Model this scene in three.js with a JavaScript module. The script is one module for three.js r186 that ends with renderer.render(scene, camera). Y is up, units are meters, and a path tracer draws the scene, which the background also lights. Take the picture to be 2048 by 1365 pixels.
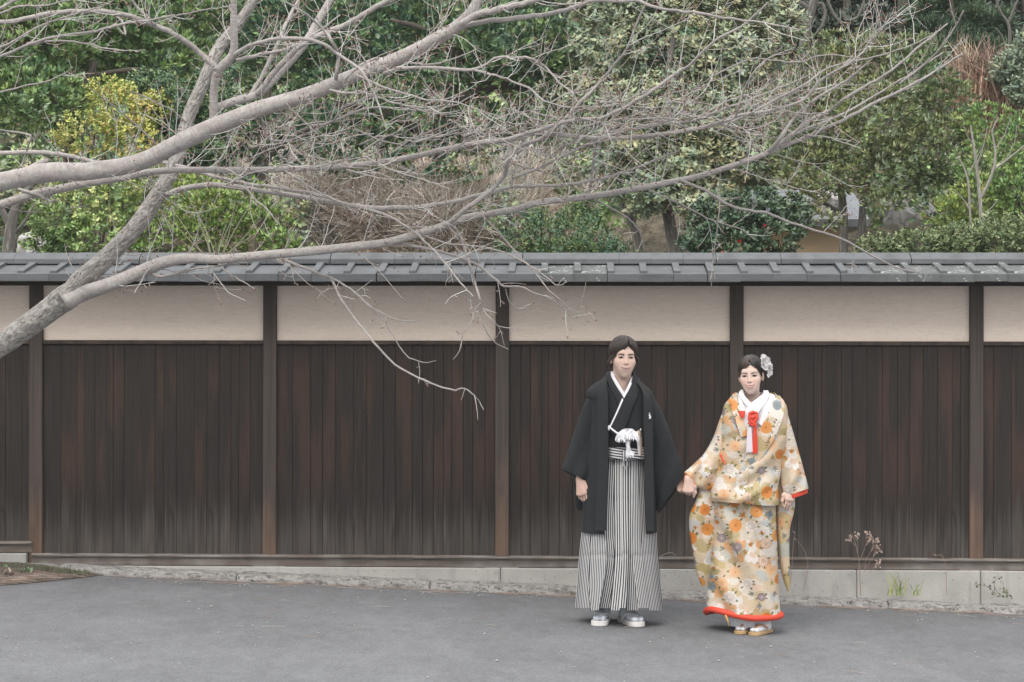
import * as THREE from 'three';
import { mergeGeometries, mergeVertices, toCreasedNormals } from 'three/addons/utils/BufferGeometryUtils.js';

// ---------------------------------------------------------------- camera, sky, sun, exposure
const scene = new THREE.Scene();
const FPX = 3700, PW = 2048, PH = 1365;                       // focal length in pixels of the photograph
const camera = new THREE.PerspectiveCamera(2 * Math.atan(PH / 2 / FPX) * 180 / Math.PI, PW / PH, 0.1, 200);
camera.position.set(0, 1.725, 12.7);
camera.rotation.order = 'YXZ';
camera.rotation.set(0, Math.atan(126 / FPX), 0.0016);
camera.updateMatrixWorld(true);
const renderer = new THREE.WebGLRenderer({ antialias: true });
renderer.toneMapping = THREE.LinearToneMapping;
renderer.toneMappingExposure = 1.56;
renderer.shadowMap.enabled = true;
{
  const w = 64, h = 32, d = new Float32Array(w * h * 4);      // an overcast sky: about three times brighter overhead than at the horizon
  for (let j = 0; j < h; j++) for (let i = 0; i < w; i++) {
    const el = ((j + 0.5) / h - 0.5) * Math.PI, s = Math.sin(el), o = (j * w + i) * 4;
    const L = s > 0 ? 1.0 * (1 + 1.1 * s) / 1.5 : 0.2;
    d[o] = L * 0.99; d[o + 1] = L * 0.99; d[o + 2] = L * 1.01; d[o + 3] = 1;
  }
  const sky = new THREE.DataTexture(d, w, h, THREE.RGBAFormat, THREE.FloatType);
  sky.mapping = THREE.EquirectangularReflectionMapping; sky.magFilter = THREE.LinearFilter; sky.needsUpdate = true;
  scene.background = sky; scene.environment = sky;
}
const sun = new THREE.DirectionalLight(0xfff6ea, 1.5);
sun.position.set(-5, 18.5, 14); sun.target.position.set(0, 1, 0);
sun.castShadow = true; sun.shadow.radius = 60; sun.shadow.mapSize.set(2048, 2048);
Object.assign(sun.shadow.camera, { left: -14, right: 14, top: 14, bottom: -14, near: 1, far: 60 });
scene.add(sun, sun.target);

scene.fog = new THREE.FogExp2(0xe6ebea, 0.0010);

// ---------------------------------------------------------------- helpers
function rng(seed) { let a = seed >>> 0; return () => { a = (a + 0x6d2b79f5) | 0; let t = Math.imul(a ^ (a >>> 15), 1 | a); t = (t + Math.imul(t ^ (t >>> 7), 61 | t)) ^ t; return ((t ^ (t >>> 14)) >>> 0) / 4294967296; }; }
const V = (x, y, z) => new THREE.Vector3(x, y, z);
const lerp = (a, b, t) => a + (b - a) * t, clamp = (x, a = 0, b = 1) => Math.max(a, Math.min(b, x));
const sm = (a, b, x) => { const t = clamp((x - a) / (b - a)); return t * t * (3 - 2 * t); };
const HT = new Float32Array(65536); { const r = rng(77); for (let i = 0; i < 65536; i++) HT[i] = r(); }
const hsh = (x, y, z = 0) => HT[(Math.imul(x, 374761393) ^ Math.imul(y, 668265263) ^ Math.imul(z, 1274126177)) >>> 7 & 65535];
function vn(x, y, px = 0, py = 0, s = 0) {                    // value noise 0..1, periodic when px, py are given
  const xi = Math.floor(x), yi = Math.floor(y); let fx = x - xi, fy = y - yi; fx = fx * fx * (3 - 2 * fx); fy = fy * fy * (3 - 2 * fy);
  const m = (a, p) => p ? ((a % p) + p) % p : a, x0 = m(xi, px), x1 = m(xi + 1, px), y0 = m(yi, py), y1 = m(yi + 1, py);
  return lerp(lerp(hsh(x0, y0, s), hsh(x1, y0, s), fx), lerp(hsh(x0, y1, s), hsh(x1, y1, s), fx), fy);
}
function fbm(x, y, px, py, o = 4, s = 0) { let v = 0, a = 0.5, n = 0; for (let i = 0; i < o; i++) { v += a * vn(x, y, px, py, s + i * 17); n += a; a *= 0.5; x *= 2; y *= 2; px *= 2; py *= 2; } return v / n; }
function vn3(x, y, z, s = 0) { const zi = Math.floor(z), f = z - zi, g = f * f * (3 - 2 * f); return lerp(vn(x, y, 0, 0, s + zi * 31), vn(x, y, 0, 0, s + (zi + 1) * 31), g); }
const enc = (c) => Math.round(255 * clamp(c <= 0.0031308 ? 12.92 * c : 1.055 * Math.pow(c, 1 / 2.4) - 0.055));
function tex(w, h, fn, color = true) {                        // fn(u, v) -> linear rgb (v = 0 at the bottom), or one number
  const d = new Uint8Array(w * h * 4);
  for (let j = 0; j < h; j++) for (let i = 0; i < w; i++) {
    const c = fn((i + 0.5) / w, (j + 0.5) / h), o = (j * w + i) * 4;
    if (color) { d[o] = enc(c[0]); d[o + 1] = enc(c[1]); d[o + 2] = enc(c[2]); } else d[o] = d[o + 1] = d[o + 2] = Math.round(255 * clamp(c));
    d[o + 3] = 255;
  }
  const t = new THREE.DataTexture(d, w, h); t.wrapS = t.wrapT = THREE.RepeatWrapping; t.magFilter = THREE.LinearFilter; t.minFilter = THREE.LinearMipmapLinearFilter;
  if (color) t.colorSpace = THREE.SRGBColorSpace; t.needsUpdate = true; return t;
}
const mix3 = (a, b, t) => [lerp(a[0], b[0], t), lerp(a[1], b[1], t), lerp(a[2], b[2], t)];
const sc3 = (a, k) => [a[0] * k, a[1] * k, a[2] * k];
const col = (r, g, b) => new THREE.Color().setRGB(r, g, b);
const std = (o) => new THREE.MeshStandardMaterial({ roughness: 0.85, ...o });
// a point of the photograph (in its pixels) carried out to the plane z = const
const camM = camera.matrixWorld, camP = camera.position;
function P(px, py, z) { const d = V((px - PW / 2) / FPX, -(py - PH / 2) / FPX, -1).transformDirection(camM); return camP.clone().addScaledVector(d, (z - camP.z) / d.z); }
const depthAt = (p) => -p.clone().applyMatrix4(camera.matrixWorldInverse).z;

const used = {};
function numbered(n) { if (!(n in used)) { used[n] = 0; return n; } used[n]++; return n + '_' + String(used[n]).padStart(3, '0'); }
function finish(m) { m.castShadow = m.receiveShadow = true; return m; }
function mesh(name, geo, mat, parent) { const m = finish(new THREE.Mesh(geo, mat)); m.name = parent ? name : numbered(name); (parent || scene).add(m); return m; }
function part(name, geo, mat, parent) {                       // numbered inside its parent
  const m = finish(new THREE.Mesh(geo, mat)); const c = parent.userData_count ||= {};
  const k = c[name] = (c[name] ?? -1) + 1; m.name = k ? name + '_' + String(k).padStart(3, '0') : name; parent.add(m); return m;
}
function thing(name, label, category, pos = [0, 0, 0], group) { const g = new THREE.Group(); g.name = numbered(name); g.position.set(...pos); g.userData = { label, category }; if (group) g.userData.group = group; scene.add(g); return g; }
function tag(o, label, category, group) { o.userData.label = label; o.userData.category = category; if (group) o.userData.group = group; return o; }
function struct(name, geo, mat) { const m = mesh(name, geo, mat); m.userData.kind = 'structure'; return m; }

function boxUV(geo) {                                         // uv in metres from the dominant axis of the normal
  const g = geo.index ? geo.toNonIndexed() : geo; if (!g.attributes.normal) g.computeVertexNormals();
  const p = g.attributes.position, n = g.attributes.normal, uv = new Float32Array(p.count * 2);
  for (let i = 0; i < p.count; i++) {
    const ax = Math.abs(n.getX(i)), ay = Math.abs(n.getY(i)), az = Math.abs(n.getZ(i));
    const [u, v] = ax > ay && ax > az ? [p.getZ(i), p.getY(i)] : ay > az ? [p.getX(i), p.getZ(i)] : [p.getX(i), p.getY(i)];
    uv[2 * i] = u; uv[2 * i + 1] = v;
  }
  g.setAttribute('uv', new THREE.BufferAttribute(uv, 2)); return g;
}
function slab(x0, x1, y0, y1, z0, z1, b = 0.003) {            // box with chamfered edges all round the front and sides, flat shaded
  const w = x1 - x0, h = y1 - y0, d = z1 - z0; b = Math.min(b, w / 3, h / 3, d / 3);
  const P8 = [];
  const s = [[x0, x1], [y0, y1], [z0, z1]];
  // 24 vertices: for each corner three, each pulled in from two faces
  const vs = [], id = {};
  for (let i = 0; i < 2; i++) for (let j = 0; j < 2; j++) for (let k = 0; k < 2; k++) for (let a = 0; a < 3; a++) {
    const c = [s[0][i], s[1][j], s[2][k]], e = [i, j, k];
    for (let q = 0; q < 3; q++) if (q !== a) c[q] += e[q] ? -b : b;
    id[`${i}${j}${k}${a}`] = vs.length; vs.push(c);
  }
  const ctr = [(x0 + x1) / 2, (y0 + y1) / 2, (z0 + z1) / 2], pos = [];
  const face = (...ids) => {
    const q = ids.map((t) => vs[id[t]]);
    const tri = (a, b2, c) => {
      const u = [b2[0] - a[0], b2[1] - a[1], b2[2] - a[2]], v = [c[0] - a[0], c[1] - a[1], c[2] - a[2]];
      const n = [u[1] * v[2] - u[2] * v[1], u[2] * v[0] - u[0] * v[2], u[0] * v[1] - u[1] * v[0]];
      const o = n[0] * (a[0] - ctr[0]) + n[1] * (a[1] - ctr[1]) + n[2] * (a[2] - ctr[2]);
      pos.push(...a, ...(o > 0 ? [...b2, ...c] : [...c, ...b2]));
    };
    for (let t = 1; t < q.length - 1; t++) tri(q[0], q[t], q[t + 1]);
  };
  for (const e of [0, 1]) { face(`${e}000`, `${e}100`, `${e}110`, `${e}010`); face(`0${e}01`, `1${e}01`, `1${e}11`, `0${e}11`); face(`00${e}2`, `10${e}2`, `11${e}2`, `01${e}2`); }
  for (const u of [0, 1]) for (const v of [0, 1]) { face(`${u}${v}00`, `${u}${v}10`, `${u}${v}11`, `${u}${v}01`); face(`${u}0${v}0`, `${u}1${v}0`, `${u}1${v}2`, `${u}0${v}2`); face(`0${u}${v}1`, `1${u}${v}1`, `1${u}${v}2`, `0${u}${v}2`); }
  for (const i of [0, 1]) for (const j of [0, 1]) for (const k of [0, 1]) face(`${i}${j}${k}0`, `${i}${j}${k}1`, `${i}${j}${k}2`);
  const g = new THREE.BufferGeometry(); g.setAttribute('position', new THREE.Float32BufferAttribute(pos, 3)); g.computeVertexNormals();
  return boxUV(g);
}
function extrudeX(profile, x0, x1) {                          // closed (z, y) profile swept along x, flat shaded
  const sh = new THREE.Shape(profile.map(([z, y]) => new THREE.Vector2(-z, y)));
  const g = new THREE.ExtrudeGeometry(sh, { depth: x1 - x0, bevelEnabled: false });
  g.rotateY(Math.PI / 2); g.translate(x0, 0, 0);              // shape x -> -z ; extrusion -> +x
  g.deleteAttribute('uv'); const f = g.toNonIndexed ? (g.index ? g.toNonIndexed() : g) : g; f.computeVertexNormals(); return boxUV(f);
}
function grid(nu, nv, fn, closeU = false) {                   // smooth sheet fn(u, v) -> [x, y, z]; uv = (u, v) unless fn gives five numbers
  const pos = [], uv = [], idx = [];
  for (let j = 0; j <= nv; j++) for (let i = 0; i <= nu; i++) { const c = fn(i / nu, j / nv); pos.push(c[0], c[1], c[2]); uv.push(c.length > 3 ? c[3] : i / nu, c.length > 3 ? c[4] : j / nv); }
  for (let j = 0; j < nv; j++) for (let i = 0; i < nu; i++) { const a = j * (nu + 1) + i, b = a + 1, c = a + nu + 1, d = c + 1; idx.push(a, b, d, a, d, c); }
  const g = new THREE.BufferGeometry(); g.setAttribute('position', new THREE.Float32BufferAttribute(pos, 3)); g.setAttribute('uv', new THREE.Float32BufferAttribute(uv, 2)); g.setIndex(idx); g.computeVertexNormals();
  if (closeU) { const n = g.attributes.normal; for (let j = 0; j <= nv; j++) { const a = j * (nu + 1), b = a + nu, v = V(n.getX(a) + n.getX(b), n.getY(a) + n.getY(b), n.getZ(a) + n.getZ(b)).normalize(); n.setXYZ(a, v.x, v.y, v.z); n.setXYZ(b, v.x, v.y, v.z); } }
  return g;
}
// a tapering, slightly uneven tube through points; uv in metres (u round, v along)
function tube(pts, rad, sides = 6, o = {}) {
  const n = pts.length, pos = [], nor = [], uv = [], idx = [], seed = o.seed || 0, amp = o.bump || 0; let len = 0, N = null;
  for (let i = 0; i < n; i++) {
    const t = V(0, 0, 0).subVectors(pts[Math.min(n - 1, i + 1)], pts[Math.max(0, i - 1)]).normalize();
    if (!N) { N = Math.abs(t.y) < 0.9 ? V(0, 1, 0) : V(1, 0, 0); }
    N.addScaledVector(t, -N.dot(t)).normalize(); const B = V(0, 0, 0).crossVectors(t, N);
    if (i) len += pts[i].distanceTo(pts[i - 1]);
    for (let k = 0; k <= sides; k++) {
      const a = k / sides * Math.PI * 2, d = V(0, 0, 0).addScaledVector(N, Math.cos(a)).addScaledVector(B, Math.sin(a));
      let r = rad[i]; if (amp) r *= 1 + amp * (fbm((k % sides) / sides * 4 + seed, len * 6, 0, 0, 3, 3) - 0.5) * 2;
      pos.push(pts[i].x + d.x * r, pts[i].y + d.y * r, pts[i].z + d.z * r); nor.push(d.x, d.y, d.z); uv.push(k / sides * (o.round || 1), len);
    }
  }
  for (let i = 0; i < n - 1; i++) for (let k = 0; k < sides; k++) { const a = i * (sides + 1) + k, b = a + 1, c = a + sides + 1, d = c + 1; idx.push(a, b, d, a, d, c); }
  for (const [row, end] of [[0, 0], [n - 1, 1]]) { const c = pos.length / 3; pos.push(pts[row].x, pts[row].y, pts[row].z); const t = V(0, 0, 0).subVectors(pts[end ? n - 1 : 0], pts[end ? n - 2 : 1]).normalize(); nor.push(t.x, t.y, t.z); uv.push(0.5, end ? len : 0); for (let k = 0; k < sides; k++) { const a = row * (sides + 1) + k; end ? idx.push(a, a + 1, c) : idx.push(a + 1, a, c); } }
  const g = new THREE.BufferGeometry(); g.setAttribute('position', new THREE.Float32BufferAttribute(pos, 3)); g.setAttribute('normal', new THREE.Float32BufferAttribute(nor, 3)); g.setAttribute('uv', new THREE.Float32BufferAttribute(uv, 2)); g.setIndex(idx);
  if (amp) g.computeVertexNormals();
  return g;
}
function spline(pts, rad, step) {                             // Catmull-Rom resampled at about `step` metres
  if (pts.length < 3) { pts = [pts[0], pts[0].clone().lerp(pts[1], 0.5), pts[1]]; rad = [rad[0], (rad[0] + rad[1]) / 2, rad[1]]; }
  const c = new THREE.CatmullRomCurve3(pts, false, 'centripetal'), L = c.getLength(), n = Math.max(3, Math.ceil(L / step)), op = [], or = [];
  const m = pts.length - 1;
  for (let i = 0; i <= n; i++) { const t = i / n; op.push(c.getPoint(t)); const f = t * m, k = Math.min(m - 1, Math.floor(f)); or.push(lerp(rad[k], rad[k + 1], f - k)); }
  return [op, or, L];
}
// ---------------------------------------------------------------- the setting: road, soil, kerb, hillside
const SL = -0.036, GX0 = 0.28;
const gy = (x, z) => SL * (x - GX0) + (z < 0.2 ? 0 : 0.006 * (fbm(x * 0.6 + 9, z * 0.6, 0, 0, 2) - 0.5) * sm(0.2, 1, z));
const tAsphalt = tex(1024, 1024, (u, v) => {
  const g = vn(u * 512, v * 512, 512, 512), g2 = vn(u * 256, v * 256, 256, 256, 5), big = fbm(u * 6, v * 6, 6, 6, 4, 9), mid = fbm(u * 40, v * 24, 40, 24, 3, 4);
  let L = 0.156 + (g - 0.5) * 0.05 + (g2 - 0.5) * 0.04 + (big - 0.5) * 0.05 + (mid - 0.5) * 0.045;
  const sp = hsh(Math.floor(u * 400), Math.floor(v * 400), 3); if (sp > 0.996) L += 0.12; if (sp < 0.012) L *= 0.62;
  return [L * 0.965, L, L * 1.06];
});
const bAsphalt = tex(512, 512, (u, v) => 0.5 * vn(u * 256, v * 256, 256, 256, 2) + 0.5 * vn(u * 110, v * 110, 110, 110, 6), false);
const rep = (t, x, y) => { const c = t.clone(); c.repeat.set(x, y); c.needsUpdate = true; return c; };
const mAsphalt = std({ map: rep(tAsphalt, 1 / 2.6, 1 / 2.6), bumpMap: rep(bAsphalt, 1 / 1.1, 1 / 1.1), bumpScale: 0.004, roughness: 0.93 });
struct('road', grid(150, 80, (u, v) => { const x = lerp(-40, 40, u), z = lerp(0.12, 30, v * v); const xx = Math.abs(x) > 8 ? x : x; return [xx, gy(Math.max(-9, Math.min(9, xx)), z), z, xx, z]; }).rotateX(0), mAsphalt);

const tConc = tex(1024, 512, (u, v) => {
  const f = fbm(u * 14, v * 7, 14, 7, 5, 3), g = vn(u * 400, v * 200, 400, 200), s = fbm(u * 60, v * 3, 60, 3, 3, 8);
  let L = 0.38 + (f - 0.5) * 0.17 + (g - 0.5) * 0.05 - sm(0.6, 0.8, s) * 0.05;
  if (hsh(Math.floor(u * 300), Math.floor(v * 150), 9) > 0.996) L *= 0.6;
  return [L, L * 0.985, L * 0.93];
});
const mConc = std({ map: rep(tConc, 1 / 2.4, 1 / 1.2), roughness: 0.92 });
const tKerb = tex(1024, 512, (u, v) => {
  const f = fbm(u * 24, v * 12, 24, 12, 5, 23), g = vn(u * 300, v * 150, 300, 150, 4), p = fbm(u * 70, v * 35, 70, 35, 3, 31);
  let L = 0.30 + (f - 0.5) * 0.24 + (g - 0.5) * 0.12; L *= 1 - 0.55 * sm(0.6, 0.72, p);
  return mix3([L, L * 0.97, L * 0.93], [0.12, 0.115, 0.10], sm(0.56, 0.75, f) * 0.5);
});
const bKerb = tex(512, 256, (u, v) => fbm(u * 30, v * 15, 30, 15, 5, 41) - 0.55 * sm(0.6, 0.7, fbm(u * 35, v * 17, 35, 17, 3, 31)), false);
const mKerb = std({ map: rep(tKerb, 1 / 1.7, 1 / 0.85), bumpMap: rep(bKerb, 1 / 0.9, 1 / 0.45), bumpScale: 0.008, roughness: 0.95 });
{ // kerb: long rough stones with chipped, wavering fronts
  const kerb = new THREE.Group(); kerb.name = 'kerb'; kerb.userData.kind = 'structure'; scene.add(kerb);
  const cuts = [-9, -6.9, -5.2, -3.55, -2.3, -0.98, 0.32, 1.32, 2.11, 3.04, 4.3, 5.6, 7, 9]; // where the stones meet
  cuts.slice(0, -1).forEach((a, n) => {
    const x0 = a + 0.004, x1 = cuts[n + 1] - 0.004, nx = Math.ceil((x1 - x0) / 0.022), r = rng(n + 5), dz = (r() - 0.5) * 0.02, dy = (r() - 0.5) * 0.008;
    const g = grid(nx, 12, (u, v) => {
      const x = lerp(x0, x1, u), e = Math.min(u, 1 - u) * (x1 - x0), er = 0.016 * (1 - sm(0, 0.03, e)), b = gy(x, 0.3);
      const prof = [[0.02, 0.044], [0.08, 0.046], [0.13, 0.047], [0.175, 0.045], [0.195, 0.042], [0.215, 0.034], [0.23, 0.022], [0.24, 0.008], [0.245, -0.02]];
      const f = v * (prof.length - 1), k = Math.min(prof.length - 2, Math.floor(f)), t = f - k;
      let z = lerp(prof[k][0], prof[k + 1][0], t) + dz, y = lerp(prof[k][1], prof[k + 1][1], t) + dy;
      const nz = fbm(x * 9, v * 5, 0, 0, 4, 7) - 0.5, chip = sm(0.58, 0.75, fbm(x * 16 + 3, v * 7, 0, 0, 3, 19));
      const w = sm(0.25, 0.6, v); z += w * (nz * 0.045 - chip * 0.024 - er); y += (nz * 0.02 - chip * 0.016 * w - er * (1 - w * 0.5)) * sm(1.0, 0.85, v);
      return [x, y + b, z, x, z * 1.0 - y];
    });
    part('kerb_stone', g, mKerb, kerb);
  });
}
// soil beside the kerb at the left, raised a little over the road
const tSoil = tex(512, 512, (u, v) => { const f = fbm(u * 30, v * 30, 30, 30, 5, 3), g = vn(u * 200, v * 200, 200, 200, 8), h = fbm(u * 9, v * 9, 9, 9, 3, 12); return sc3(mix3([0.07, 0.056, 0.046], [0.17, 0.135, 0.11], clamp(f * 1.3 - 0.2 + (g - 0.5) * 0.7)), 0.75 + h * 0.5); });
const mSoil = std({ map: rep(tSoil, 1 / 0.8, 1 / 0.8), roughness: 1 });
const soilEdge = (x) => 0.245 + 1.02 * Math.pow(clamp((-3.24 - x) / 0.75), 0.8) + 0.5 * clamp((-3.99 - x) / 2) + 0.035 * (fbm(x * 14, 2, 0, 0, 3) - 0.5);
struct('soil', grid(120, 30, (u, v) => { const x = lerp(-6.5, -3.2, u), ze = soilEdge(x), z = lerp(0.2, ze, v); const h = (0.006 + 0.05 * sm(1, 0.2, v) * sm(-3.2, -3.8, x)) * sm(1.0, 0.75, v) + 0.016 * (fbm(x * 22, z * 22, 0, 0, 3) - 0.45) * sm(1, 0.8, v); return [x, gy(x, z) + 0.004 + Math.max(0, h), z, x, z]; }), mSoil);

// the garden behind the wall and the hillside that closes the view
const hillY = (x, z) => { const d = -z; return 0.25 + 0.42 * Math.max(0, d - 3.2) + 0.25 * Math.max(0, d - 10) + (fbm(x * 0.25 + 5, z * 0.25, 0, 0, 3, 2) - 0.5) * 0.14 * d; };
const tHill = tex(512, 512, (u, v) => { const f = fbm(u * 24, v * 24, 24, 24, 5, 33), g = vn(u * 180, v * 180, 180, 180, 2); return mix3([0.05, 0.045, 0.032], [0.25, 0.21, 0.155], clamp(f * 1.1 - 0.2 + (g - 0.5) * 0.6)); });
struct('hillside', grid(90, 70, (u, v) => { const x = lerp(-26, 26, u), z = lerp(-0.18, -42, v * v); return [x, hillY(x, z), z, x, z]; }), std({ map: rep(tHill, 1 / 3, 1 / 3), roughness: 1 }));

// ---------------------------------------------------------------- the garden wall
const ROOF = { z0: -0.03, y0: 2.256, z1: 0.345, y1: 2.176 };
const tWood = tex(1024, 1024, (u, v) => {                      // 2 m wide, 1.5 m high; v = 0 at the foot, where the boards have weathered grey
  const y = v * 1.5, X = u * 2;
  const wob = 0.02 * (fbm(u * 6, v * 2, 6, 2, 3, 51) - 0.5);
  const gr = fbm((u + wob) * 260, v * 3, 260, 3, 4, 11), g2 = vn((u + wob * 0.5) * 500, v * 8, 500, 8, 4), blo = fbm(u * 14, v * 3, 14, 3, 4, 21);
  let c = mix3([0.026, 0.0225, 0.0215], [0.062, 0.043, 0.036], clamp(gr * 1.5 - 0.35));
  const red = sm(0.45, 0.68, fbm(u * 26, v * 2.4, 26, 2, 4, 61)) * sm(0.25, 0.65, y) * (1 - 0.6 * sm(1.2, 1.42, y));
  c = mix3(c, [0.10, 0.056, 0.041], red * 0.8);
  const foot = 0.30 + 0.5 * (fbm(u * 46, 0.5, 46, 0, 3, 71) - 0.5) + 0.2 * (gr - 0.5), gy2 = (1 - sm(foot - 0.25, foot + 0.1, y)) * (0.55 + 0.7 * (fbm(u * 90, v * 5, 90, 5, 3, 14) - 0.3));
  c = mix3(c, [0.225, 0.217, 0.206], clamp(gy2 * 0.74));
  const cr = vn((u + wob * 1.4) * 90, v * 1.6, 90, 2, 81), crk = sm(0.035, 0.0, Math.abs(cr - 0.5)) * sm(0.35, 0.6, vn(u * 40, v * 3, 40, 3, 91)) * (1 - 0.6 * sm(0.7, 1.4, y));
  c = sc3(c, (1 - 0.62 * crk) * (0.8 + 0.4 * g2) * (0.8 + 0.4 * blo));
  if (hsh(Math.floor(u * 500), Math.floor(v * 140), 5) > 0.9993) c = [0.16, 0.13, 0.11];
  return c;
});
const bWood = tex(512, 256, (u, v) => fbm(u * 130, v * 3, 130, 3, 3, 11), false);
const mPlank = [];
for (let i = 0; i < 7; i++) { const t = tWood.clone(); t.repeat.set(1 / 2, 1 / 1.5); t.offset.set(0.137 * i, -0.245 / 1.5); t.needsUpdate = true; const b = rep(bWood, 1 / 1, 1 / 0.6); const k = 0.41 * [0.97, 1.05, 0.93, 1.0, 1.07, 0.95, 1.03][i]; mPlank.push(std({ map: t, bumpMap: b, bumpScale: 0.0035, roughness: 0.8, color: col(k * 0.98, k * 0.91 * [1, 0.97, 1.0, 0.98, 0.96, 1.01, 0.98][i], k * 0.85 * [1, 0.96, 1.01, 0.97, 0.95, 1.02, 0.98][i]) })); }
const tBeam = tex(512, 1024, (u, v) => {                       // posts: brown, paler and warmer towards their foot where the stain has worn off
  const y = v * 2.2, gr = fbm(u * 60, v * 4, 60, 4, 4, 5), n = fbm(u * 8, v * 8, 8, 8, 4, 15);
  let c = mix3([0.040, 0.034, 0.03], [0.085, 0.066, 0.055], clamp(gr * 1.4 - 0.3));
  c = mix3(c, [0.17, 0.112, 0.075], clamp((1 - sm(0.25 + 0.3 * (n - 0.5), 0.85 + 0.7 * (n - 0.5), y)) * 0.7 * (0.6 + gr * 0.8)));
  return sc3(c, 0.85 + 0.3 * n);
});
const mPost = std({ map: rep(tBeam, 1 / 0.5, 1 / 2.2), roughness: 0.8, color: col(0.95, 0.9, 0.9) });
const tSill = tex(1024, 256, (u, v) => { const gr = fbm(u * 8, v * 60, 8, 60, 4, 5), n = fbm(u * 18, v * 4, 18, 4, 4, 15); return mix3(mix3([0.085, 0.068, 0.056], [0.16, 0.132, 0.115], clamp(gr * 1.4 - 0.2)), [0.25, 0.235, 0.215], clamp(n * 2.2 - 0.9)); });
const mSill = std({ map: rep(tSill, 1 / 3, 1 / 0.5), roughness: 0.85 });
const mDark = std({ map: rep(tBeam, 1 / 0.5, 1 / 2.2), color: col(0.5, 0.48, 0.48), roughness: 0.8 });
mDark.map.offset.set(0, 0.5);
const tPlas = tex(1024, 512, (u, v) => {
  const st = fbm(u * 30, v * 90, 30, 90, 4, 5), g = vn(u * 420, v * 210, 420, 210, 3), b = fbm(u * 6, v * 6, 6, 6, 3, 9), fl = sm(0.66, 0.72, fbm(u * 70, v * 220, 70, 220, 3, 15));
  let L = 0.74 + (st - 0.5) * 0.09 + (g - 0.5) * 0.06 + (b - 0.5) * 0.05; L *= 1 - 0.09 * fl;
  return [Math.min(0.9, L * 1.02), L * 0.88, L * 0.755];
});
const bPlas = tex(1024, 512, (u, v) => 0.6 * fbm(u * 30, v * 90, 30, 90, 4, 5) + 0.3 * vn(u * 300, v * 150, 300, 150, 3) - 0.3 * sm(0.64, 0.72, fbm(u * 70, v * 220, 70, 220, 3, 15)), false);
const mPlas = std({ map: rep(tPlas, 1 / 1.6, 1 / 0.8), bumpMap: rep(bPlas, 1 / 1.6, 1 / 0.8), bumpScale: 0.0028, roughness: 0.95 });
const tTile = tex(512, 512, (u, v) => { const f = fbm(u * 8, v * 8, 8, 8, 4, 4), g = vn(u * 200, v * 200, 200, 200, 3), s = fbm(u * 3, v * 60, 3, 60, 3, 7); let L = 0.155 + (f - 0.5) * 0.1 + (g - 0.5) * 0.035 + (s - 0.5) * 0.05; return [L * 0.92, L * 1.0, L * 1.06]; });
const tLich = tex(512, 512, (u, v) => { const f = fbm(u * 8, v * 8, 8, 8, 4, 4), g = vn(u * 200, v * 200, 200, 200, 3); let L = 0.105 + (f - 0.5) * 0.07 + (g - 0.5) * 0.035; const l = sm(0.64, 0.7, fbm(u * 34, v * 34, 34, 34, 3, 27)) * sm(0.4, 0.6, fbm(u * 7, v * 7, 7, 7, 2, 6)); return mix3([L * 0.92, L, L * 1.02], [0.46, 0.46, 0.42], l * 0.85); });
const mTile = [0, 1, 2, 3].map((i) => { const t = rep(tTile, 1 / 0.7, 1 / 0.7); t.offset.set(i * 0.23, i * 0.37); const k = 0.64 * [0.96, 1.05, 0.92, 1.02][i]; return std({ map: t, color: col(k, k, k * [1, 0.99, 1.01, 1.02][i]), roughness: [0.55, 0.62, 0.5, 0.58][i] }); });
const mLich = [0, 1].map((i) => { const t = rep(tLich, 1 / 0.5, 1 / 0.5); t.offset.set(i * 0.4, i * 0.3); return std({ map: t, roughness: 0.7 }); });
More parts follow.
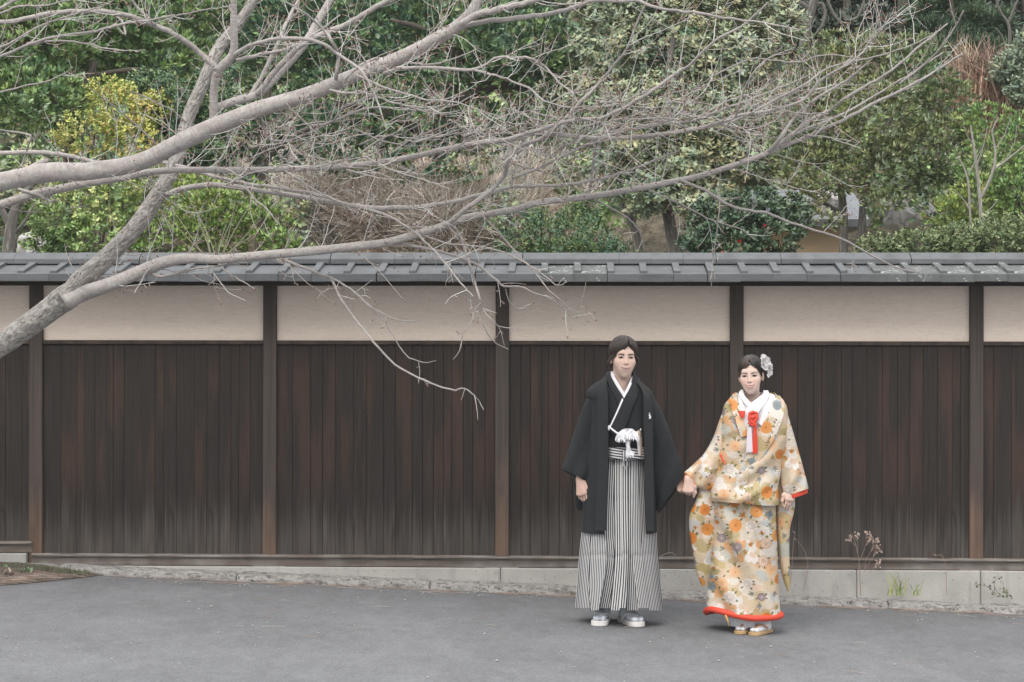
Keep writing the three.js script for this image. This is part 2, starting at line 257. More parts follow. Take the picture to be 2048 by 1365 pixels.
{
  const wall = thing('garden_wall', 'long tile-capped garden wall of dark planks and beige plaster behind the couple', 'wall');
  const X0 = -5.3, X1 = 4.7, zP = 0.03;
  const postX = [P(70.5, 680, zP).x - 1.62, ...[70.5, 539, 1004.5, 1474, 1954.5].map((p) => P(p, 680, zP).x)]; postX.push(postX[5] + 1.62);
  const PWD = 0.0925, yTop = 2.104, yRailT = 1.727, yRailB = 1.699, ySill = 0.251, UP = 0.082;
  postX.forEach((x, i) => part('post', slab(x - PWD / 2, x + PWD / 2, i <= 1 ? 0.172 : ySill - 0.004, yTop + 0.03, -0.05, zP, 0.004), mPost, wall));
  for (let i = 0; i < 6; i++) {
    const a = postX[i] + PWD / 2, b = postX[i + 1] - PWD / 2, up = i === 0 ? UP : 0;
    part('plaster_panel', slab(a - 0.002, b + 0.002, yRailT - 0.01, yTop + 0.02, -0.06, -0.004, 0.001), mPlas, wall);
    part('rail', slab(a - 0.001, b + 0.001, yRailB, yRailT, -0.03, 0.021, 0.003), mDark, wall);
    // planks of uneven width
    const r = rng(40 + i); let x = a; const ws = [];
    while (x < b - 0.001) { let w = 0.072 + r() * 0.062; if (r() < 0.3) w *= 0.62; if (b - x - w < 0.05) w = b - x; ws.push([x, x + w]); x += w; }
    ws.forEach(([p, q]) => { const dz = (r() - 0.5) * 0.0022, gap = 0.0006 + r() * 0.0008; part('plank', slab(p + gap, q - gap, ySill - 0.006 + up, yRailB + 0.002, -0.03, 0.004 + dz, 0.0013), mPlank[Math.floor(r() * 7)], wall); });
    part('backing_board', slab(a, b, ySill - 0.06 + up, yRailB + 0.01, -0.062, -0.033, 0.001), mDark, wall);
  }
  // moulded sill with its board, stepping up at the left bay
  const sillProf = (y) => [[-0.03, y], [0.046, y], [0.056, y - 0.004], [0.06, y - 0.011], [0.056, y - 0.018], [0.044, y - 0.023], [0.036, y - 0.03], [0.036, y - 0.076], [-0.03, y - 0.076]];
  const step = postX[1] - 0.02;
  part('sill', extrudeX(sillProf(ySill), step, X1), mSill, wall);
  part('sill', extrudeX(sillProf(ySill + UP), X0, step - 0.003), mSill, wall);
  // spacers under the sill by each post; between them a dark slot
  postX.slice(2).forEach((x) => part('spacer', slab(x - 0.115, x + 0.115, 0.168, ySill - 0.074, -0.03, 0.033, 0.002), mConc, wall));
  // footing blocks
  const fj = [P(52, 1110, 0.06).x, P(576, 1110, 0.06).x - 0.6, P(1001, 1150, 0.06).x, P(1357, 1150, .06).x, P(1714, 1150, 0.06).x, P(1962, 1150, 0.06).x, X1];
  const blocks = [[fj[0] + 0.012, fj[2]], [fj[2], fj[4]], [fj[4], fj[5]], [fj[5], fj[6]]];
  blocks.forEach(([a, b], i) => part('footing_block', slab(a + 0.002, b - 0.002, -0.4, 0.170, -0.08, 0.062 + (i % 2) * 0.003, 0.005), mConc, wall));
  part('footing_block', slab(X0, fj[0], -0.3, 0.170 + UP, -0.08, 0.07, 0.005), mConc, wall);
  // eaves: beam on the posts and soffit boards
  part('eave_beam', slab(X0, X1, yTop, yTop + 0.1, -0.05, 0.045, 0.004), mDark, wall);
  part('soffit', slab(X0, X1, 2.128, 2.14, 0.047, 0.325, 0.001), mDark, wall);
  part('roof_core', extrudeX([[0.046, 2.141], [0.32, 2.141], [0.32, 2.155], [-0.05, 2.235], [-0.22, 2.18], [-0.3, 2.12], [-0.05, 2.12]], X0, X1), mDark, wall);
  // roof tiles: a slightly dished pan with a raised batten on one edge and a lip at the eave
  const pitch = 0.2212, xs = P(1156, 540, 0.34).x - 0.0225, n0 = Math.ceil((X0 - xs) / pitch), n1 = Math.floor((X1 - xs) / pitch);
  const { z0, y0, z1, y1 } = ROOF, gTile = [];
  for (let k = 0; k < 3; k++) {
    const w = pitch - 0.0016;
    const pan = extrudeX([[z0 - 0.05, y0 + 0.010], [z1 - 0.004, y1], [z1, y1 - 0.004], [z1 + 0.001, y1 - 0.05 - k * 0.002], [z1 - 0.012, y1 - 0.053 - k * 0.002], [z1 - 0.018, y1 - 0.018], [z0 - 0.05, y0 - 0.008]], 0.0, w);
    const s = (y1 - y0) / (z1 - z0), yb = (z) => y0 + s * (z - z0);
    const bat = extrudeX([[z0 - 0.05, yb(z0 - 0.05) + 0.024], [z1 - 0.022, yb(z1 - 0.022) + 0.018], [z1 - 0.019, yb(z1 - 0.019) + 0.014], [z1 - 0.019, yb(z1 - 0.019) - 0.002], [z0 - 0.05, yb(z0 - 0.05) - 0.002]], 0, 0.045);
    gTile.push(mergeGeometries([pan, bat]));
  }
  const r = rng(9);
  for (let k = n0; k < n1; k++) {
    const x = xs + k * pitch, right = x > 1.9; const m = right || (Math.abs(x + 0.1) < 0.25) ? mLich[Math.floor(r() * 2)] : mTile[Math.floor(r() * 4)];
    const t = part('roof_tile', gTile[Math.floor(r() * 3)], m, wall);
    t.position.set(x + (r() - 0.5) * 0.001, (r() - 0.5) * 0.0025, (r() - 0.5) * 0.004); t.rotation.z = (r() - 0.5) * 0.004;
  }
  // ridge: capping tiles with a sloped shoulder, each lapping the next
  const gr = [0, 1, 2].map((k) => extrudeX([[-0.2, 2.26], [0.02, 2.252], [0.024, 2.256], [0.021, 2.286], [0.015, 2.292], [-0.055, 2.33 + k * 0.001], [-0.075, 2.336], [-0.12, 2.336], [-0.2, 2.30]], 0, 0.2200));
  const xr = P(1110, 515, 0).x, rp = 0.2208;
  for (let k = Math.ceil((X0 - xr) / rp); k < Math.floor((X1 - xr) / rp); k++) {
    const t = part('ridge_tile', gr[Math.floor(r() * 3)], mTile[Math.floor(r() * 4)], wall);
    t.position.set(xr + k * rp, (r() - 0.5) * 0.0016, (r() - 0.5) * 0.002); t.rotation.z = (r() - 0.5) * 0.004; t.rotation.y = (r() - 0.5) * 0.004;
  }
}
// ---------------------------------------------------------------- leaves, shrubs and trees behind the wall
function leafGeo(L, W, curl, fold, fine) {                      // one curved oval leaf along +y, its face to +z
  const at = (t, w) => { const y = L * t * (1 - 0.12 * curl * t), z = -curl * L * t * t * 0.5; return w === 0 ? [[0, y, z]] : [[-w * W / 2, y, z + fold * w * W * 0.3], [w * W / 2, y, z + fold * w * W * 0.3]]; };
  const rows = fine ? [at(0, 0), at(0.22, 0.75), at(0.5, 1), at(0.78, 0.66), at(1, 0)] : [at(0, 0), at(0.33, 0.95), at(0.7, 0.8), at(1, 0)];
  const pos = [], idx = []; let prev = null;
  for (const r of rows) { const k = pos.length / 3; r.forEach((p) => pos.push(...p)); if (prev) { const [q, n] = prev; if (n === 1) idx.push(q, k + 1, k); else if (r.length === 1) idx.push(q, q + 1, k); else idx.push(q, q + 1, k + 1, q, k + 1, k); } prev = [k, r.length]; }
  const g = new THREE.BufferGeometry(); g.setAttribute('position', new THREE.Float32BufferAttribute(pos, 3)); g.setIndex(idx); g.computeVertexNormals(); return g;
}
const M4 = new THREE.Matrix4(), Q = new THREE.Quaternion(), EU = new THREE.Euler();
function placeLeaf(g, az, tilt, at, roll = 0, s = 1) {        // tilt 0 = along the shoot axis (+y), 90 deg = square to it
  const h = g.clone(); EU.set(tilt, az, roll, 'YXZ'); M4.compose(at, Q.setFromEuler(EU), V(s, s, s)); return h.applyMatrix4(M4);
}
function tintGeo(g, k) { const n = g.attributes.position.count, c = new Float32Array(n * 3); for (let i = 0; i < n; i++) { c[3 * i] = k[0]; c[3 * i + 1] = k[1]; c[3 * i + 2] = k[2]; } g.setAttribute('color', new THREE.BufferAttribute(c, 3)); return g; }
function stick(a, b, r0, r1) { const g = tube([a, b], [r0, r1], 3); g.setIndex([...g.index.array].slice(0, 18)); g.deleteAttribute('uv'); return g; }
const CL = {};                                                // shoots: small bunches of separate leaves on their twig, a few shapes of each kind
function shoots(kind, make) { CL[kind] = [0, 1, 2].map((k) => { const r = rng(k * 91 + kind.length * 7 + 3), list = []; make(r, list); const gs = list.map(([g, c]) => { const q = tintGeo(g, c); if (q.attributes.uv) q.deleteAttribute('uv'); return q.index ? q.toNonIndexed() : q; }); return mergeGeometries(gs); }); }
const jit = (r, a = 0.25) => { const k = 1 + (r() - 0.5) * 1.4 * a; return [k * (1 + (r() - 0.5) * 0.12), k, k * (1 + (r() - 0.5) * 0.15)]; };
shoots('rosette', (r, L) => { const n = 11; for (let i = 0; i < n; i++) { const l = 0.115 * (0.7 + r() * 0.5); L.push([placeLeaf(leafGeo(l, l * 0.3, 0.5 + r() * 0.5, 0.25), i * 2.4 + r(), 0.5 + r() * 0.75 + (i > 6 ? 0.25 : -0.1), V(0, -0.02 + r() * 0.03, 0)), jit(r)]); } L.push([stick(V(0, -0.16, 0), V(0, 0, 0), 0.004, 0.003), [0.9, 0.6, 0.45]]); });
shoots('sprig', (r, L) => { for (let i = 0; i < 9; i++) { const l = 0.085 * (0.7 + r() * 0.6), y = -0.16 + i * 0.022; L.push([placeLeaf(leafGeo(l, l * 0.52, 0.4 + r() * 0.6, 0.2), i * 2.5 + r() * 0.8, 0.9 + r() * 0.7, V(0, y, 0), (r() - 0.5)), jit(r, 0.3)]); } L.push([stick(V(0, -0.2, 0), V(0, 0.03, 0), 0.004, 0.002), [0.9, 0.65, 0.5]]); });
shoots('small', (r, L) => { for (let i = 0; i < 16; i++) { const l = 0.045 * (0.7 + r() * 0.7), y = -0.15 + i * 0.012; L.push([placeLeaf(leafGeo(l, l * 0.46, 0.4, 0.25, 2), i * 2.4 + r(), 0.7 + r() * 0.8, V((r() - 0.5) * 0.05, y, (r() - 0.5) * 0.05), (r() - 0.5)), jit(r, 0.35)]); } });
shoots('droop', (r, L) => { for (let i = 0; i < 10; i++) { const l = 0.1 * (0.7 + r() * 0.6), y = -0.14 + i * 0.018; L.push([placeLeaf(leafGeo(l, l * 0.46, 0.7, 0.15), i * 2.4 + r(), 1.3 + r() * 0.9, V(0, y, 0), (r() - 0.5)), jit(r, 0.3)]); } L.push([stick(V(0, -0.2, 0), V(0, 0.02, 0), 0.004, 0.002), [1, 0.75, 0.6]]); });
shoots('tuft', (r, L) => { for (let i = 0; i < 26; i++) { const l = 0.13 * (0.6 + r() * 0.6); L.push([placeLeaf(leafGeo(l, 0.013, 0.3, 0.3, 2), r() * 6.3, 0.2 + r() * 1.3, V((r() - 0.5) * 0.1, (r() - 0.5) * 0.08, (r() - 0.5) * 0.1)), jit(r, 0.35)]); } });
shoots('blade', (r, L) => { for (let i = 0; i < 11; i++) { const l = 0.36 * (0.4 + r() * 0.8); L.push([placeLeaf(leafGeo(l, 0.013, 0.8 + r() * 1.6, 0.2, 4), r() * 6.3, 0.1 + r() * 1.1, V((r() - 0.5) * 0.12, -0.2, (r() - 0.5) * 0.12)), jit(r, 0.3)]); } });
shoots('twiggy', (r, L) => { for (let i = 0; i < 9; i++) { const a = V((r() - 0.5) * 0.3, -0.25 + (r() - 0.5) * 0.2, (r() - 0.5) * 0.3), b = a.clone().add(V((r() - 0.5) * 0.4, 0.15 + r() * 0.3, (r() - 0.5) * 0.4)), m = a.clone().lerp(b, 0.5).add(V((r() - 0.5) * 0.07, (r() - 0.5) * 0.07, (r() - 0.5) * 0.07)); for (const [p, q] of [[a, m], [m, b], [m, m.clone().add(V((r() - 0.5) * 0.2, 0.05 + r() * 0.14, (r() - 0.5) * 0.2))]]) L.push([stick(p, q, 0.003, 0.0022), jit(r, 0.35)]); } });
const mLeafGloss = new THREE.MeshPhysicalMaterial({ vertexColors: true, side: THREE.DoubleSide, roughness: 0.38 });
const mLeaf = new THREE.MeshPhysicalMaterial({ vertexColors: true, side: THREE.DoubleSide, roughness: 0.5 });
const mRed = std({ color: col(0.42, 0.03, 0.02), side: THREE.DoubleSide, roughness: 0.6 });
const mLeafMatt = new THREE.MeshStandardMaterial({ vertexColors: true, side: THREE.DoubleSide, roughness: 0.8 });
// lobes: [px, py, z, rx px, ry px] as seen in the photograph; each is an ellipsoid of shoots that sit on and just under its skin, in clumps
function crown(parent, name, kind, lobes, dens, palette, o = {}) {
  const r = rng(o.seed || 1), items = [[], [], []], cv = CL[kind], size = (o.size || 1) * (o.shrink || 0.51);
  lobes.forEach(([px, py, z, rx, ry], li) => {
    const c = P(px, py, z), k = depthAt(c) / FPX, RX = rx * k, RY = ry * k, RZ = Math.min(RX, RY) * (o.flat || 0.9);
    const area = 4 * Math.PI * Math.pow((Math.pow(RX * RY, 1.6) + Math.pow(RX * RZ, 1.6) + Math.pow(RY * RZ, 1.6)) / 3, 1 / 1.6);
    const n = Math.round(area * dens * (o.more || 5.3));
    for (let i = 0; i < n; i++) {
      const yy = 2 * r() - 1, a = r() * Math.PI * 2, q = Math.sqrt(1 - yy * yy), d = V(q * Math.cos(a), yy, q * Math.sin(a));
      if (d.z < -0.55 && r() < 0.7) continue;                 // fewer on the far side, which the crown itself hides
      const cl = vn3(d.x * 2.6 + li * 7.3, d.y * 2.6, d.z * 2.6 + 5, 3), cl2 = vn3(d.x * 6 + li * 3.3, d.y * 6, d.z * 6, 8);
      if (cl2 < 0.3 && r() < 0.75) continue;                  // gaps between the clumps
      const rad = (0.72 + 0.42 * cl + 0.1 * (cl2 - 0.5)) * (r() < 0.28 ? 0.55 + 0.4 * r() : 1);
      const p = V(c.x + d.x * RX * rad, c.y + d.y * RY * rad, c.z + d.z * RZ * rad);
      if (o.below !== undefined && p.y < o.below) continue;
      if (p.z > -0.42) p.z = -0.42 - r() * 0.2;
      const up = V(d.x, d.y, d.z).multiplyScalar(o.out ?? 0.8).add(V((r() - 0.5) * 0.9, (o.up ?? 0.55) + (r() - 0.5) * 0.5, (r() - 0.5) * 0.9 + 0.15)).normalize();
      Q.setFromUnitVectors(V(0, 1, 0), up); const qq = Q.clone().multiply(new THREE.Quaternion().setFromAxisAngle(V(0, 1, 0), r() * 6.28));
      const s = size * (0.75 + r() * 0.55);
      const pal = palette[Math.floor(Math.pow(r(), 1.2) * palette.length)], v = 0.84 + 0.32 * r(), hv = vn3(p.x * 1.7, p.y * 1.7, p.z * 1.7, 40) - 0.5;
      items[Math.floor(r() * 3)].push([new THREE.Matrix4().compose(p, qq, V(s, s, s)), col(pal[0] * v * (1 + hv * 0.5), pal[1] * v * (1 + hv * 0.2), pal[2] * v)]);
    }
  });
  if (o.inst) { items.forEach((list, k) => { const m = finish(new THREE.InstancedMesh(cv[k], o.matt ? mLeafMatt : mLeaf, list.length)); list.forEach(([mt, c], i) => { m.setMatrixAt(i, mt); m.setColorAt(i, c); }); const c = parent.userData_count ||= {}, q = c[name] = (c[name] ?? -1) + 1; m.name = q ? name + '_' + String(q).padStart(3, '0') : name; parent.add(m); }); return; }
  const tot = items.reduce((t, l, k) => t + l.length * cv[k].attributes.position.count, 0), pos = new Float32Array(tot * 3), nor = new Float32Array(tot * 3), cl = new Float32Array(tot * 3); let at = 0;
  const p = V(0, 0, 0), q = V(0, 0, 0), n3 = new THREE.Matrix3();
  items.forEach((list, k) => {
    const G = cv[k].attributes, ct = G.position.count;
    for (const [m, c] of list) { n3.getNormalMatrix(m); for (let i = 0; i < ct; i++, at += 3) { p.fromBufferAttribute(G.position, i).applyMatrix4(m); q.fromBufferAttribute(G.normal, i).applyMatrix3(n3).normalize(); pos[at] = p.x; pos[at + 1] = p.y; pos[at + 2] = p.z; nor[at] = q.x; nor[at + 1] = q.y; nor[at + 2] = q.z; cl[at] = G.color.getX(i) * c.r; cl[at + 1] = G.color.getY(i) * c.g; cl[at + 2] = G.color.getZ(i) * c.b; } }
  });
  const g = new THREE.BufferGeometry(); g.setAttribute('position', new THREE.BufferAttribute(pos, 3)); g.setAttribute('normal', new THREE.BufferAttribute(nor, 3)); g.setAttribute('color', new THREE.BufferAttribute(cl, 3));
  TRI.n += tot / 3; part(name, g, o.matt ? mLeafMatt : o.gloss ? mLeafGloss : mLeaf, parent);
}
const TRI = { n: 0 };
const tBarkB = tex(256, 256, (u, v) => { const f = fbm(u * 12, v * 6, 12, 6, 4, 3), g = vn(u * 90, v * 60, 90, 60, 2); const L = 0.12 + (f - 0.5) * 0.14 + (g - 0.5) * 0.05; return mix3([L, L * 0.93, L * 0.82], [L * 1.4, L * 1.45, L * 1.3], sm(0.55, 0.7, f)); });
const mBarkB = std({ map: rep(tBarkB, 2, 2.2), roughness: 0.95 });
const mBarkD = std({ map: rep(tBarkB, 2, 2.2), color: col(0.55, 0.5, 0.45), roughness: 0.95 });
const mBarkPale = std({ map: rep(tBarkB, 2, 2.2), color: col(2.1, 2.1, 2.1), roughness: 0.95 });
// limbs: lists of [px, py, radius px] at depth z (z may drift by the fourth number)
function limbs(parent, name, list, z, mat, seed = 1) {
  list.forEach((pl, n) => {
    const pts = pl.map(([x, y, , dz]) => P(x, y, z + (dz || 0))), k = (camP.z - z) / FPX, rad = pl.map((p) => p[2] * k);
    const [a, b] = spline(pts, rad, 0.09); part(name, tube(a, b, rad[0] > 0.03 ? 9 : 6, { bump: 0.16, seed: seed + n }), mat, parent);
  });
}
const PAL = {
  mid: [[0.176, 0.278, 0.102], [0.233, 0.352, 0.139], [0.130, 0.228, 0.102], [0.348, 0.480, 0.195]],
  dark: [[0.084, 0.162, 0.085], [0.118, 0.207, 0.100], [0.066, 0.131, 0.078], [0.182, 0.268, 0.116]],
  grey: [[0.201, 0.257, 0.163], [0.259, 0.314, 0.202], [0.144, 0.198, 0.138], [0.300, 0.309, 0.177]],
  olive: [[0.186, 0.237, 0.094], [0.229, 0.280, 0.122], [0.129, 0.179, 0.072], [0.337, 0.365, 0.186]],
  bright: [[0.231, 0.339, 0.095], [0.300, 0.404, 0.129], [0.162, 0.259, 0.086], [0.436, 0.492, 0.191]],
  yellow: [[0.33, 0.40, 0.10], [0.42, 0.46, 0.14], [0.22, 0.32, 0.07], [0.46, 0.42, 0.14]],
  straw: [[0.66, 0.58, 0.51], [0.72, 0.65, 0.58], [0.52, 0.45, 0.39], [0.54, 0.52, 0.4]],
  blue: [[0.06, 0.105, 0.052], [0.085, 0.14, 0.07], [0.045, 0.08, 0.042], [0.1, 0.155, 0.09]],
};
function tree(name, label, category, z, base, kind, lobes, dens, pal, o = {}) {
  const c = P(...base, z), t = thing(name, label, category, [0, 0, 0], o.group);
  if (o.limbs) limbs(t, o.limbName || 'trunk', o.limbs, z, o.bark || mBarkB, o.seed);
  if (o.stems) { const r = rng(o.seed || 3); for (let i = 0; i < o.stems; i++) { const L = lobes[Math.floor(r() * lobes.length)], foot = P(lerp(L[0], base[0], 0.5) + (r() - 0.5) * 40, base[1], z), top = P(L[0] + (r() - 0.5) * L[3], L[1] + (r() - 0.5) * L[4] * 0.6, L[2] - 0.1); foot.y = hillY(foot.x, foot.z) - 0.05; const m = foot.clone().lerp(top, 0.5).add(V((r() - 0.5) * 0.2, 0, (r() - 0.5) * 0.2)); const [a, b] = spline([foot, m, top], [0.022, 0.016, 0.007], 0.12); part('stem', tube(a, b, 5, { bump: 0.15, seed: i }), o.bark || mBarkD, t); } }
  crown(t, 'crown', kind, lobes, dens, pal, o);
  if (o.extra) o.extra(t);
  return t;
}
// nearest the wall, left to right
tree('evergreen_tree', 'broad evergreen with rosettes of long leaves filling the upper left corner', 'tree', -4.2, [40, 520], 'rosette',
  [[40, 90, -4.2, 150, 90], [190, 60, -4.6, 150, 80], [60, 200, -3.9, 130, 60], [310, 120, -4.8, 120, 70], [-60, 30, -4.4, 120, 110], [130, 10, -4.6, 170, 60], [340, 20, -5, 130, 60]], 62, PAL.mid,
  { seed: 11, size: 1.15, limbs: [[[150, 620, 12], [130, 420, 11], [150, 250, 9], [190, 120, 7]], [[150, 250, 6], [90, 180, 5], [40, 120, 4]], [[190, 150, 5], [280, 140, 5], [360, 175, 4, 0.3]]], bark: mBarkD });
tree('yellow_shrub', 'shrub with rounded yellow green leaves behind the forked grey branch at upper left', 'shrub', -2.6, [230, 520], 'sprig',
  [[240, 215, -2.6, 70, 55], [170, 265, -2.5, 70, 48], [270, 280, -2.5, 60, 50], [215, 180, -2.8, 50, 30], [310, 215, -2.8, 35, 40]], 75, PAL.yellow, { seed: 12, size: 0.62, stems: 6 });
tree('fine_leaved_tree', 'deep green fine-leaved tree right of the yellow shrub', 'tree', -2.9, [330, 520], 'small',
  [[320, 215, -3, 65, 75], [290, 180, -3.1, 50, 40], [350, 280, -2.9, 50, 55], [430, 210, -3.2, 50, 80], [400, 300, -3, 50, 45]], 130, PAL.dark, { seed: 13, size: 1.3, stems: 5 });
tree('camellia_bush', 'loose camellia with bright glossy leaves above the left end of the wall', 'bush', -1.7, [150, 560], 'sprig',
  [[130, 430, -1.7, 75, 60], [200, 470, -1.6, 80, 45], [100, 480, -1.8, 60, 35], [230, 390, -1.9, 60, 50], [160, 370, -1.9, 60, 40], [290, 350, -2.2, 50, 40]], 60, PAL.bright, { seed: 14, gloss: true, size: 0.8, stems: 8 });
tree('rosette_shrub', 'leafy green shrub with whorled leaves under the long-shooted branch', 'shrub', -1.5, [420, 560], 'rosette',
  [[340, 470, -1.5, 70, 45], [430, 440, -1.6, 80, 60], [520, 460, -1.6, 70, 48], [390, 400, -1.9, 70, 50], [475, 395, -1.8, 60, 40], [570, 490, -1.4, 40, 25], [280, 490, -1.4, 45, 30]], 60, PAL.bright.slice(0, 3), { seed: 15, gloss: false, size: 0.85, stems: 8 });
tree('evergreen_tree', 'tall dark evergreen with whorled leaves and brown limbs in the upper middle', 'tree', -4.6, [890, 520], 'rosette',
  [[620, 60, -5, 110, 80], [760, 60, -4.9, 110, 70], [900, 130, -4.7, 110, 80], [1030, 90, -4.6, 110, 80], [690, 190, -4.8, 110, 60], [820, 230, -4.6, 110, 60], [960, 260, -4.7, 90, 50], [1090, 190, -4.8, 80, 80], [560, 150, -5.1, 80, 80], [520, 30, -5.2, 90, 70], [880, 20, -5, 140, 60], [700, 290, -4.8, 120, 35], [840, 330, -4.4, 80, 40]], 40, PAL.dark.concat(PAL.mid.slice(1, 2)),
  { seed: 16, gloss: false, size: 1.15, bark: mBarkD, limbs: [[[885, 560, 20], [890, 420, 19], [880, 320, 17], [900, 200, 14], [930, 80, 10], [960, -20, 7]], [[890, 300, 12], [800, 240, 10], [700, 210, 8], [610, 215, 6], [560, 250, 4]], [[900, 210, 10], [990, 170, 9], [1080, 190, 6], [1130, 240, 4]], [[880, 340, 8], [950, 270, 7], [1040, 270, 5]], [[920, 120, 7], [850, 60, 6], [780, 40, 4]]] });
tree('evergreen_tree', 'slim evergreen with a dark straight trunk left of the dry grass', 'tree', -3.4, [520, 520], 'rosette',
  [[505, 270, -3.5, 70, 55], [560, 240, -3.6, 60, 50], [600, 300, -3.5, 60, 35], [480, 330, -3.4, 50, 35], [640, 250, -3.8, 50, 40]], 36, PAL.dark, { seed: 17, size: 1.0, bark: mBarkD, limbs: [[[527, 600, 17], [524, 450, 16], [522, 340, 14], [530, 240, 10], [540, 150, 6]], [[523, 330, 7], [570, 280, 6], [640, 250, 4]]] });
tree('dry_grass', 'tangle of dry pinkish grass and bare vines behind the middle of the wall', 'grass', -5.2, [780, 520], 'blade',
  [[620, 400, -5.5, 90, 60], [720, 400, -5.2, 90, 60], [820, 420, -5.2, 80, 60], [940, 440, -5, 80, 50], [680, 470, -4.6, 110, 30], [830, 480, -4.6, 110, 30], [1050, 400, -5.6, 60, 40], [760, 360, -5.8, 120, 40]], 26, PAL.straw, { seed: 18, size: 2.0, more: 1.2, matt: true, up: 0.4, out: 0.5, extra: (t) => crown(t, 'dry_vine', 'twiggy', [[640, 400, -4.7, 80, 70], [760, 410, -4.5, 90, 70], [880, 430, -4.4, 90, 60], [980, 430, -4.6, 70, 60]], 70, PAL.straw.slice(0, 2).concat([[0.4, 0.36, 0.3]]), { seed: 81, size: 1.7, more: 3, matt: true }) });
tree('low_shrub', 'loose dark green shrub rising just behind the tiles in the middle', 'shrub', -1.3, [1110, 560], 'small',
  [[1030, 490, -1.3, 40, 36], [1085, 470, -1.35, 45, 46], [1150, 455, -1.5, 44, 52], [1190, 490, -1.25, 55, 36], [1070, 430, -1.7, 34, 30], [1235, 505, -1.2, 45, 22], [1130, 500, -1.2, 70, 24], [1175, 415, -1.8, 36, 30]], 74, PAL.dark.slice(0, 2).concat([[0.09, 0.16, 0.04], [0.15, 0.19, 0.06]]), { seed: 19, size: 1.0, stems: 10 });
tree('camellia_tree', 'large grey-green camellia tree hung with glossy oval leaves in the centre right', 'tree', -3.6, [1340, 540], 'droop',
  [[1240, 90, -3.9, 100, 90], [1360, 70, -3.9, 110, 90], [1470, 110, -3.8, 100, 90], [1200, 200, -3.7, 80, 60], [1320, 200, -3.5, 100, 70], [1440, 230, -3.5, 100, 70], [1260, 290, -3.5, 80, 60], [1380, 320, -3.4, 90, 60], [1490, 320, -3.4, 80, 60], [1300, 380, -3.4, 70, 50], [1420, 400, -3.3, 80, 40], [1540, 60, -4.1, 70, 80], [1230, -10, -4, 110, 60], [1400, -20, -4, 120, 60]], 58, PAL.grey,
  { seed: 20, gloss: true, size: 0.95, limbs: [[[1350, 620, 13], [1345, 480, 12], [1330, 400, 11], [1310, 300, 9], [1330, 180, 7], [1350, 60, 5]], [[1280, 620, 9], [1275, 480, 8], [1245, 400, 7], [1230, 300, 5]], [[1335, 400, 7], [1400, 330, 6], [1470, 260, 4]]] });
tree('camellia_bush', 'dark camellia with a few red flowers left of the tan house', 'bush', -1.6, [1500, 560], 'sprig',
  [[1440, 430, -1.7, 60, 50], [1510, 420, -1.7, 65, 50], [1400, 480, -1.6, 50, 35], [1550, 470, -1.6, 60, 45], [1470, 485, -1.5, 60, 25], [1590, 430, -1.8, 40, 45]], 70, PAL.blue, { seed: 21, gloss: true, size: 0.85, stems: 8,
    extra: (t) => [[1479, 484], [1532, 452], [1447, 505]].forEach(([x, y], i) => { const L = []; for (let k = 0; k < 7; k++) L.push(placeLeaf(leafGeo(0.02, 0.018, 0.3, 0.3, 2), k * 0.9, 0.6 + (k % 2) * 0.4, V(0, 0, 0))); const f = part('flower', mergeGeometries(L), i === 0 ? mRed : mRed, t); f.position.copy(P(x, y, -1.15 - (i % 2) * 0.1)); f.rotation.set(1.2, 0, i); }) });
tree('round_shrub', 'big rounded olive-green shrub on two grey trunks right of centre', 'shrub', -2.8, [1700, 540], 'rosette',
  [[1650, 160, -3.1, 80, 70], [1740, 140, -3.2, 90, 70], [1830, 170, -3.1, 90, 70], [1900, 230, -3, 70, 70], [1640, 250, -2.9, 90, 70], [1750, 240, -2.7, 100, 80], [1860, 300, -2.7, 90, 70], [1650, 340, -2.7, 90, 50], [1770, 340, -2.6, 100, 60], [1600, 300, -3, 60, 70], [1890, 370, -2.7, 60, 40], [1700, 90, -3.5, 90, 30], [1800, 100, -3.4, 100, 30], [1600, 390, -2.6, 60, 30], [1650, 440, -2.3, 40, 18], [1770, 405, -2.4, 50, 16], [1880, 410, -2.3, 50, 24]], 68, PAL.olive.concat(PAL.grey.slice(0, 2)),
  { seed: 22, size: 0.78, limbs: [[[1690, 620, 9], [1688, 500, 9], [1686, 410, 8], [1670, 320, 6], [1640, 230, 4]], [[1722, 620, 9], [1724, 500, 8], [1728, 400, 8], [1750, 310, 6], [1790, 220, 4]], [[1720, 500, 5], [1770, 480, 5], [1850, 470, 3], [1890, 462, 2]], [[1685, 430, 5], [1640, 400, 4], [1600, 380, 3]], [[1728, 400, 4], [1800, 380, 4], [1850, 360, 3]]], bark: mBarkB });
tree('low_shrub', 'low yellow-green shrub just above the tiles below the grey rocks', 'shrub', -1.3, [1840, 560], 'small',
  [[1770, 490, -1.3, 60, 24], [1850, 488, -1.3, 70, 32], [1930, 480, -1.3, 70, 36], [2010, 470, -1.3, 70, 45]], 130, PAL.olive, { seed: 23, size: 1.0, stems: 5 });
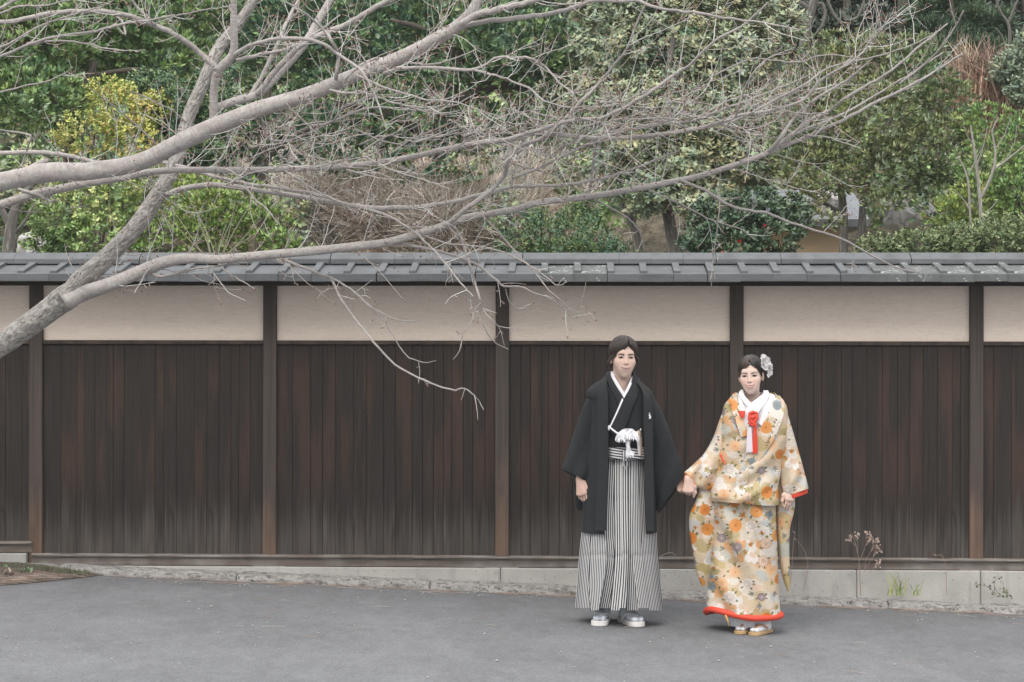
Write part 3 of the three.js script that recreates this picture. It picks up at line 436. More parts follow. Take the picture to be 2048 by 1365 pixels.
{ // pale rocks and a plain tan house glimpsed between the trunks
  const mRock = std({ map: rep(tConc, 0.5, 1), color: col(1.15, 1.15, 1.2), roughness: 0.95 });
  const rock = (px, py, z, rx, ry, label, seed) => { const c = P(px, py, z), k = (camP.z - z) / FPX, g = new THREE.IcosahedronGeometry(1, 5); const p = g.attributes.position, r = rng(seed), o = r() * 50; for (let i = 0; i < p.count; i++) { const x = p.getX(i), y = p.getY(i), w = p.getZ(i), q = 0.62 + 0.6 * Math.round(5 * vn3(x * 1.9 + o, y * 1.9, w * 1.9, 7)) / 5 + 0.3 * Math.abs(vn3(x * 4 + o, y * 4, w * 4, 9) - 0.5) + 0.12 * vn3(x * 11 + o, y * 11, w * 11, 12); p.setXYZ(i, x * rx * k * q, y * ry * k * q, w * rx * k * 0.8 * q); } g.computeVertexNormals(); const m = mesh('rock', boxUV(toCreasedNormals(g, 0.25)), mRock); m.position.copy(c); tag(m, label, 'rock'); };
  rock(1795, 432, -3.3, 28, 26, 'pale grey rock right of the two grey trunks, darker cleft beside it', 3);
  rock(1850, 430, -3.5, 26, 24, 'pale grey rock nearest the bare forked tree at the right', 9);
  rock(1655, 408, -4.6, 40, 24, 'pale rock in the bushes above the tan house wall', 14);
  rock(66, 488, -3, 30, 22, 'pale grey rock at the left edge above the roof tiles', 21);
  const h = thing('house', 'small tan-walled house half hidden behind the trunks right of centre', 'house');
  const A = P(1560, 520, -5.2), B = P(1690, 452, -5.2), C = P(1740, 415, -5.2);
  part('wall', slab(A.x, B.x, 0.3, B.y, -7, -5.2, 0.01), std({ map: rep(tPlas, 0.6, 1.2), color: col(0.75, 0.66, 0.5), roughness: 0.95 }), h);
  part('roof', extrudeX([[-5.0, B.y - 0.02], [-4.98, B.y + 0.05], [-6.1, B.y + 0.42], [-7.3, B.y + 0.05], [-7.3, B.y]], A.x - 0.2, B.x + 0.2), std({ map: rep(tTile, 1, 1), color: col(1.2, 1.2, 1.25) }), h);
}
tree('bright_shrub', 'bright green shrub with whorled leaves at the right edge', 'shrub', -2, [2010, 540], 'rosette',
  [[1990, 330, -2.2, 80, 60], [2050, 400, -2, 80, 70], [1960, 410, -2, 60, 60], [2060, 290, -2.4, 60, 60], [1900, 430, -1.9, 50, 40], [1990, 250, -2.6, 90, 40]], 80, PAL.bright.concat(PAL.mid.slice(0, 2)), { seed: 24, size: 0.72, stems: 6 });
{ // bare pale tree in that shrub
  const t = thing('bare_tree', 'slender bare tree with pale grey forked stems near the right edge', 'tree');
  limbs(t, 'trunk', [[[1962, 600, 5.5], [1963, 480, 4.6], [1961, 400, 4], [1955, 340, 3.2], [1949, 300, 2.6], [1942, 250, 1.6]], [[1963, 395, 3.4], [1984, 352, 3], [1992, 305, 2.4], [1985, 262, 1.8], [1998, 236, 1.2]], [[1988, 340, 2.4], [2020, 316, 1.9], [2060, 282, 1.3]], [[1946, 560, 3], [1941, 430, 2.4], [1934, 350, 2], [1916, 312, 1.2]], [[1937, 350, 1.4], [1950, 325, 1], [1962, 300, 0.7]], [[1955, 330, 1.4], [1968, 290, 1], [1976, 250, 0.7]], [[1990, 300, 1.3], [2010, 270, 1], [2022, 235, 0.7]], [[1948, 290, 1], [1930, 262, 0.7], [1926, 235, 0.5]], [[2012, 320, 1.1], [2030, 285, 0.8], [2034, 250, 0.6]], [[1963, 430, 1.6], [1980, 420, 1], [1996, 400, 0.7]], [[1940, 420, 1.3], [1925, 395, 0.9], [1908, 380, 0.6]]], -1.5, mBarkPale, 4);
}
{
  const t = thing('bare_tree', 'grey-barked trunk with a low fork at the left edge, just behind the wall', 'tree');
  limbs(t, 'trunk', [[[12, 590, 15], [18, 500, 14], [22, 450, 12], [34, 410, 9], [60, 375, 6], [90, 350, 3]], [[20, 455, 8], [6, 425, 7], [-14, 395, 6]], [[24, 470, 4], [48, 445, 3], [70, 405, 2]]], -1.4, mBarkB, 17);
}
// farther up the slope at the right
tree('reed_grass', 'patch of dry reddish reeds on the slope at the right', 'grass', -6.5, [1980, 300], 'blade',
  [[1970, 210, -6.6, 60, 35], [2030, 190, -6.5, 50, 40], [1940, 180, -6.9, 40, 40], [2050, 230, -6.4, 40, 30]], 80, [[0.44, 0.32, 0.25], [0.5, 0.38, 0.3], [0.3, 0.21, 0.17], [0.34, 0.32, 0.2]], { seed: 25, size: 2.4, matt: true, up: 1, out: 0.2, extra: (t) => crown(t, 'bare_twig', 'twiggy', [[1975, 165, -6.7, 50, 40], [1940, 190, -6.8, 30, 30]], 25, [[0.2, 0.13, 0.11]], { seed: 82, size: 2, matt: true }) });
tree('pale_shrub', 'pale grey-green shrub high on the slope at the right edge', 'shrub', -6, [2030, 300], 'small', [[2030, 140, -6.2, 50, 40], [2070, 110, -6.4, 60, 50], [2060, 180, -6, 50, 30]], 90, PAL.grey, { seed: 26, size: 1.7, stems: 3 });
tree('pine_tree', 'pine with flat clouds of blue-green needles near the upper right corner', 'tree', -9.5, [1930, 300], 'tuft',
  [[1900, 20, -9.7, 60, 25], [1960, 50, -9.6, 60, 22], [1880, 70, -9.5, 50, 18], [1930, 105, -9.3, 70, 25], [1850, 40, -9.9, 40, 22], [1990, 110, -9.4, 40, 18], [1910, 150, -9.2, 60, 22]], 60, PAL.blue.concat([[0.06, 0.11, 0.06]]), { seed: 27, size: 2.0, bark: mBarkD, limbs: [[[1935, 330, 8], [1930, 200, 8], [1925, 110, 7], [1905, 20, 5], [1900, -30, 4]], [[1928, 130, 4], [1880, 75, 3]], [[1925, 100, 4], [1965, 55, 3]]] });
{
  const t = thing('gnarled_tree', 'gnarled leafless tree with a twisting brown trunk at the top right of centre', 'tree');
  limbs(t, 'trunk', [[[1608, 260, 12], [1606, 130, 11], [1612, 60, 10], [1624, 15, 9], [1640, -30, 8]], [[1624, 20, 6], [1600, 5, 5], [1560, -5, 5]], [[1624, 14, 4], [1642, 5, 4], [1651, 25, 4], [1645, 50, 3], [1630, 70, 2], [1615, 85, 2]], [[1655, 0, 3], [1668, 30, 3], [1688, 52, 2]], [[1730, -10, 2], [1725, 15, 3], [1712, 38, 3], [1690, 40, 2]]], -8, mBarkB, 7);
}
{
  const t = thing('bare_tree', 'thin bare dark-stemmed tree in the upper right corner', 'tree');
  limbs(t, 'trunk', [[[2022, 260, 4], [2020, 110, 4], [2018, 50, 3], [2000, 20, 2], [1990, -10, 1.5]], [[2018, 45, 3], [2030, 15, 2], [2040, -10, 1.5]], [[2020, 100, 2.5], [2040, 70, 2], [2060, 30, 1.5]], [[2020, 110, 2], [2004, 70, 1.4], [1990, 55, 1]]], -8.2, mBarkB, 9);
}
// the dark wood that closes the view, tree by tree where one can tell them apart
const FAR = [[1560, 20, 120, 80], [1690, 30, 120, 70], [1800, 10, 120, 80], [1930, 10, 110, 80], [2050, 40, 110, 90], [1640, 120, 90, 60], [1760, 100, 110, 50], [1880, 120, 110, 60], [2000, 130, 90, 60], [1400, 30, 150, 110], [1220, 60, 150, 130], [1020, 40, 150, 120], [820, 60, 150, 120], [600, 60, 150, 130], [420, 80, 140, 130], [240, 90, 140, 130], [60, 100, 140, 130], [-60, 60, 110, 120]];
const FARL = ['dark leafy tree behind the gnarled leafless trunk', 'dark leafy tree in shade between the gnarled trunk and the pine', 'dark leafy tree above the top of the round olive shrub', 'dark leafy tree behind the pine at the top right', 'dark leafy tree in the very upper right corner', 'dark leafy tree low behind the gnarled trunk', 'dark leafy tree just over the crown of the round shrub', 'dark leafy tree below the pine, above the dry reeds', 'dark leafy tree behind the thin bare tree at the upper right'];
const farCrown = (t, i, px, py, rx, ry) => crown(t, 'crown', 'small', [[px, py, -14 - (i % 3), rx * 0.8, ry * 0.8], [px - rx * 0.4, py + ry * 0.5, -13.5, rx * 0.6, ry * 0.5], [px + rx * 0.4, py + ry * 0.4, -13.2, rx * 0.6, ry * 0.5], [px + rx * 0.1, py - ry * 0.5, -14.5, rx * 0.6, ry * 0.5]], 36, i < 9 ? [[0.02, 0.036, 0.024], [0.03, 0.05, 0.032], [0.04, 0.064, 0.04]] : PAL.dark, { seed: 100 + i, size: 3.2, more: 2, shrink: 0.72, inst: i > 8 });
FAR.slice(0, 9).forEach(([px, py, rx, ry], i) => { const t = thing('forest_tree', FARL[i], 'tree', [0, 0, 0], 'dark trees on the hillside at the upper right'); limbs(t, 'trunk', [[[px, py + 160, 12], [px + 6, py, 10], [px, py - 60, 6]]], -15 + (i % 3), mBarkD, i); farCrown(t, i, px, py, rx, ry); });
{ const g = new THREE.Group(); g.name = 'far_wood'; g.userData = { label: 'dark wood on the hillside behind the nearer evergreens', category: 'wood', kind: 'stuff' }; scene.add(g); FAR.slice(9).forEach((f, i) => farCrown(g, i + 9, ...f)); }
// undergrowth on the slope between them, one mass
{
  const g = new THREE.Group(); g.name = 'undergrowth'; g.userData = { label: 'mass of mixed green undergrowth covering the slope behind the wall', category: 'undergrowth', kind: 'stuff' }; scene.add(g);
  const out = []; for (let i = 0; i < 24; i++) { const x = -460 + i * 128; out.push([x, -40 - (i % 3) * 30, -17 - (i % 2), 130, 100], [x + 50, 120 - (i % 2) * 30, -15 - (i % 2), 130, 90]); if (x < 0 || x > 2080) out.push([x, 260, -11.5, 130, 90], [x, 400, -8.5, 120, 90], [x, 490, -5, 100, 60]); }
  crown(g, 'slope_foliage', 'sprig', out, 22, PAL.mid.concat(PAL.dark), { seed: 64, size: 2.6, more: 1.5, inst: true });
  crown(g, 'light_foliage', 'sprig', [[560, 420, -3.2, 60, 50], [700, 330, -4.2, 60, 30], [1000, 420, -3.6, 50, 50], [940, 330, -4.2, 60, 40], [610, 480, -2.4, 40, 22]], 22, PAL.grey.concat(PAL.olive), { seed: 63, size: 1.1, inst: true });
  const L = []; for (let i = 0; i < 18; i++) L.push([i * 125 - 40, 400 - (i % 3) * 30, -8.5 - (i % 2), 120, 90]);
  for (let i = 0; i < 18; i++) L.push([i * 125, 270 - (i % 2) * 40, -11 - (i % 2), 130, 90]);
  crown(g, 'foliage', 'sprig', L.filter(([x]) => x < 540 || x > 1120), 30, PAL.mid.concat(PAL.grey), { seed: 60, size: 1.7, more: 1.8, inst: true });
  crown(g, 'dry_foliage', 'blade', L.filter(([x, y, z]) => x >= 540 && x <= 1120 && z > -10), 40, PAL.straw, { seed: 61, size: 2, more: 1, inst: true, matt: true, up: 0.8, out: 0.3 });
  crown(g, 'far_foliage', 'sprig', L.filter(([x, y, z]) => x >= 540 && x <= 1120 && z < -10), 30, PAL.mid.concat(PAL.grey), { seed: 62, size: 1.7, more: 1.8, inst: true });
}
console.log('foliage triangles', TRI.n);
// ---------------------------------------------------------------- the bare cherry trees that lean in from the left, in front of the wall
const tBark = tex(512, 512, (u, v) => {                        // smooth grey bark with fine cross-wise lenticels
  const f = fbm(u * 6, v * 10, 6, 10, 4, 3), ring = fbm(u * 3, v * 90, 3, 90, 3, 8), le = sm(0.62, 0.7, fbm(u * 9, v * 60, 9, 60, 2, 14)), li = sm(0.56, 0.68, fbm(u * 10, v * 12, 10, 12, 4, 22)), g = vn(u * 160, v * 160, 160, 160, 3);
  let c = mix3([0.285, 0.255, 0.245], [0.45, 0.42, 0.40], clamp(f * 0.9 + (ring - 0.5) * 0.45));
  c = mix3(c, [0.46, 0.42, 0.40], le * 0.5); c = mix3(c, [0.41, 0.42, 0.39], li * 0.6);
  return sc3(c, 0.86 + 0.28 * g);
});
const bBark = tex(256, 512, (u, v) => 0.5 * fbm(u * 4, v * 70, 4, 70, 3, 8) + 0.5 * fbm(u * 14, v * 24, 14, 24, 4, 2), false);
const mBark = std({ map: rep(tBark, 1, 1.6), bumpMap: rep(bBark, 1, 1.6), bumpScale: 0.008, roughness: 0.85 });
const tRough = tex(512, 512, (u, v) => { const f = fbm(u * 14, v * 16, 14, 16, 5, 3), li = sm(0.46, 0.62, fbm(u * 34, v * 40, 34, 40, 4, 22)), g = vn(u * 160, v * 160, 160, 160, 3); return sc3(mix3(mix3([0.19, 0.175, 0.16], [0.34, 0.318, 0.295], f), [0.47, 0.46, 0.435], li * 0.5), 0.8 + 0.4 * g); });
const bRough = tex(256, 256, (u, v) => fbm(u * 14, v * 16, 14, 16, 5, 3), false);
const mRough = std({ map: rep(tRough, 1, 1.3), bumpMap: rep(bRough, 1, 1.3), bumpScale: 0.03, roughness: 0.95 });
const mTwig = std({ color: col(0.43, 0.39, 0.365), roughness: 0.85 });
const mTwigPale = std({ color: col(0.58, 0.58, 0.55), roughness: 0.9 });
const mBud = std({ color: col(0.2, 0.115, 0.085), roughness: 0.7 });
const treeA = thing('cherry_tree', 'bare cherry tree leaning in from the lower left, its trunk forking before the eaves', 'tree');
const treeB = thing('cherry_tree', 'bare cherry limb entering high at the left edge and climbing to the top', 'tree');
const TW = new Map([[treeA, { twig: [], pale: [], bud: [] }], [treeB, { twig: [], pale: [], bud: [] }]]);
const rT = rng(4242);
function twigMesh(pts, r0, r1, sides = 4) { const n = pts.length, g = tube(pts, pts.map((_, i) => lerp(r0, r1, i / (n - 1))), sides); g.setIndex([...g.index.array].slice(0, (n - 1) * sides * 6)); g.deleteAttribute('uv'); return g; }
const budG = (() => { const g = new THREE.OctahedronGeometry(1, 0); g.scale(0.0042, 0.009, 0.0042); g.deleteAttribute('uv'); return g; })();
function bud(S, p, d) { const g = budG.clone(); Q.setFromUnitVectors(V(0, 1, 0), d); const s = 0.7 + rT() * 0.6; M4.compose(p.clone().addScaledVector(d, 0.006 * s), Q, V(s, s, s)); S.bud.push(g.applyMatrix4(M4)); }
function rndPerp(d) { const v = V(rT() - 0.5, rT() - 0.5, rT() - 0.5); return v.addScaledVector(d, -v.dot(d)).normalize(); }
// a twig wanders off, turning slowly up, with short spurs that carry clustered buds
function twig(S, p, d, len, r, level, lift = 0.5) {
  const n = Math.max(3, Math.round(len / 0.035)), pts = [p.clone()], dir = d.clone(), side = rndPerp(d), bend = (rT() - 0.5) * 0.5;
  for (let i = 0; i < n; i++) { dir.addScaledVector(side, bend / n * 1.6 + (rT() - 0.5) * 0.16); dir.addScaledVector(rndPerp(dir), (rT() - 0.5) * 0.34); dir.y += lift * 0.9 / n; dir.normalize(); pts.push(pts[i].clone().addScaledVector(dir, len / n)); }
  (rT() < 0.6 ? S.pale : S.twig).push(twigMesh(pts, r, Math.max(0.0011, r * 0.4), level ? 3 : 4));
  bud(S, pts[n], dir);
  for (let i = 1; i < n; i++) {
    const t = pts[i + 1] ? pts[i + 1].clone().sub(pts[i]).normalize() : dir;
    if (rT() < 0.33) { const sd = t.clone().multiplyScalar(0.5).add(rndPerp(t)).normalize(); const e = pts[i].clone().addScaledVector(sd, 0.012 + rT() * 0.025); S.twig.push(twigMesh([pts[i], e], 0.0022, 0.0018, 3)); bud(S, e, sd); if (rT() < 0.5) bud(S, e, sd.clone().add(rndPerp(sd).multiplyScalar(0.8)).normalize()); }
    if (level < 2 && rT() < (level ? 0.12 : 0.22)) { const td = t.clone().multiplyScalar(0.9).add(rndPerp(t).multiplyScalar(0.8)).normalize(); td.y += 0.1; twig(S, pts[i], td.normalize(), len * (0.3 + rT() * 0.4), r * 0.65, level + 1, lift); }
  }
}
// limb drawn by [px, py, radius px] with depth from z0 to z1; o.t = share of places that carry a twig
function limb(tree, name, pl, z0, z1, o = {}) {
  const e = pl[pl.length - 1], f = pl[pl.length - 2];
  if (e[1] < 0 && o.t) { const L = Math.hypot(e[0] - f[0], e[1] - f[1]) || 1, dx = (e[0] - f[0]) / L, dy = (e[1] - f[1]) / L; pl = [...pl]; for (let k = 1; k <= 4; k++) pl.push([e[0] + dx * 75 * k + Math.sin(k * 2 + e[0]) * 10, e[1] + dy * 75 * k - 4 * k, e[2] * (1 - 0.2 * k)]); } // limbs go on above the picture
  const S = TW.get(tree), m = pl.length - 1, pts = [], rad = [];
  pl.forEach(([x, y, r], i) => { const z = lerp(z0, z1, i / m) + (i && i < m ? (rT() - 0.5) * (o.jz ?? 0.12) : 0); const p = P(x, y, z); pts.push(p); rad.push(r * (camP.z - z) / FPX); });
  const [a, b] = spline(pts, rad, rad[0] > 0.03 ? 0.035 : 0.045);
  if (rad[0] < 0.02) for (let i = 1; i < a.length - 1; i++) { const k = 0.0035; a[i].x += (rT() - 0.5) * k; a[i].y += (rT() - 0.5) * k * 2; a[i].z += (rT() - 0.5) * k * 2; }
  const sides = rad[0] > 0.05 ? 28 : rad[0] > 0.02 ? 14 : rad[0] > 0.008 ? 8 : 6;
  const g = tube(a, b, sides, { bump: rad[0] > 0.02 ? 0.1 : 0.07, seed: pl[0][0] * 0.13 });
  part(name, g, o.mat || mBark, tree);
  const dens = o.t ?? 0.5;
  for (let i = 2; i < a.length - 1; i++) if (rT() < dens) {
    const t = a[i + 1].clone().sub(a[i - 1]).normalize(), pr = rndPerp(t); pr.y += o.droop ? 0.0 : 0.35;
    const d = t.multiplyScalar(0.35 + rT() * 0.7).add(pr).normalize(), L = Math.min(0.62, (o.len || 0.3) * (0.25 + rT() * 1.1));
    twig(S, a[i].clone().addScaledVector(d, b[i] * 0.5), d, L, 0.0016 + L * 0.0035, L < 0.12 ? 2 : 0, o.droop ? -0.1 : 0.45);
  }
  return [a, b];
}
// --- first tree: trunk from the lower left corner, fork at (150, 585)
limb(treeA, 'trunk', [[-470, 1330, 46], [-380, 1020, 38], [-200, 820, 31], [-60, 724, 26], [10, 683, 24.5], [80, 634, 24], [130, 596, 26], [150, 582, 23]], 1.0, 1.45, { mat: mRough, t: 0, jz: 0.03 });
limb(treeA, 'branch', [[128, 602, 20], [160, 562, 20], [197, 531, 19.5], [232, 496, 18.5], [277, 448, 18], [308, 402, 17], [329, 368, 16], [350, 328, 14.5], [364, 280, 13.5], [380, 225, 13], [400, 180, 13], [425, 120, 12.5], [437, 97, 12.5], [475, 48, 11], [500, 12, 10], [520, -30, 9]], 1.45, 1.0, { mat: mRough, t: 0.16, jz: 0.03 });
limb(treeA, 'branch', [[128, 606, 16], [165, 588, 15], [215, 571, 14], [261, 552, 13.5], [308, 532, 12.5], [354, 519, 11], [385, 517, 10], [440, 519, 9], [512, 512, 9], [592, 505, 9], [693, 495, 9], [774, 485, 8.5], [834, 469, 8], [895, 449, 7.5], [935, 435, 7], [1024, 420, 6.5], [1085, 404, 6.5], [1147, 397, 6.5], [1209, 389, 6.5], [1270, 378, 6], [1332, 366, 6], [1393, 354, 5.6], [1455, 335, 5.4], [1516, 314, 5], [1540, 303, 5]], 1.5, 2.2, { t: 0.42, len: 0.34 });
limb(treeA, 'branch', [[1536, 305, 4.5], [1561, 278, 4], [1586, 240, 3.8], [1636, 195, 3.4], [1690, 163, 2.8], [1720, 140, 2.2], [1741, 120, 1.5]], 2.2, 2.5, { t: 0.35, len: 0.2 });
limb(treeA, 'branch', [[1536, 306, 4.5], [1611, 275, 4], [1686, 240, 3.4], [1761, 200, 3], [1820, 172, 2.6], [1880, 136, 2.2], [1926, 107, 1.5]], 2.2, 2.1, { t: 0.35, len: 0.22 });
limb(treeA, 'branch', [[1536, 304, 4.4], [1580, 272, 4], [1623, 240, 3.7], [1661, 220, 3.4], [1686, 200, 3.2], [1736, 170, 2.8], [1786, 140, 2.5], [1836, 95, 2.2], [1870, 68, 1.8], [1896, 47, 1.5]], 2.2, 2.35, { t: 0.3, len: 0.2 });
limb(treeA, 'branch', [[1560, 294, 3.2], [1586, 270, 3], [1673, 235, 2.7], [1736, 200, 2.4], [1811, 155, 2], [1852, 128, 1.7], [1886, 105, 1.3]], 2.2, 1.9, { t: 0.3, len: 0.2 });
limb(treeA, 'branch', [[1800, 168, 2], [1848, 130, 2], [1886, 90, 1.8], [1910, 55, 1.6], [1928, 22, 1.8]], 2.1, 2.4, { t: 0.25, len: 0.12 });
limb(treeA, 'branch', [[332, 389, 6], [369, 377, 5.8], [415, 371, 5.6], [461, 372, 5.4], [512, 380, 5.2], [613, 395, 5], [673, 407, 5], [754, 416, 5], [834, 414, 4.6], [915, 401, 4.4], [975, 387, 4], [1024, 374, 3.6], [1090, 372, 3.2], [1160, 366, 3], [1230, 350, 2.8], [1300, 325, 2.3], [1360, 300, 1.6]], 1.35, 2.3, { t: 0.5, len: 0.32 });
limb(treeA, 'branch', [[880, 460, 5.5], [915, 432, 5.4], [939, 413, 5.3], [987, 376, 5], [1011, 346, 4.8], [1015, 322, 4.6], [1036, 296, 4.6], [1086, 275, 4.4], [1136, 232, 4], [1156, 210, 3.6], [1199, 165, 3], [1236, 120, 2.6], [1254, 97, 2.4], [1274, 45, 2], [1294, 4, 1.6]], 1.9, 2.6, { t: 0.5, len: 0.28 });
limb(treeA, 'branch', [[1024, 357, 3], [1074, 338, 3], [1099, 325, 3], [1149, 302, 3], [1199, 280, 3], [1249, 262, 2.8], [1324, 247, 2.6], [1386, 242, 2.4], [1449, 217, 2.2], [1500, 200, 2], [1560, 176, 1.6], [1620, 150, 1.2]], 2.1, 2.5, { t: 0.5, len: 0.28 });
limb(treeA, 'branch', [[1179, 389, 3], [1183, 361, 3], [1190, 300, 3], [1190, 284, 2.6], [1204, 262, 2.2], [1226, 236, 1.8], [1250, 215, 1.4]], 1.95, 2.3, { t: 0.4, len: 0.22 });
limb(treeA, 'branch', [[1360, 360, 3], [1409, 380, 3], [1455, 408, 2.8], [1495, 421, 2.6], [1536, 427, 2.5], [1582, 445, 2.3], [1644, 465, 2.1], [1705, 488, 1.9], [1751, 515, 1.7], [1797, 537, 1.4], [1844, 546, 1.1]], 2.1, 1.6, { t: 0.22, len: 0.18, droop: 1 });
limb(treeA, 'branch', [[1441, 342, 1.6], [1439, 380, 1.5], [1439, 414, 1.5], [1433, 469, 1.4], [1426, 520, 1.3], [1424, 546, 1.2], [1422, 588, 0.9]], 2.1, 1.9, { t: 0.25, len: 0.08, droop: 1 });
limb(treeA, 'branch', [[1180, 394, 1.8], [1224, 417, 1.7], [1258, 438, 1.6], [1279, 463, 1.4], [1289, 500, 1.1]], 1.95, 1.5, { t: 0.3, len: 0.14, droop: 1 });
limb(treeA, 'branch', [[1290, 376, 2], [1330, 394, 1.9], [1378, 417, 1.7], [1424, 441, 1.5], [1485, 460, 1.2], [1510, 480, 1]], 2, 1.7, { t: 0.35, len: 0.2, droop: 1 });
// drooping twigs over the plaster and planks
limb(treeA, 'branch', [[545, 509, 3], [592, 530, 2.8], [640, 548, 2.6], [661, 558, 2.6], [681, 598, 2.4], [713, 642, 2.3], [746, 683, 2.2], [778, 719, 2], [818, 747, 1.8], [854, 763, 1.7], [907, 781, 1.6], [927, 777, 1.4], [947, 790, 1.2], [960, 806, 1], [967, 820, 0.8]], 1.55, 2.1, { t: 0.14, len: 0.12, droop: 1 });
limb(treeA, 'branch', [[640, 548, 2], [685, 568, 2], [721, 596, 1.8], [754, 622, 1.6], [802, 642, 1.2], [842, 640, 0.8]], 1.6, 1.9, { t: 0.3, len: 0.16, droop: 1 });
limb(treeA, 'branch', [[721, 598, 1.3], [770, 646, 1.2], [790, 679, 1.1], [818, 715, 1.1], [846, 725, 1], [872, 722, 0.8]], 1.75, 1.9, { t: 0.2, len: 0.1, droop: 1 });
limb(treeA, 'branch', [[905, 446, 2.8], [923, 480, 2.8], [939, 529, 2.6], [951, 568, 2.4], [960, 597, 2.2], [965, 620, 1.8], [986, 642, 1.2], [998, 654, 1.1], [1037, 658, 0.8]], 1.8, 2.0, { t: 0.12, len: 0.14, droop: 1 });
limb(treeA, 'branch', [[962, 607, 1.3], [951, 617, 1.2], [942, 646, 1.1], [925, 669, 0.9], [912, 662, 0.8]], 1.95, 2.1, { t: 0.2, len: 0.06, droop: 1 });
limb(treeA, 'branch', [[952, 622, 1.2], [966, 650, 1.1], [986, 683, 1], [1017, 699, 0.8]], 1.95, 1.9, { t: 0.25, len: 0.08, droop: 1 });
limb(treeA, 'branch', [[925, 671, 1], [923, 683, 1], [918, 706, 1], [906, 719, 0.8]], 2.1, 2.15, { t: 0.3, len: 0.05, droop: 1 });
limb(treeA, 'branch', [[770, 484, 3.2], [802, 489, 3], [854, 496, 2.8], [900, 509, 2.7], [939, 523, 2.6], [968, 540, 2.5], [994, 562, 2.4], [1009, 574, 2.1], [1044, 574, 1.8], [1066, 585, 1.6], [1095, 595, 1.4], [1125, 617, 1.1], [1146, 636, 0.9], [1158, 634, 0.7]], 1.85, 1.7, { t: 0.3, len: 0.16, droop: 1 });
limb(treeA, 'branch', [[1011, 578, 1.2], [1021, 607, 1.1], [1037, 618, 0.9], [1072, 616, 0.7]], 1.75, 1.7, { t: 0.25, len: 0.08, droop: 1 });
limb(treeA, 'branch', [[960, 428, 1.9], [985, 452, 1.8], [1011, 480, 1.7], [1044, 517, 1.6], [1076, 552, 1.5], [1095, 578, 1.3], [1125, 605, 1.1], [1144, 620, 0.9], [1164, 626, 0.8], [1179, 616, 0.7]], 1.9, 2.2, { t: 0.25, len: 0.12, droop: 1 });
limb(treeA, 'branch', [[850, 472, 1.9], [900, 488, 1.8], [968, 494, 1.7], [1017, 509, 1.6], [1056, 529, 1.5], [1095, 556, 1.3], [1119, 572, 1.1], [1134, 564, 0.8]], 1.9, 2.4, { t: 0.22, len: 0.12, droop: 1 });
limb(treeA, 'branch', [[314, 322, 4], [338, 328, 4], [385, 340, 4], [446, 358, 3.8], [512, 370, 3.6], [572, 378, 3.4], [633, 389, 3.2], [693, 409, 3], [774, 431, 2.7], [834, 469, 2.4], [875, 509, 2.1], [915, 558, 1.7], [947, 594, 1.2]], 1.2, 2.3, { t: 0.35, len: 0.24, droop: 1 });
limb(treeA, 'branch', [[292, 541, 4], [320, 553, 3], [372, 541, 2.6], [420, 534, 2.2], [470, 530, 1.6], [500, 540, 1.2]], 1.55, 1.8, { t: 0.3, len: 0.16, droop: 1 });
limb(treeA, 'branch', [[300, 536, 2], [288, 552, 1.8], [278, 570, 1.5], [268, 588, 1.2]], 1.6, 1.8, { t: 0, len: 0.1 });
limb(treeA, 'branch', [[430, 520, 2], [455, 545, 1.7], [480, 560, 1.4], [502, 574, 1]], 1.55, 1.8, { t: 0.2, len: 0.08, droop: 1 });
limb(treeA, 'branch', [[420, 222, 9], [462, 205, 8.5], [512, 189, 8.5], [562, 142, 8.5], [607, 90, 8], [637, 40, 7.5], [662, -4, 7], [680, -40, 6]], 1.05, 0.3, { t: 0.25, len: 0.3 });
limb(treeA, 'branch', [[515, 188, 6], [560, 130, 6], [622, 77, 6], [687, 52, 6], [737, 22, 5.6], [775, 0, 5.2], [830, -30, 5]], 0.9, 1.3, { t: 0.35, len: 0.3 });
limb(treeA, 'branch', [[500, 190, 4.5], [525, 150, 4.2], [560, 75, 3.8], [580, 30, 3.4], [606, -20, 3]], 0.9, 0.2, { t: 0.35, len: 0.3 });
{ // water shoots standing up from the low branch
  const S = TW.get(treeA);
  for (const [x, y] of [[320, 417], [348, 423], [380, 402], [410, 455], [428, 470], [486, 385], [470, 400], [498, 411], [505, 470], [455, 440], [395, 440], [360, 480], [520, 440]]) {
    const a = P(430 + (rT() - 0.5) * 26, 527, 1.55), b = P(x, y, 1.5 + (rT() - 0.5) * 0.4), m = a.clone().lerp(b, 0.45).add(V((rT() - 0.5) * 0.03, 0.0, (rT() - 0.5) * 0.03));
    const [p, q] = spline([a, m, b], [0.0042, 0.0035, 0.0018], 0.04); part('water_shoot', (() => { const g = tube(p, q, 5); return g; })(), mShoot(), treeA);
  }
}
function mShoot() { return mShoot.m ||= std({ color: col(0.30, 0.285, 0.2), roughness: 0.8 }); }
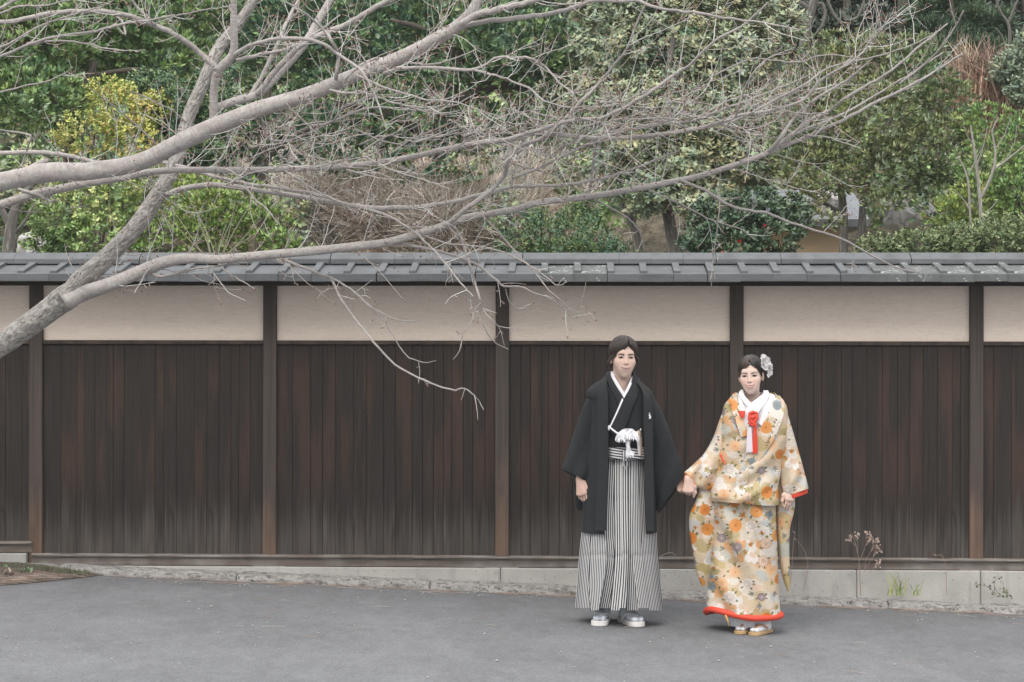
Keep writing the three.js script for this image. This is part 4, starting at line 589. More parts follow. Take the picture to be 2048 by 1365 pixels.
// --- second tree: the heavy limb from the left edge
limb(treeB, 'trunk', [[-520, 1390, 60], [-440, 1050, 48], [-330, 720, 38], [-220, 500, 30], [-120, 410, 24], [-40, 374, 20], [20, 360, 19], [92, 346, 19.5], [185, 342, 18], [277, 325, 17.5], [350, 290, 17.5], [425, 254, 18], [512, 220, 16.5], [612, 190, 15], [712, 150, 14], [812, 110, 13.5], [880, 74, 13], [912, 55, 12.5], [940, 28, 11.5], [962, -14, 10], [980, -60, 9]], 1.7, 2.5, { t: 0.3, len: 0.32, jz: 0.03 });
limb(treeB, 'branch', [[920, 50, 7], [949, 30, 7], [985, 22, 6.5], [1024, 12, 6], [1060, 4, 5.4], [1110, -12, 5]], 2.45, 2.8, { t: 0.4, len: 0.3 });
limb(treeB, 'branch', [[925, 54, 5], [960, 44, 5], [1024, 37, 5], [1080, 30, 4.6], [1124, 22, 4.4], [1186, 2, 4], [1240, 2, 3.6], [1274, 1, 3.4], [1311, 15, 3.1], [1360, 22, 2.8], [1400, 26, 2.6], [1461, 37, 2.3], [1536, 47, 1.8], [1600, 60, 1.4]], 2.4, 2.9, { t: 0.42, len: 0.3 });
limb(treeB, 'branch', [[426, 252, 9], [427, 215, 8.6], [428, 175, 8.4], [438, 140, 8.6], [464, 112, 9], [468, 90, 7.6], [467, 50, 7.2], [467, 20, 7], [467, -30, 6.6]], 1.95, 2.3, { t: 0.1, len: 0.26, jz: 0.02 });
limb(treeB, 'branch', [[436, 140, 6.5], [418, 124, 6], [400, 107, 5.8], [350, 70, 5.4], [312, 51, 5.2], [250, 30, 5], [175, 22, 5], [100, 27, 5], [40, 40, 4.6], [-20, 46, 4.4]], 2.05, 2.2, { t: 0.45, len: 0.3 });
limb(treeB, 'branch', [[468, 110, 4.6], [490, 96, 4.2], [512, 87, 4], [549, 78, 3.8], [600, 77, 3.8], [644, 87, 3.6], [674, 107, 3.2], [712, 132, 2.8], [732, 155, 2.5], [750, 190, 2.2], [762, 225, 1.8], [774, 262, 1.2]], 2.1, 2.6, { t: 0.45, len: 0.28 });
limb(treeB, 'branch', [[472, 120, 4], [500, 114, 3.8], [530, 107, 3.4], [565, 100, 3], [600, 84, 2.6], [640, 60, 2], [680, 30, 1.6]], 2.1, 1.7, { t: 0.45, len: 0.28 });
limb(treeB, 'branch', [[672, 158, 4.2], [674, 140, 4], [677, 112, 3.8], [664, 84, 3.5], [652, 65, 3.2], [632, 45, 2.6], [600, 20, 2], [570, 4, 1.6]], 2.2, 2.5, { t: 0.45, len: 0.26 });
limb(treeB, 'branch', [[768, 147, 3.8], [790, 138, 3.6], [812, 135, 3.5], [874, 136, 3.4], [937, 140, 3.2], [962, 135, 3], [995, 115, 2.6], [1024, 115, 2.4], [1061, 117, 2.3], [1094, 135, 2.1], [1116, 165, 1.9], [1144, 185, 1.7], [1156, 205, 1.4]], 2.35, 2.8, { t: 0.45, len: 0.28 });
limb(treeB, 'branch', [[945, 140, 2.6], [987, 150, 2.4], [1024, 162, 2.3], [1061, 178, 2.1], [1086, 200, 1.9], [1130, 215, 1.5], [1180, 212, 1.1]], 2.5, 2.9, { t: 0.45, len: 0.24 });
limb(treeB, 'branch', [[690, 158, 3], [720, 132, 2.8], [750, 118, 2.6], [800, 122, 2.4], [850, 130, 2], [900, 120, 1.6], [950, 100, 1.2]], 2.3, 1.9, { t: 0.5, len: 0.26 });
limb(treeB, 'branch', [[660, 180, 2.8], [690, 186, 2.6], [722, 184, 2.4], [760, 196, 2.2], [790, 206, 2], [840, 215, 1.6], [890, 210, 1.2]], 2.2, 2.7, { t: 0.5, len: 0.26 });
limb(treeB, 'branch', [[712, 150, 2.6], [736, 160, 2.5], [770, 175, 2.3], [820, 190, 2], [850, 200, 1.8], [900, 202, 1.5], [960, 220, 1.2], [1010, 235, 0.9]], 2.4, 3, { t: 0.5, len: 0.24 });
limb(treeB, 'branch', [[570, 206, 2.8], [620, 250, 2.6], [660, 245, 2.5], [740, 215, 2.2], [820, 220, 1.7], [880, 222, 1.2]], 2.2, 1.8, { t: 0.45, len: 0.24 });
limb(treeB, 'branch', [[520, 222, 3], [526, 250, 2.6], [532, 275, 2.4], [576, 282, 2.3], [640, 255, 2.1], [690, 230, 1.6], [730, 205, 1.2]], 2.1, 1.9, { t: 0.45, len: 0.24 });
limb(treeB, 'branch', [[-20, 306, 4.5], [75, 304, 4.6], [125, 310, 4.6], [175, 321, 4.4], [215, 332, 5]], 1.5, 1.8, { t: 0.4, len: 0.3 });
limb(treeB, 'branch', [[-60, 432, 10], [0, 411, 9], [61, 391, 8.6], [123, 377, 8.2], [185, 365, 8], [246, 355, 7.6], [292, 346, 7.2], [340, 341, 6.6], [400, 340, 6.2], [512, 340, 5.8], [633, 336, 5.7], [734, 328, 5.8], [814, 316, 5.8], [875, 302, 5.6], [949, 287, 5.4], [1024, 279, 5], [1074, 266, 5], [1124, 270, 4.9], [1186, 277, 5], [1261, 275, 4.6], [1349, 265, 4.2], [1424, 250, 3.8], [1474, 232, 3.5], [1536, 222, 3.2], [1606, 200, 2.8], [1643, 160, 2.5], [1698, 127, 2.2], [1740, 92, 1.9], [1761, 62, 1.8], [1773, 45, 1.6]], 1.5, 2.7, { t: 0.48, len: 0.34 });
limb(treeB, 'branch', [[1000, 283, 4.2], [1040, 272, 4], [1086, 257, 4], [1149, 240, 3.8], [1199, 237, 3.7], [1249, 215, 3.5], [1299, 185, 3.3], [1349, 150, 3], [1379, 130, 2.8], [1436, 77, 2.5], [1486, 50, 2.1], [1536, 5, 1.8]], 2.3, 2.7, { t: 0.45, len: 0.3 });
limb(treeB, 'branch', [[1450, 243, 3], [1469, 235, 2.6], [1478, 210, 2.4], [1486, 187, 2.2], [1504, 150, 1.9], [1536, 118, 1.5], [1590, 95, 1.2]], 2.5, 2.8, { t: 0.35, len: 0.2 });
limb(treeB, 'branch', [[1170, 290, 1.8], [1194, 284, 1.7], [1216, 244, 1.6], [1290, 238, 1.5], [1359, 230, 1.5], [1374, 200, 1.4], [1411, 170, 1.3], [1486, 140, 1]], 2.4, 2.8, { t: 0.4, len: 0.2 });
limb(treeB, 'branch', [[1500, 228, 2.6], [1560, 195, 2.4], [1606, 172, 2.3], [1650, 140, 2], [1696, 124, 1.8], [1736, 117, 1.7], [1798, 100, 1.4], [1861, 72, 1.1]], 2.6, 2.3, { t: 0.35, len: 0.2 });
limb(treeB, 'branch', [[1420, 156, 1.8], [1500, 118, 1.7], [1560, 122, 1.6], [1600, 124, 1.5], [1648, 110, 1.4], [1720, 116, 1]], 2.6, 2.9, { t: 0.35, len: 0.16 });
limb(treeB, 'branch', [[-20, 118, 3.2], [0, 112, 3.2], [50, 92, 3.1], [100, 75, 3], [175, 65, 2.9], [212, 57, 2.8], [250, 47, 2.6], [300, 40, 2.2], [350, 30, 1.6]], 2.2, 2.6, { t: 0.4, len: 0.26 });
limb(treeB, 'branch', [[-20, 100, 2.2], [0, 95, 2.2], [75, 55, 2.2], [110, 40, 2.1], [150, 27, 2], [200, 14, 1.6], [240, -6, 1.3]], 2.3, 2.6, { t: 0.4, len: 0.22 });
limb(treeB, 'branch', [[-20, 190, 1.8], [50, 172, 1.7], [100, 160, 1.5], [130, 146, 1.2], [146, 134, 0.9]], 2.2, 2.6, { t: 0.3, len: 0.16 });
limb(treeB, 'branch', [[62, 90, 1.9], [112, 81, 1.8], [175, 87, 1.7], [212, 97, 1.6], [250, 101, 1.3], [290, 100, 0.9]], 2.3, 2.7, { t: 0.35, len: 0.18 });
limb(treeB, 'branch', [[-10, 22, 3.6], [20, 6, 3.4], [50, -10, 3]], 2.3, 2.5, { t: 0.3, len: 0.2 });
limb(treeB, 'branch', [[-10, 30, 2.4], [40, 12, 2.2], [75, 12, 2], [130, 2, 1.7], [170, -10, 1.4]], 2.5, 2.7, { t: 0.4, len: 0.22 });
limb(treeB, 'branch', [[310, 50, 3.4], [290, 30, 3.2], [270, 10, 3], [250, -14, 2.6]], 2.15, 2.5, { t: 0.4, len: 0.2 });
limb(treeB, 'branch', [[228, 30, 2.4], [245, 44, 2.3], [250, 70, 2.2], [230, 52, 1.6], [205, 62, 1.6], [190, 78, 1.3], [175, 88, 1.1]], 2.15, 2.6, { t: 0.3, len: 0.16 });
limb(treeB, 'branch', [[300, 52, 1.8], [340, 36, 1.7], [380, 26, 1.6], [420, 18, 1.4], [470, 12, 1.1]], 2.15, 2.6, { t: 0.4, len: 0.22 });
limb(treeB, 'branch', [[320, 300, 1.8], [300, 275, 1.7], [260, 240, 1.6], [230, 215, 1.4], [205, 195, 1.2], [180, 178, 1]], 1.9, 2.4, { t: 0.25, len: 0.14 });
limb(treeB, 'branch', [[372, 245, 2], [350, 225, 1.9], [310, 205, 1.7], [285, 192, 1.4], [260, 182, 1.1]], 1.5, 1.8, { t: 0.3, len: 0.14 });
limb(treeB, 'branch', [[0, 260, 1.6], [40, 265, 1.8], [62, 272, 2.2], [56, 290, 2], [53, 302, 1.8]], 1.9, 1.7, { t: 0.3, len: 0.12 });
limb(treeB, 'branch', [[36, 378, 3.6], [70, 388, 3.2], [100, 402, 2.2], [108, 400, 1.6]], 1.6, 2, { t: 0.2, len: 0.05 });
limb(treeB, 'stub', [[48, 352, 12], [68, 338, 11], [86, 326, 8], [92, 322, 5]], 1.75, 1.95, { t: 0, jz: 0 });
for (let k = 0; k < 76; k++) {                                   // finer offshoots of the long limbs across the middle
  const x = 430 + k * 15 + rT() * 30, y = 318 - k * 1.3 + (rT() - 0.5) * 110, up = rT() < 0.6 ? -1 : 1, dx = 60 + rT() * 110, dy = up * (10 + rT() * 55);
  limb(k % 2 ? treeA : treeB, 'branch', [[x, y, 1.9], [x + dx * 0.3, y + dy * 0.5, 1.7], [x + dx * 0.6, y + dy * 0.75 + (rT() - 0.5) * 14, 1.4], [x + dx, y + dy * (0.8 + rT() * 0.5), 1]], 1.9 + rT() * 0.4, 2 + rT() * 0.8, { t: 0.4, len: 0.22 });
}
for (const [t, S] of TW) {
  const out = (n, list, m) => { if (list.length) { const o = part(n, mergeGeometries(list), m, t); o.userData.kind = 'stuff'; } };
  out('twigs', S.twig, mTwig); out('grey_twigs', S.pale, mTwigPale); out('buds', S.bud, mBud);
}
// ---------------------------------------------------------------- weeds, needles and litter along the kerb
const mStalk = std({ color: col(0.30, 0.21, 0.165), roughness: 0.9 }), mSeed = std({ color: col(0.42, 0.33, 0.29), roughness: 1 }), mGrassY = std({ color: col(0.36, 0.37, 0.14), roughness: 0.7, side: THREE.DoubleSide }), mGrassG = std({ color: col(0.11, 0.13, 0.06), roughness: 0.8, side: THREE.DoubleSide }), mWeed = std({ color: col(0.16, 0.23, 0.1), roughness: 0.7, side: THREE.DoubleSide });
function stalk(t, name, pl, z, mat, r0 = 0.0024) { const pts = pl.map(([x, y, d = 0]) => P(x, y, z + d)); const [a, b] = spline(pts, pts.map((_, i) => lerp(r0, r0 * 0.5, i / (pts.length - 1))), 0.025); return part(name, tube(a, b, 5), mat, t); }
{
  const t = thing('dry_weed', 'dried pinkish weed with branching seed heads against the planks at the right', 'weed'), r = rng(3), z = 0.14;
  stalk(t, 'stem', [[1722, 1192], [1720, 1150], [1718, 1120], [1712, 1090], [1704, 1068]], z, mStalk, 0.003);
  for (const pl of [[[1718, 1124], [1727, 1105], [1734, 1086], [1740, 1072]], [[1730, 1143], [1732, 1122], [1744, 1100], [1752, 1078]], [[1728, 1144], [1738, 1128], [1750, 1110], [1759, 1094]], [[1716, 1108], [1716, 1088], [1714, 1066]], [[1742, 1143], [1750, 1134], [1757, 1124]], [[1734, 1086], [1732, 1074], [1736, 1064]], [[1712, 1092], [1703, 1084], [1698, 1072]]]) {
    stalk(t, 'stem', pl, z, mStalk, 0.0018); const gs = []; const e = pl[pl.length - 1];
    for (let i = 0; i < 12; i++) { const g = new THREE.IcosahedronGeometry(0.0045 + r() * 0.004, 0); const p = P(e[0] + (r() - 0.5) * 12, e[1] + (r() - 0.2) * 16, z + (r() - 0.5) * 0.04); g.deleteAttribute('uv'); g.translate(p.x, p.y, p.z); gs.push(g); }
    for (let i = 0; i < 5; i++) { const a = P(lerp(pl[0][0], e[0], 0.6), lerp(pl[0][1], e[1], 0.6), z), b = P(e[0] + (r() - 0.5) * 14, e[1] + (r() - 0.2) * 14, z + (r() - 0.5) * 0.04); const g = stick(a, b, 0.0009, 0.0007); gs.push(g.toNonIndexed()); }
    part('seed_head', mergeGeometries(gs.map((g) => g.index ? g.toNonIndexed() : g)), mSeed, t).userData.kind = 'stuff';
  }
}
for (const [pl, label] of [[[[1580, 1180], [1584, 1140], [1586, 1100], [1590, 1066]], 'thin upright dry stalk just right of the woman'], [[[1606, 1184], [1614, 1150], [1616, 1128], [1608, 1100], [1592, 1080]], 'thin dry stalk bending over toward the woman'], [[[1893, 1190], [1893, 1150], [1890, 1124], [1884, 1111], [1872, 1112]], 'thin dry stalk hooked over at its tip, right of the grass tuft']]) { const t = thing('dry_stalk', label, 'stalk'); stalk(t, 'stem', pl, 0.13, mStalk, 0.0022); stalk(t, 'stem_tip', [pl[pl.length - 1], [pl[pl.length - 1][0] - 4, pl[pl.length - 1][1] - 3]], 0.13, mSeed, 0.0028); }
{ const t = thing('dry_stalk', 'short arched dry stalk on the sill between the man and the woman', 'stalk'); stalk(t, 'stem', [[1322, 1113], [1332, 1108], [1344, 1106], [1350, 1110]], 0.075, mSeed, 0.002); stalk(t, 'stem_tip', [[1350, 1110], [1352, 1112]], 0.075, mSeed, 0.002); }
function blades(name, label, cx, cy, spread, n, hpx, mat, seed, z = 0.17, wide = 0.006, cat = 'grass') {
  const t = thing(name, label, cat), r = rng(seed);
  for (let i = 0; i < n; i++) { const x = cx + (r() - 0.5) * spread, h = hpx * (0.35 + r() * 0.7), lean = (r() - 0.5) * h * 1.5, b0 = P(x, cy, z + (r() - 0.5) * 0.06), b1 = P(x + lean * 0.4, cy - h * 0.65, z + (r() - 0.5) * 0.06), b2 = P(x + lean, cy - h + Math.abs(lean) * 0.2, z + (r() - 0.5) * 0.1);
    const c = new THREE.QuadraticBezierCurve3(b0, b1, b2), g = grid(2, 7, (u, v) => { const p = c.getPoint(v), w = wide * (1 - v * v) * (u - 0.5); return [p.x + w, p.y, p.z + Math.abs(u - 0.5) * 0.002]; }); part('blade', g, Array.isArray(mat) ? mat[i % mat.length] : mat, t); }
  return t;
}
blades('grass_tuft', 'yellow-green grass tuft growing from the kerb at the right', 1790, 1192, 42, 22, 62, [mGrassY, mGrassY, mWeed], 5);
blades('grass_tuft', 'small pale grass tuft right of the larger tuft on the kerb', 1834, 1192, 16, 9, 38, [mGrassY, mWeed], 6);
{ // straggling dark weed at the far right
  const t = thing('creeping_weed', 'straggling dark green weed against the concrete footing at the far right', 'weed'), r = rng(12);
  for (const pl of [[[2002, 1194], [1992, 1180], [1990, 1166], [1996, 1152]], [[2016, 1194], [2010, 1180], [2006, 1162]], [[1990, 1186], [1978, 1176], [1966, 1172], [1952, 1170]], [[2024, 1196], [2014, 1188], [2004, 1186]]]) { stalk(t, 'stem', pl, 0.15, mGrassG, 0.002); pl.forEach(([x, y], i) => { for (let k = 0; k < 4; k++) { const p = P(x + (r() - 0.5) * 10, y + (r() - 0.5) * 9, 0.15 + (r() - 0.5) * 0.04); const m = part('leaf', leafGeo(0.022, 0.012, 0.4, 0.2, true), mGrassG, t); m.position.copy(p); m.rotation.set(r() * 2 - 1, r() * 6, r() * 6); } }); }
}
function leafy(label, px, py, R, n, z, mat, seed) { const t = thing('leafy_weed', label, 'weed'), r = rng(seed), c = P(px, py, z); c.y = gy(c.x, c.z) + 0.03; for (let i = 0; i < n; i++) { const m = part('leaf', leafGeo(R * (0.7 + r() * 0.5), R * 0.5, 0.7, 0.25, true), mat, t); m.position.copy(c).add(V((r() - 0.5) * 0.02, r() * 0.012, (r() - 0.5) * 0.02)); m.position.add(V((r() - 0.5) * 0.09, 0, (r() - 0.5) * 0.06)); m.rotation.set(0.9 + r() * 0.6, i * 2.4 + r(), 0, 'YXZ'); } }
leafy('broad-leaved pale green weed in the soil patch at the left', 48, 1168, 0.04, 26, 0.5, std({ color: col(0.2, 0.26, 0.16), roughness: 0.7, side: THREE.DoubleSide }), 31);
leafy('green weed cut by the left edge of the picture beside the kerb', 2, 1152, 0.045, 24, 0.42, mWeed, 32);
leafy('pale withered weed at the left edge of the soil', 12, 1172, 0.06, 8, 0.62, std({ color: col(0.36, 0.3, 0.25), roughness: 0.9, side: THREE.DoubleSide }), 33);
{ // low moss and grass on the soil next to the footing, pine needles, grit: nobody could count them
  const r = rng(51), gs = [];
  for (let i = 0; i < 900; i++) { const x = lerp(-4.1, -3.28, Math.pow(r(), 0.8)), z = 0.27 + r() * 0.16, y = gy(x, z) + 0.012 + 0.035 * sm(-3.2, -3.8, x); const g = leafGeo(0.02 + r() * 0.02, 0.005, 0.5, 0.2); g.rotateX(r() * 1.2 - 0.2); g.rotateY(r() * 6.3); g.translate(x, y, z); gs.push(g.toNonIndexed()); }
  tag(mesh('ground_moss', mergeGeometries(gs), std({ color: col(0.13, 0.14, 0.085), side: THREE.DoubleSide, roughness: 0.9 })), 'short moss and grass between the soil patch and the concrete footing', 'moss').userData.kind = 'stuff';
  const needle = (list, x, z, L, y = 0) => { const a = (r() - 0.5) * 1.1 + (r() < 0.5 ? 0 : Math.PI), yy = gy(x, z) + 0.004 + y, p = V(x, yy + r() * 0.004, z), q = V(x + Math.cos(a) * L, gy(x + Math.cos(a) * L, z) + 0.004 + y + r() * 0.006, z + Math.sin(a) * L), m = p.clone().lerp(q, 0.5).add(V(0, 0.003, (r() - 0.5) * 0.03)); list.push(twigMesh([p, m, q], 0.0016, 0.001, 3)); };
  const nd = [], pale = [];
  for (let i = 0; i < 330; i++) { const x = lerp(-3.1, 4.2, r()); needle(r() < 0.5 ? nd : pale, x, 0.262 + Math.pow(r(), 3) * 0.16, 0.06 + r() * 0.14); }
  for (let i = 0; i < 46; i++) needle(r() < 0.5 ? nd : pale, lerp(-3, 3.6, r()), 0.35 + Math.pow(r(), 1.6) * 2.6, 0.05 + r() * 0.1);
  for (let i = 0; i < 260; i++) { const x = lerp(-4.6, -3.3, r()), z = lerp(0.3, soilEdge(x) + 0.04, Math.pow(r(), 0.6)); needle(r() < 0.5 ? nd : pale, x, z, 0.06 + r() * 0.12, 0.012 + 0.03 * sm(-3.2, -3.8, x) * sm(1.2, 0.3, z)); }
  tag(mesh('pine_needles', mergeGeometries(nd), std({ color: col(0.27, 0.19, 0.15), roughness: 0.9 })), 'reddish pine needles gathered along the kerb and on the soil', 'pine needles').userData.kind = 'stuff';
  tag(mesh('dry_grass_bits', mergeGeometries(pale), std({ color: col(0.36, 0.3, 0.26), roughness: 0.9 })), 'pale dry grass bits scattered along the kerb foot', 'litter').userData.kind = 'stuff';
  const gr = [];
  for (let i = 0; i < 420; i++) { const x = lerp(-3.6, 3.8, r()), z = i < 200 ? 0.27 + r() * 0.25 : 0.3 + r() * 3.2, s = 0.002 + Math.pow(r(), 3) * 0.007, g = new THREE.IcosahedronGeometry(s, 0); g.deleteAttribute('uv'); g.scale(1, 0.6, 1); g.rotateY(r() * 6); g.translate(x, gy(x, z) + 0.004 + s * 0.3, z); gr.push(g); }
  tag(mesh('grit', mergeGeometries(gr), std({ color: col(0.4, 0.39, 0.36), roughness: 0.95 })), 'pale grit and crumbs of stone lying on the asphalt', 'grit').userData.kind = 'stuff';
}
// ---------------------------------------------------------------- people: shared tools
const smin = (a, b, k) => { const h = Math.max(k - Math.abs(a - b), 0) / k; return Math.min(a, b) - h * h * k * 0.25; };
const cap = (a, b, ra, rb = ra, k = 0.012) => { const ba = [b[0] - a[0], b[1] - a[1], b[2] - a[2]], l2 = ba[0] ** 2 + ba[1] ** 2 + ba[2] ** 2 || 1e-9; return { k, f: (x, y, z) => { const px = x - a[0], py = y - a[1], pz = z - a[2], t = clamp((px * ba[0] + py * ba[1] + pz * ba[2]) / l2); return Math.hypot(px - ba[0] * t, py - ba[1] * t, pz - ba[2] * t) - lerp(ra, rb, t); } }; };
const ell = (c, r, k = 0.012) => { const m = Math.min(...r); return { k, f: (x, y, z) => { const px = (x - c[0]) / r[0], py = (y - c[1]) / r[1], pz = (z - c[2]) / r[2], k0 = Math.hypot(px, py, pz), k1 = Math.hypot(px / r[0], py / r[1], pz / r[2]); return k1 > 1e-9 ? k0 * (k0 - 1) / k1 : -m; } }; };
const cut = (p) => ({ ...p, cut: true });
function field(prims) { return (x, y, z) => { let d = 1e3; for (const p of prims) { if (p.cut) { const e = -p.f(x, y, z); d = -smin(-d, -e, p.k); } else d = d > 900 ? p.f(x, y, z) : smin(d, p.f(x, y, z), p.k); } return d; }; }
function nets(sdf, lo, hi, h, color) {                          // surface nets on a grid of cell h
  const n = [0, 1, 2].map((i) => Math.ceil((hi[i] - lo[i]) / h) + 1), [nx, ny, nz] = n, F = new Float32Array(nx * ny * nz), at = (i, j, k) => (k * ny + j) * nx + i;
  for (let k = 0; k < nz; k++) for (let j = 0; j < ny; j++) for (let i = 0; i < nx; i++) F[at(i, j, k)] = sdf(lo[0] + i * h, lo[1] + j * h, lo[2] + k * h);
  const id = new Int32Array(F.length).fill(-1), pos = [], idx = [], E = [[0, 1], [0, 2], [0, 4], [1, 3], [1, 5], [2, 3], [2, 6], [4, 5], [4, 6], [3, 7], [5, 7], [6, 7]];
  for (let k = 0; k < nz - 1; k++) for (let j = 0; j < ny - 1; j++) for (let i = 0; i < nx - 1; i++) {
    let m = 0; const v = []; for (let c = 0; c < 8; c++) { const f = F[at(i + (c & 1), j + (c >> 1 & 1), k + (c >> 2))]; v.push(f); if (f < 0) m |= 1 << c; }
    if (m === 0 || m === 255) continue;
    let q = 0, x = 0, y = 0, z = 0; for (const [a, b] of E) if ((v[a] < 0) !== (v[b] < 0)) { const t = v[a] / (v[a] - v[b]); x += lerp(a & 1, b & 1, t); y += lerp(a >> 1 & 1, b >> 1 & 1, t); z += lerp(a >> 2, b >> 2, t); q++; }
    id[at(i, j, k)] = pos.length / 3; pos.push(lo[0] + (i + x / q) * h, lo[1] + (j + y / q) * h, lo[2] + (k + z / q) * h);
  }
  for (let k = 1; k < nz - 1; k++) for (let j = 1; j < ny - 1; j++) for (let i = 1; i < nx - 1; i++) {
    const s = F[at(i, j, k)] < 0;
    for (const [d, a, b] of [[[1, 0, 0], [0, 1, 0], [0, 0, 1]], [[0, 1, 0], [0, 0, 1], [1, 0, 0]], [[0, 0, 1], [1, 0, 0], [0, 1, 0]]]) {
      if (s === F[at(i + d[0], j + d[1], k + d[2])] < 0) continue;
      const p = id[at(i, j, k)], q = id[at(i - a[0], j - a[1], k - a[2])], r = id[at(i - a[0] - b[0], j - a[1] - b[1], k - a[2] - b[2])], t = id[at(i - b[0], j - b[1], k - b[2])];
      if (p < 0 || q < 0 || r < 0 || t < 0) continue;
      s ? idx.push(p, q, r, p, r, t) : idx.push(p, r, q, p, t, r);
    }
  }
  const g = new THREE.BufferGeometry(); g.setAttribute('position', new THREE.Float32BufferAttribute(pos, 3)); g.setIndex(idx); g.computeVertexNormals();
  if (color) { const c = []; for (let i = 0; i < pos.length; i += 3) c.push(...color(pos[i], pos[i + 1], pos[i + 2])); g.setAttribute('color', new THREE.Float32BufferAttribute(c, 3)); }
  return g;
}
const spow = (c, e) => Math.sign(c) * Math.pow(Math.abs(c), e);
function crv(list, t) {                                         // smooth interpolation of rows of numbers, t in 0..1
  const m = list.length - 1, f = clamp(t) * m, k = Math.min(m - 1, Math.floor(f)), s = f - k, p1 = list[k], p2 = list[k + 1], p0 = list[k - 1] || p1.map((v, i) => 2 * v - p2[i]), p3 = list[k + 2] || p2.map((v, i) => 2 * v - p1[i]);
  return p1.map((_, i) => 0.5 * (2 * p1[i] + (p2[i] - p0[i]) * s + (2 * p0[i] - 5 * p1[i] + 4 * p2[i] - p3[i]) * s * s + (3 * p1[i] - p0[i] - 3 * p2[i] + p3[i]) * s * s * s));
}
class Figure {                                                  // one person; W turns photograph pixels into the person's own metres
  constructor(t, z) { this.t = t; this.z = z; this.o = t.position; }
  W(px, py, dz = 0) { const p = P(px, py, this.z + dz).sub(this.o); return [p.x, p.y, p.z]; }
  V(px, py, dz = 0) { return V(...this.W(px, py, dz)); }
  // closed or open garment by height: rows [py, left px, right px, front dz, back dz]
  loft(rows, o = {}) {
    const nu = o.nu || 72, nv = o.nv || 60, e = o.e || 0.85;
    return grid(nu, nv, (u, v) => {
      const [py, xl, xr, zf, zb, el = 0, er = 0] = crv(rows, v), A = this.W(xl, py, 0), B = this.W(xr, py, 0), xc = (A[0] + B[0]) / 2, rx = (B[0] - A[0]) / 2, zc = (zf + zb) / 2, rz = (zf - zb) / 2;
      let a0 = Math.PI / 2 - Math.PI, a1 = a0 + Math.PI * 2;
      if (o.open) { const L = this.W(el, py, zf)[0], R = this.W(er, py, zf)[0], ac = (x) => Math.acos(clamp(spow((x - xc) / rx, 1 / e), -1, 1)); a0 = ac(L); a1 = 2 * Math.PI + ac(R); }
      const a = lerp(a0, a1, u); let x = xc + rx * spow(Math.cos(a), e), z = zc + rz * spow(Math.sin(a), e), y = A[1];
      if (o.fold) { const d = o.fold(x, y, a, v, u); x += Math.cos(a) * d; z += Math.sin(a) * d; }
      if (o.drop) y += o.drop(x, z, a, v);
      return [x, y, z, o.uv ? o.uv(x, y, z, a)[0] : x + (o.u0 || 0), o.uv ? o.uv(x, y, z, a)[1] : y + (o.v0 || 0)];
    }, !o.open);
  }
  // a flat bag of cloth between two rails of [px, py, dz]; T = half thickness along its length
  bag(A, B, T, o = {}) {
    const nu = o.nu || 40, nv = o.nv || 44, rows = A.map((a, i) => [...this.W(...a), ...this.W(...B[i]), T[Math.min(i, T.length - 1)]]);
    const fn = (u, v) => {
      const r = crv(rows, v), r2 = crv(rows, Math.min(1, v + 0.01)), r1 = crv(rows, Math.max(0, v - 0.01)), a = V(r[0], r[1], r[2]), b = V(r[3], r[4], r[5]), mid = a.clone().lerp(b, 0.5), H = a.clone().sub(b).multiplyScalar(0.5);
      const tan = V(r2[0] + r2[3] - r1[0] - r1[3], r2[1] + r2[4] - r1[1] - r1[4], r2[2] + r2[5] - r1[2] - r1[5]), N = H.clone().cross(tan).normalize(); if (N.z < 0) N.negate();
      const an = u * Math.PI * 2, c = spow(Math.cos(an), 0.9), s = spow(Math.sin(an), 0.75);
      const p = mid.addScaledVector(H, c).addScaledVector(N, r[6] * s);
      if (o.fold) p.addScaledVector(N, o.fold(p.x, p.y, c, v) * Math.sign(Math.sin(an)) * Math.pow(Math.abs(Math.sin(an)), 0.5));
      return [p.x, p.y, p.z, p.x + (o.u0 || 0) + (s < 0 ? 0.37 : 0), p.y + (o.v0 || 0)];
    };
    const g = grid(nu, nv, fn, true), gs = [g];
    for (const e of [0, 1]) { const list = []; for (let i = 0; i <= nu; i++) list.push(fn(i / nu, e)); const c = [0, 1, 2, 3, 4].map((k) => list.slice(0, nu).reduce((s, p) => s + p[k], 0) / nu), back = fn(0, e ? 0.94 : 0.06), b2 = fn(0.5, e ? 0.94 : 0.06), m = [0, 1, 2].map((k) => (back[k] + b2[k]) / 2); const inset = o.cuff && e ? 0.8 : 0; gs.push(grid(nu, 3, (u, v) => { const i = Math.min(nu, Math.round(u * nu)), p = list[i], q = v < 0.5 ? [...p] : [lerp(p[0], lerp(c[0], m[0], inset), (v - 0.33) / 0.67 * 0.98), lerp(p[1], lerp(c[1], m[1], inset), (v - 0.33) / 0.67 * 0.98), lerp(p[2], lerp(c[2], m[2], inset), (v - 0.33) / 0.67 * 0.98), p[3], p[4]]; return q; })); }
    return mergeGeometries(gs);
  }
  // a band of cloth between two edges of [px, py, dz], with thickness
  band(A, B, th = 0.004, o = {}) {
    const n = o.n || 40, ra = A.map((p) => this.W(...p)), rb = B.map((p) => this.W(...p)), prof = [[0, -1], [0.0, 0.6], [0.06, 1], [0.5, 1.15], [0.94, 1], [1, 0.6], [1, -1]];
    return grid(prof.length - 1, n, (u, v) => { const a = crv(ra, v), b = crv(rb, v), [w, d] = prof[Math.round(u * (prof.length - 1))]; return [lerp(a[0], b[0], w), lerp(a[1], b[1], w), lerp(a[2], b[2], w) + d * th, (o.along ? v * (o.len || 1) : lerp(a[0], b[0], w)) + (o.u0 || 0), (o.along ? w * (o.wid || 0.1) : lerp(a[1], b[1], w)) + (o.v0 || 0)]; });
  }
}
